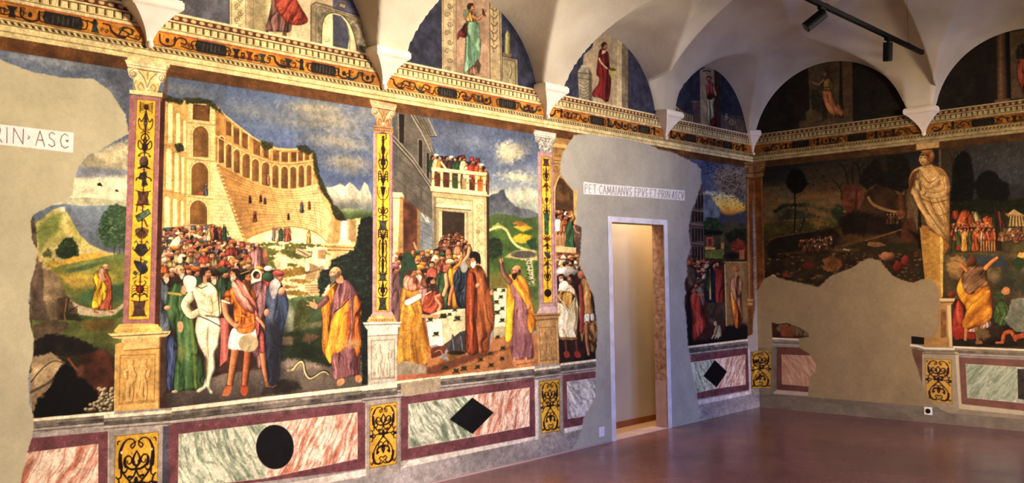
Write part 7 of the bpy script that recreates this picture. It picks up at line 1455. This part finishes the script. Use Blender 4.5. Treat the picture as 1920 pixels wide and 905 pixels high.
# ---------------- doorway ----------------
WH=mat('white_painted_surround',(238,236,238),rough=.6,noise=(206,200,200),scale=9)
STN=mat('worn_pink_stone',(176,136,120),rough=.9,noise=(112,84,66),scale=22,bump=.5)
BEI=mat('beige_plaster',(192,172,142),rough=.9,noise=(178,156,128),scale=1.6)
YEL=mat('ochre_plaster',(206,160,60),rough=.9); WD=mat('oak_skirting',(150,86,44),rough=.5,noise=(120,66,34),scale=14)
bm=bmesh.new(); w=.065
for (a,b_,z0,z1) in ((DOOR[0]-w,DOOR[0],0,DOOR[2]+.055),(DOOR[1],DOOR[1]+w,0,DOOR[2]+.055),(DOOR[0],DOOR[1],DOOR[2],DOOR[2]+.055)): box(bm,a,b_,-.006,.02,z0,z1)
link('door_1',bm_mesh(bm),WH,kind='structure')
bm=bmesh.new(); box(bm,DOOR[1]-.002,DOOR[1]+.05,.004,.15,0,DOOR[2]); link('door_1_jamb',bm_mesh(bm),STN,kind='structure')
bm=bmesh.new(); box(bm,DOOR[1]-.006,DOOR[1]+.03,.012,.148,0,.5); link('door_1_jamb_foot',bm_mesh(bm),mat('smooth_pink_render',(176,148,146),rough=.8,noise=(160,132,128)),kind='structure')
bm=bmesh.new(); box(bm,DOOR[0]-.05,DOOR[0]+.002,.004,.15,0,DOOR[2]); box(bm,DOOR[0],DOOR[1],.004,.15,DOOR[2]-.002,DOOR[2]+.05); link('door_1_reveal',bm_mesh(bm),BEI,kind='structure')
bm=bmesh.new(); box(bm,DOOR[0],DOOR[1],-.004,.2,-.03,.006); link('door_1_threshold',bm_mesh(bm),mat('pink_threshold_stone',(196,166,162),rough=.6,noise=(170,140,134)),kind='structure')
# the corridor seen through it
TAN=mat('tan_floor',(176,132,92),rough=.5)
bm=bmesh.new(); box(bm,-3.6,.6,.15,2.2,-.1,-.001); link('floor_corridor',bm_mesh(bm),TAN,kind='structure')
bm=bmesh.new(); box(bm,-2.42,.6,YB,YB+.1,0,3.0); link('wall_corridor',bm_mesh(bm),BEI,kind='structure')
bm=bmesh.new(); box(bm,-2.42,-1.5,YB-.015,YB,0,.065); link('baseboard_corridor',bm_mesh(bm),WD,kind='structure')
bm=bmesh.new(); box(bm,-1.56,-1.48,.15,YB,0,3.0); box(bm,-3.5,-2.35,.8,.9,0,3.0); link('wall_corridor_side',bm_mesh(bm),YEL,kind='structure')
bm=bmesh.new(); box(bm,-3.6,.6,.15,2.2,3.0,3.1); link('ceiling_corridor',bm_mesh(bm),BEI,kind='structure')
bm=bmesh.new(); box(bm,-3.6,-3.5,.15,2.2,0,3.0); link('wall_corridor_far',bm_mesh(bm),BEI,kind='structure')
# ---------------- sockets ----------------
PL=mat('white_plastic',(230,232,236),rough=.35); BK=mat('black_plastic',(14,14,15),rough=.4)
def at_left(x,y): a=on_left(x,y); return (a[0],0,a[1])
p=at_left(1127.5,809)
e=empty('wall_socket',p,'white square wall plate low beside the doorway','socket'); bm=bmesh.new(); box(bm,-.04,.04,-.009,0,-.047,.047,.003); link('cover_plate',bm_mesh(bm),PL,e)
bm=bmesh.new(); box(bm,-.022,.022,-.012,-.008,-.03,.03,.002); link('key_insert',bm_mesh(bm),PL,e); bm=bmesh.new(); tube(bm,(0,-.0118,0),(0,-.0135,0),.006); link('pin_hole',bm_mesh(bm),mat('grey_plastic',(150,150,156)),e)
a=on_end(1740.5,770); e=empty('floor_socket',(0,a[0],a[1]),'white square wall plate with round black socket below the stone woman','socket')
bm=bmesh.new(); box(bm,-.009,0,-.042,.042,-.042,.042,.003); link('cover_plate',bm_mesh(bm),PL,e); bm=bmesh.new(); tube(bm,(-.008,0,0),(-.0125,0,0),.026,n=28); link('round_insert',bm_mesh(bm),BK,e)
# ---------------- ceiling track ----------------
def ray_z(x,y,z): d=px_ray(x,y); t=(z-CAM[2])/d[2]; return CAM+t*d
ZT=3.82; p1=ray_z(1728,98,ZT); TY=float(p1[1]); TX=float(p1[0])
TB=mat('matt_black_metal',(7,6,6),rough=.6,spec=.15)
e=empty('track_light_rail',(TX,TY,ZT),'straight black light rail hanging under the vault, top right','light rail')
bm=bmesh.new(); box(bm,-4.6,0,-.02,.02,-.02,.02,.003); link('rail',bm_mesh(bm),TB,e)
bm=bmesh.new(); box(bm,-.004,.008,-.022,.022,-.022,.022,.002); link('end_cap',bm_mesh(bm),TB,e)
for dx in (-.36,-2.2,-4.2):
    bm=bmesh.new(); zc=ceil_z(TX+dx,TY)-ZT; tube(bm,(dx,0,.02),(dx,0,zc+.01),.0012,n=8); link('suspension_wire',bm_mesh(bm),TB,e)
    bm=bmesh.new(); box(bm,dx-.03,dx+.03,-.012,.012,.018,.03,.003); link('wire_clamp',bm_mesh(bm),TB,e)
def spot(dx,ax,ay,az,ln,r,label):
    s=empty('spotlight',(TX+dx,TY,ZT),label,'spotlight',group='spotlights on the rail')
    bm=bmesh.new(); box(bm,-.05,.05,-.017,.017,-.045,-.018,.003); link('adapter',bm_mesh(bm),TB,s)
    bm=bmesh.new(); tube(bm,(0,0,-.045),(0,0,-.075),.008); link('swivel_arm',bm_mesh(bm),TB,s)
    d=Vector((ax,ay,az)).normalized(); p=Vector((0,0,-.08)); bm=bmesh.new(); tube(bm,p-d*.02,p+d*ln,r,n=28); h=link('lamp_head',bm_mesh(bm,smooth=False),TB,s)
    bm=bmesh.new(); tube(bm,p+d*ln,p+d*(ln+.004),r*.82,n=24); link('lens',bm_mesh(bm),mat('dark_lens',(40,38,36),rough=.15),h)

x1=float(ray_z(1545,8,ZT)[0])-TX; x2=float(ray_z(1673,66,ZT)[0])-TX
spot(x1,-.45,.55,-.55,.17,.045,'black spotlight head on the rail, tilted down to the left')
spot(x2,.12,.1,-1,.15,.042,'black spotlight head near the free end of the rail, pointing down')
# ---------------- the unseen side of the room ----------------
PLW=mat('cream_plaster',(206,194,170),rough=.9,noise=(190,176,150),scale=2)
WIN=[(-11.6,-10.2),(-8.2,-6.8),(-4.6,-3.2),(-2.2,-.8)]
bm=bmesh.new(); y0,y1=-ROOM_W-.35,-ROOM_W; x=-ROOM_L
for a,b_ in WIN: box(bm,x,a,y0,y1,-.02,4.6); box(bm,a,b_,y0,y1,-.02,1.0); box(bm,a,b_,y0,y1,2.7,4.6); x=b_
box(bm,x,.15,y0,y1,-.02,4.6); link('wall_right',bm_mesh(bm),PLW,kind='structure')
bm=bmesh.new(); box(bm,-ROOM_L-.15,-ROOM_L,-ROOM_W,0,-.02,4.6); link('wall_back',bm_mesh(bm),PLW,kind='structure')
for n,(a,b_) in enumerate(WIN):
    bm=bmesh.new(); m_=(a+b_)/2
    for (p,q,r_,t) in ((a,a+.05,1.0,2.7),(b_-.05,b_,1.0,2.7),(m_-.03,m_+.03,1.0,2.7),(a,b_,1.0,1.06),(a,b_,2.64,2.7),(a,b_,2.0,2.04)): box(bm,p,q,y0+.1,y0+.16,r_,t)
    link('window_%d'%(n+1),bm_mesh(bm),WD,kind='structure')
# ---------------- light ----------------
def area(loc,tgt,sx,sy,pw,col,spread=180):
    l=bpy.data.lights.new('light','AREA'); l.shape='RECTANGLE'; l.size=sx; l.size_y=sy; l.energy=pw; l.color=col; l.spread=math.radians(spread)
    o=bpy.data.objects.new('light',l); COL.objects.link(o); o.location=loc; o.rotation_euler=(Vector(tgt)-Vector(loc)).to_track_quat('-Z','Y').to_euler(); return o
def spotl(loc,tgt,pw,col,ang=60,bl=.8,r=.08):
    l=bpy.data.lights.new('spot','SPOT'); l.energy=pw; l.color=col; l.spot_size=math.radians(ang); l.spot_blend=bl; l.shadow_soft_size=r
    o=bpy.data.objects.new('spot',l); COL.objects.link(o); o.location=loc; o.rotation_euler=(Vector(tgt)-Vector(loc)).to_track_quat('-Z','Y').to_euler(); return o
# daylight from the windows behind the viewer, warm lamps washing the walls, and added fills without fixtures
WARM=(1.,.84,.64); DAY=(.12,.3,1.)
for (a,b_),pw in zip(WIN,(4,8,36,74)): area(((a+b_)/2,-ROOM_W-.2,1.95),((a+b_)/2+.5,0,-.9),1.3,1.5,pw,DAY,100)
area((-3.6,-4.8,2.9),(-8.3,0,2.3),1.4,.5,212,WARM,100)
area((-1.6,-4.0,3.2),(-3.7,0,2.9),1.2,.3,22,WARM,62)
area((-7.6,-4.2,3.0),(-5.6,-1.2,0),1.2,1.2,46,(1.,.8,.66),90)  # added fill brightening the floor, no fixture there
area((-4.6,-6.6,2.6),(0,-3.2,1.5),.8,.4,60,(1.,.72,.4),56)
area((-4.6,-6.8,1.6),(-1.2,-2.4,4.6),1.6,.6,26,(1.,.84,.7),120)  # soft uplight added to lift the dark vault, not a real lamp
area((-2.1,.28,2.9),(-2.1,.34,0),.5,.08,46,(1,.88,.68))  # unseen light added to brighten the beige corridor wall
area((-2.75,.5,2.7),(-2.7,.8,1),.2,.1,10,(1,.8,.45))  # second added light, for the ochre wall behind the doorway
wd=bpy.data.worlds.new('world'); bpy.context.scene.world=wd; wd.use_nodes=True; wd.node_tree.nodes['Background'].inputs[0].default_value=(.55,.68,1,1); wd.node_tree.nodes['Background'].inputs[1].default_value=.6
# ---------------- camera ----------------
cam=bpy.data.cameras.new('camera'); co_=bpy.data.objects.new('camera',cam); COL.objects.link(co_)
cam.sensor_width=36; cam.sensor_fit='HORIZONTAL'; cam.lens=F_PX*36/1920; cam.clip_start=.05
M=Matrix(((RI[0],UP[0],-FW[0],CAM[0]),(RI[1],UP[1],-FW[1],CAM[1]),(RI[2],UP[2],-FW[2],CAM[2]),(0,0,0,1))); co_.matrix_world=M
sc=bpy.context.scene; sc.camera=co_
sc.view_settings.view_transform='Standard'; sc.view_settings.look='None'; sc.view_settings.gamma=1; sc.view_settings.use_curve_mapping=False; sc.view_settings.exposure=0.0
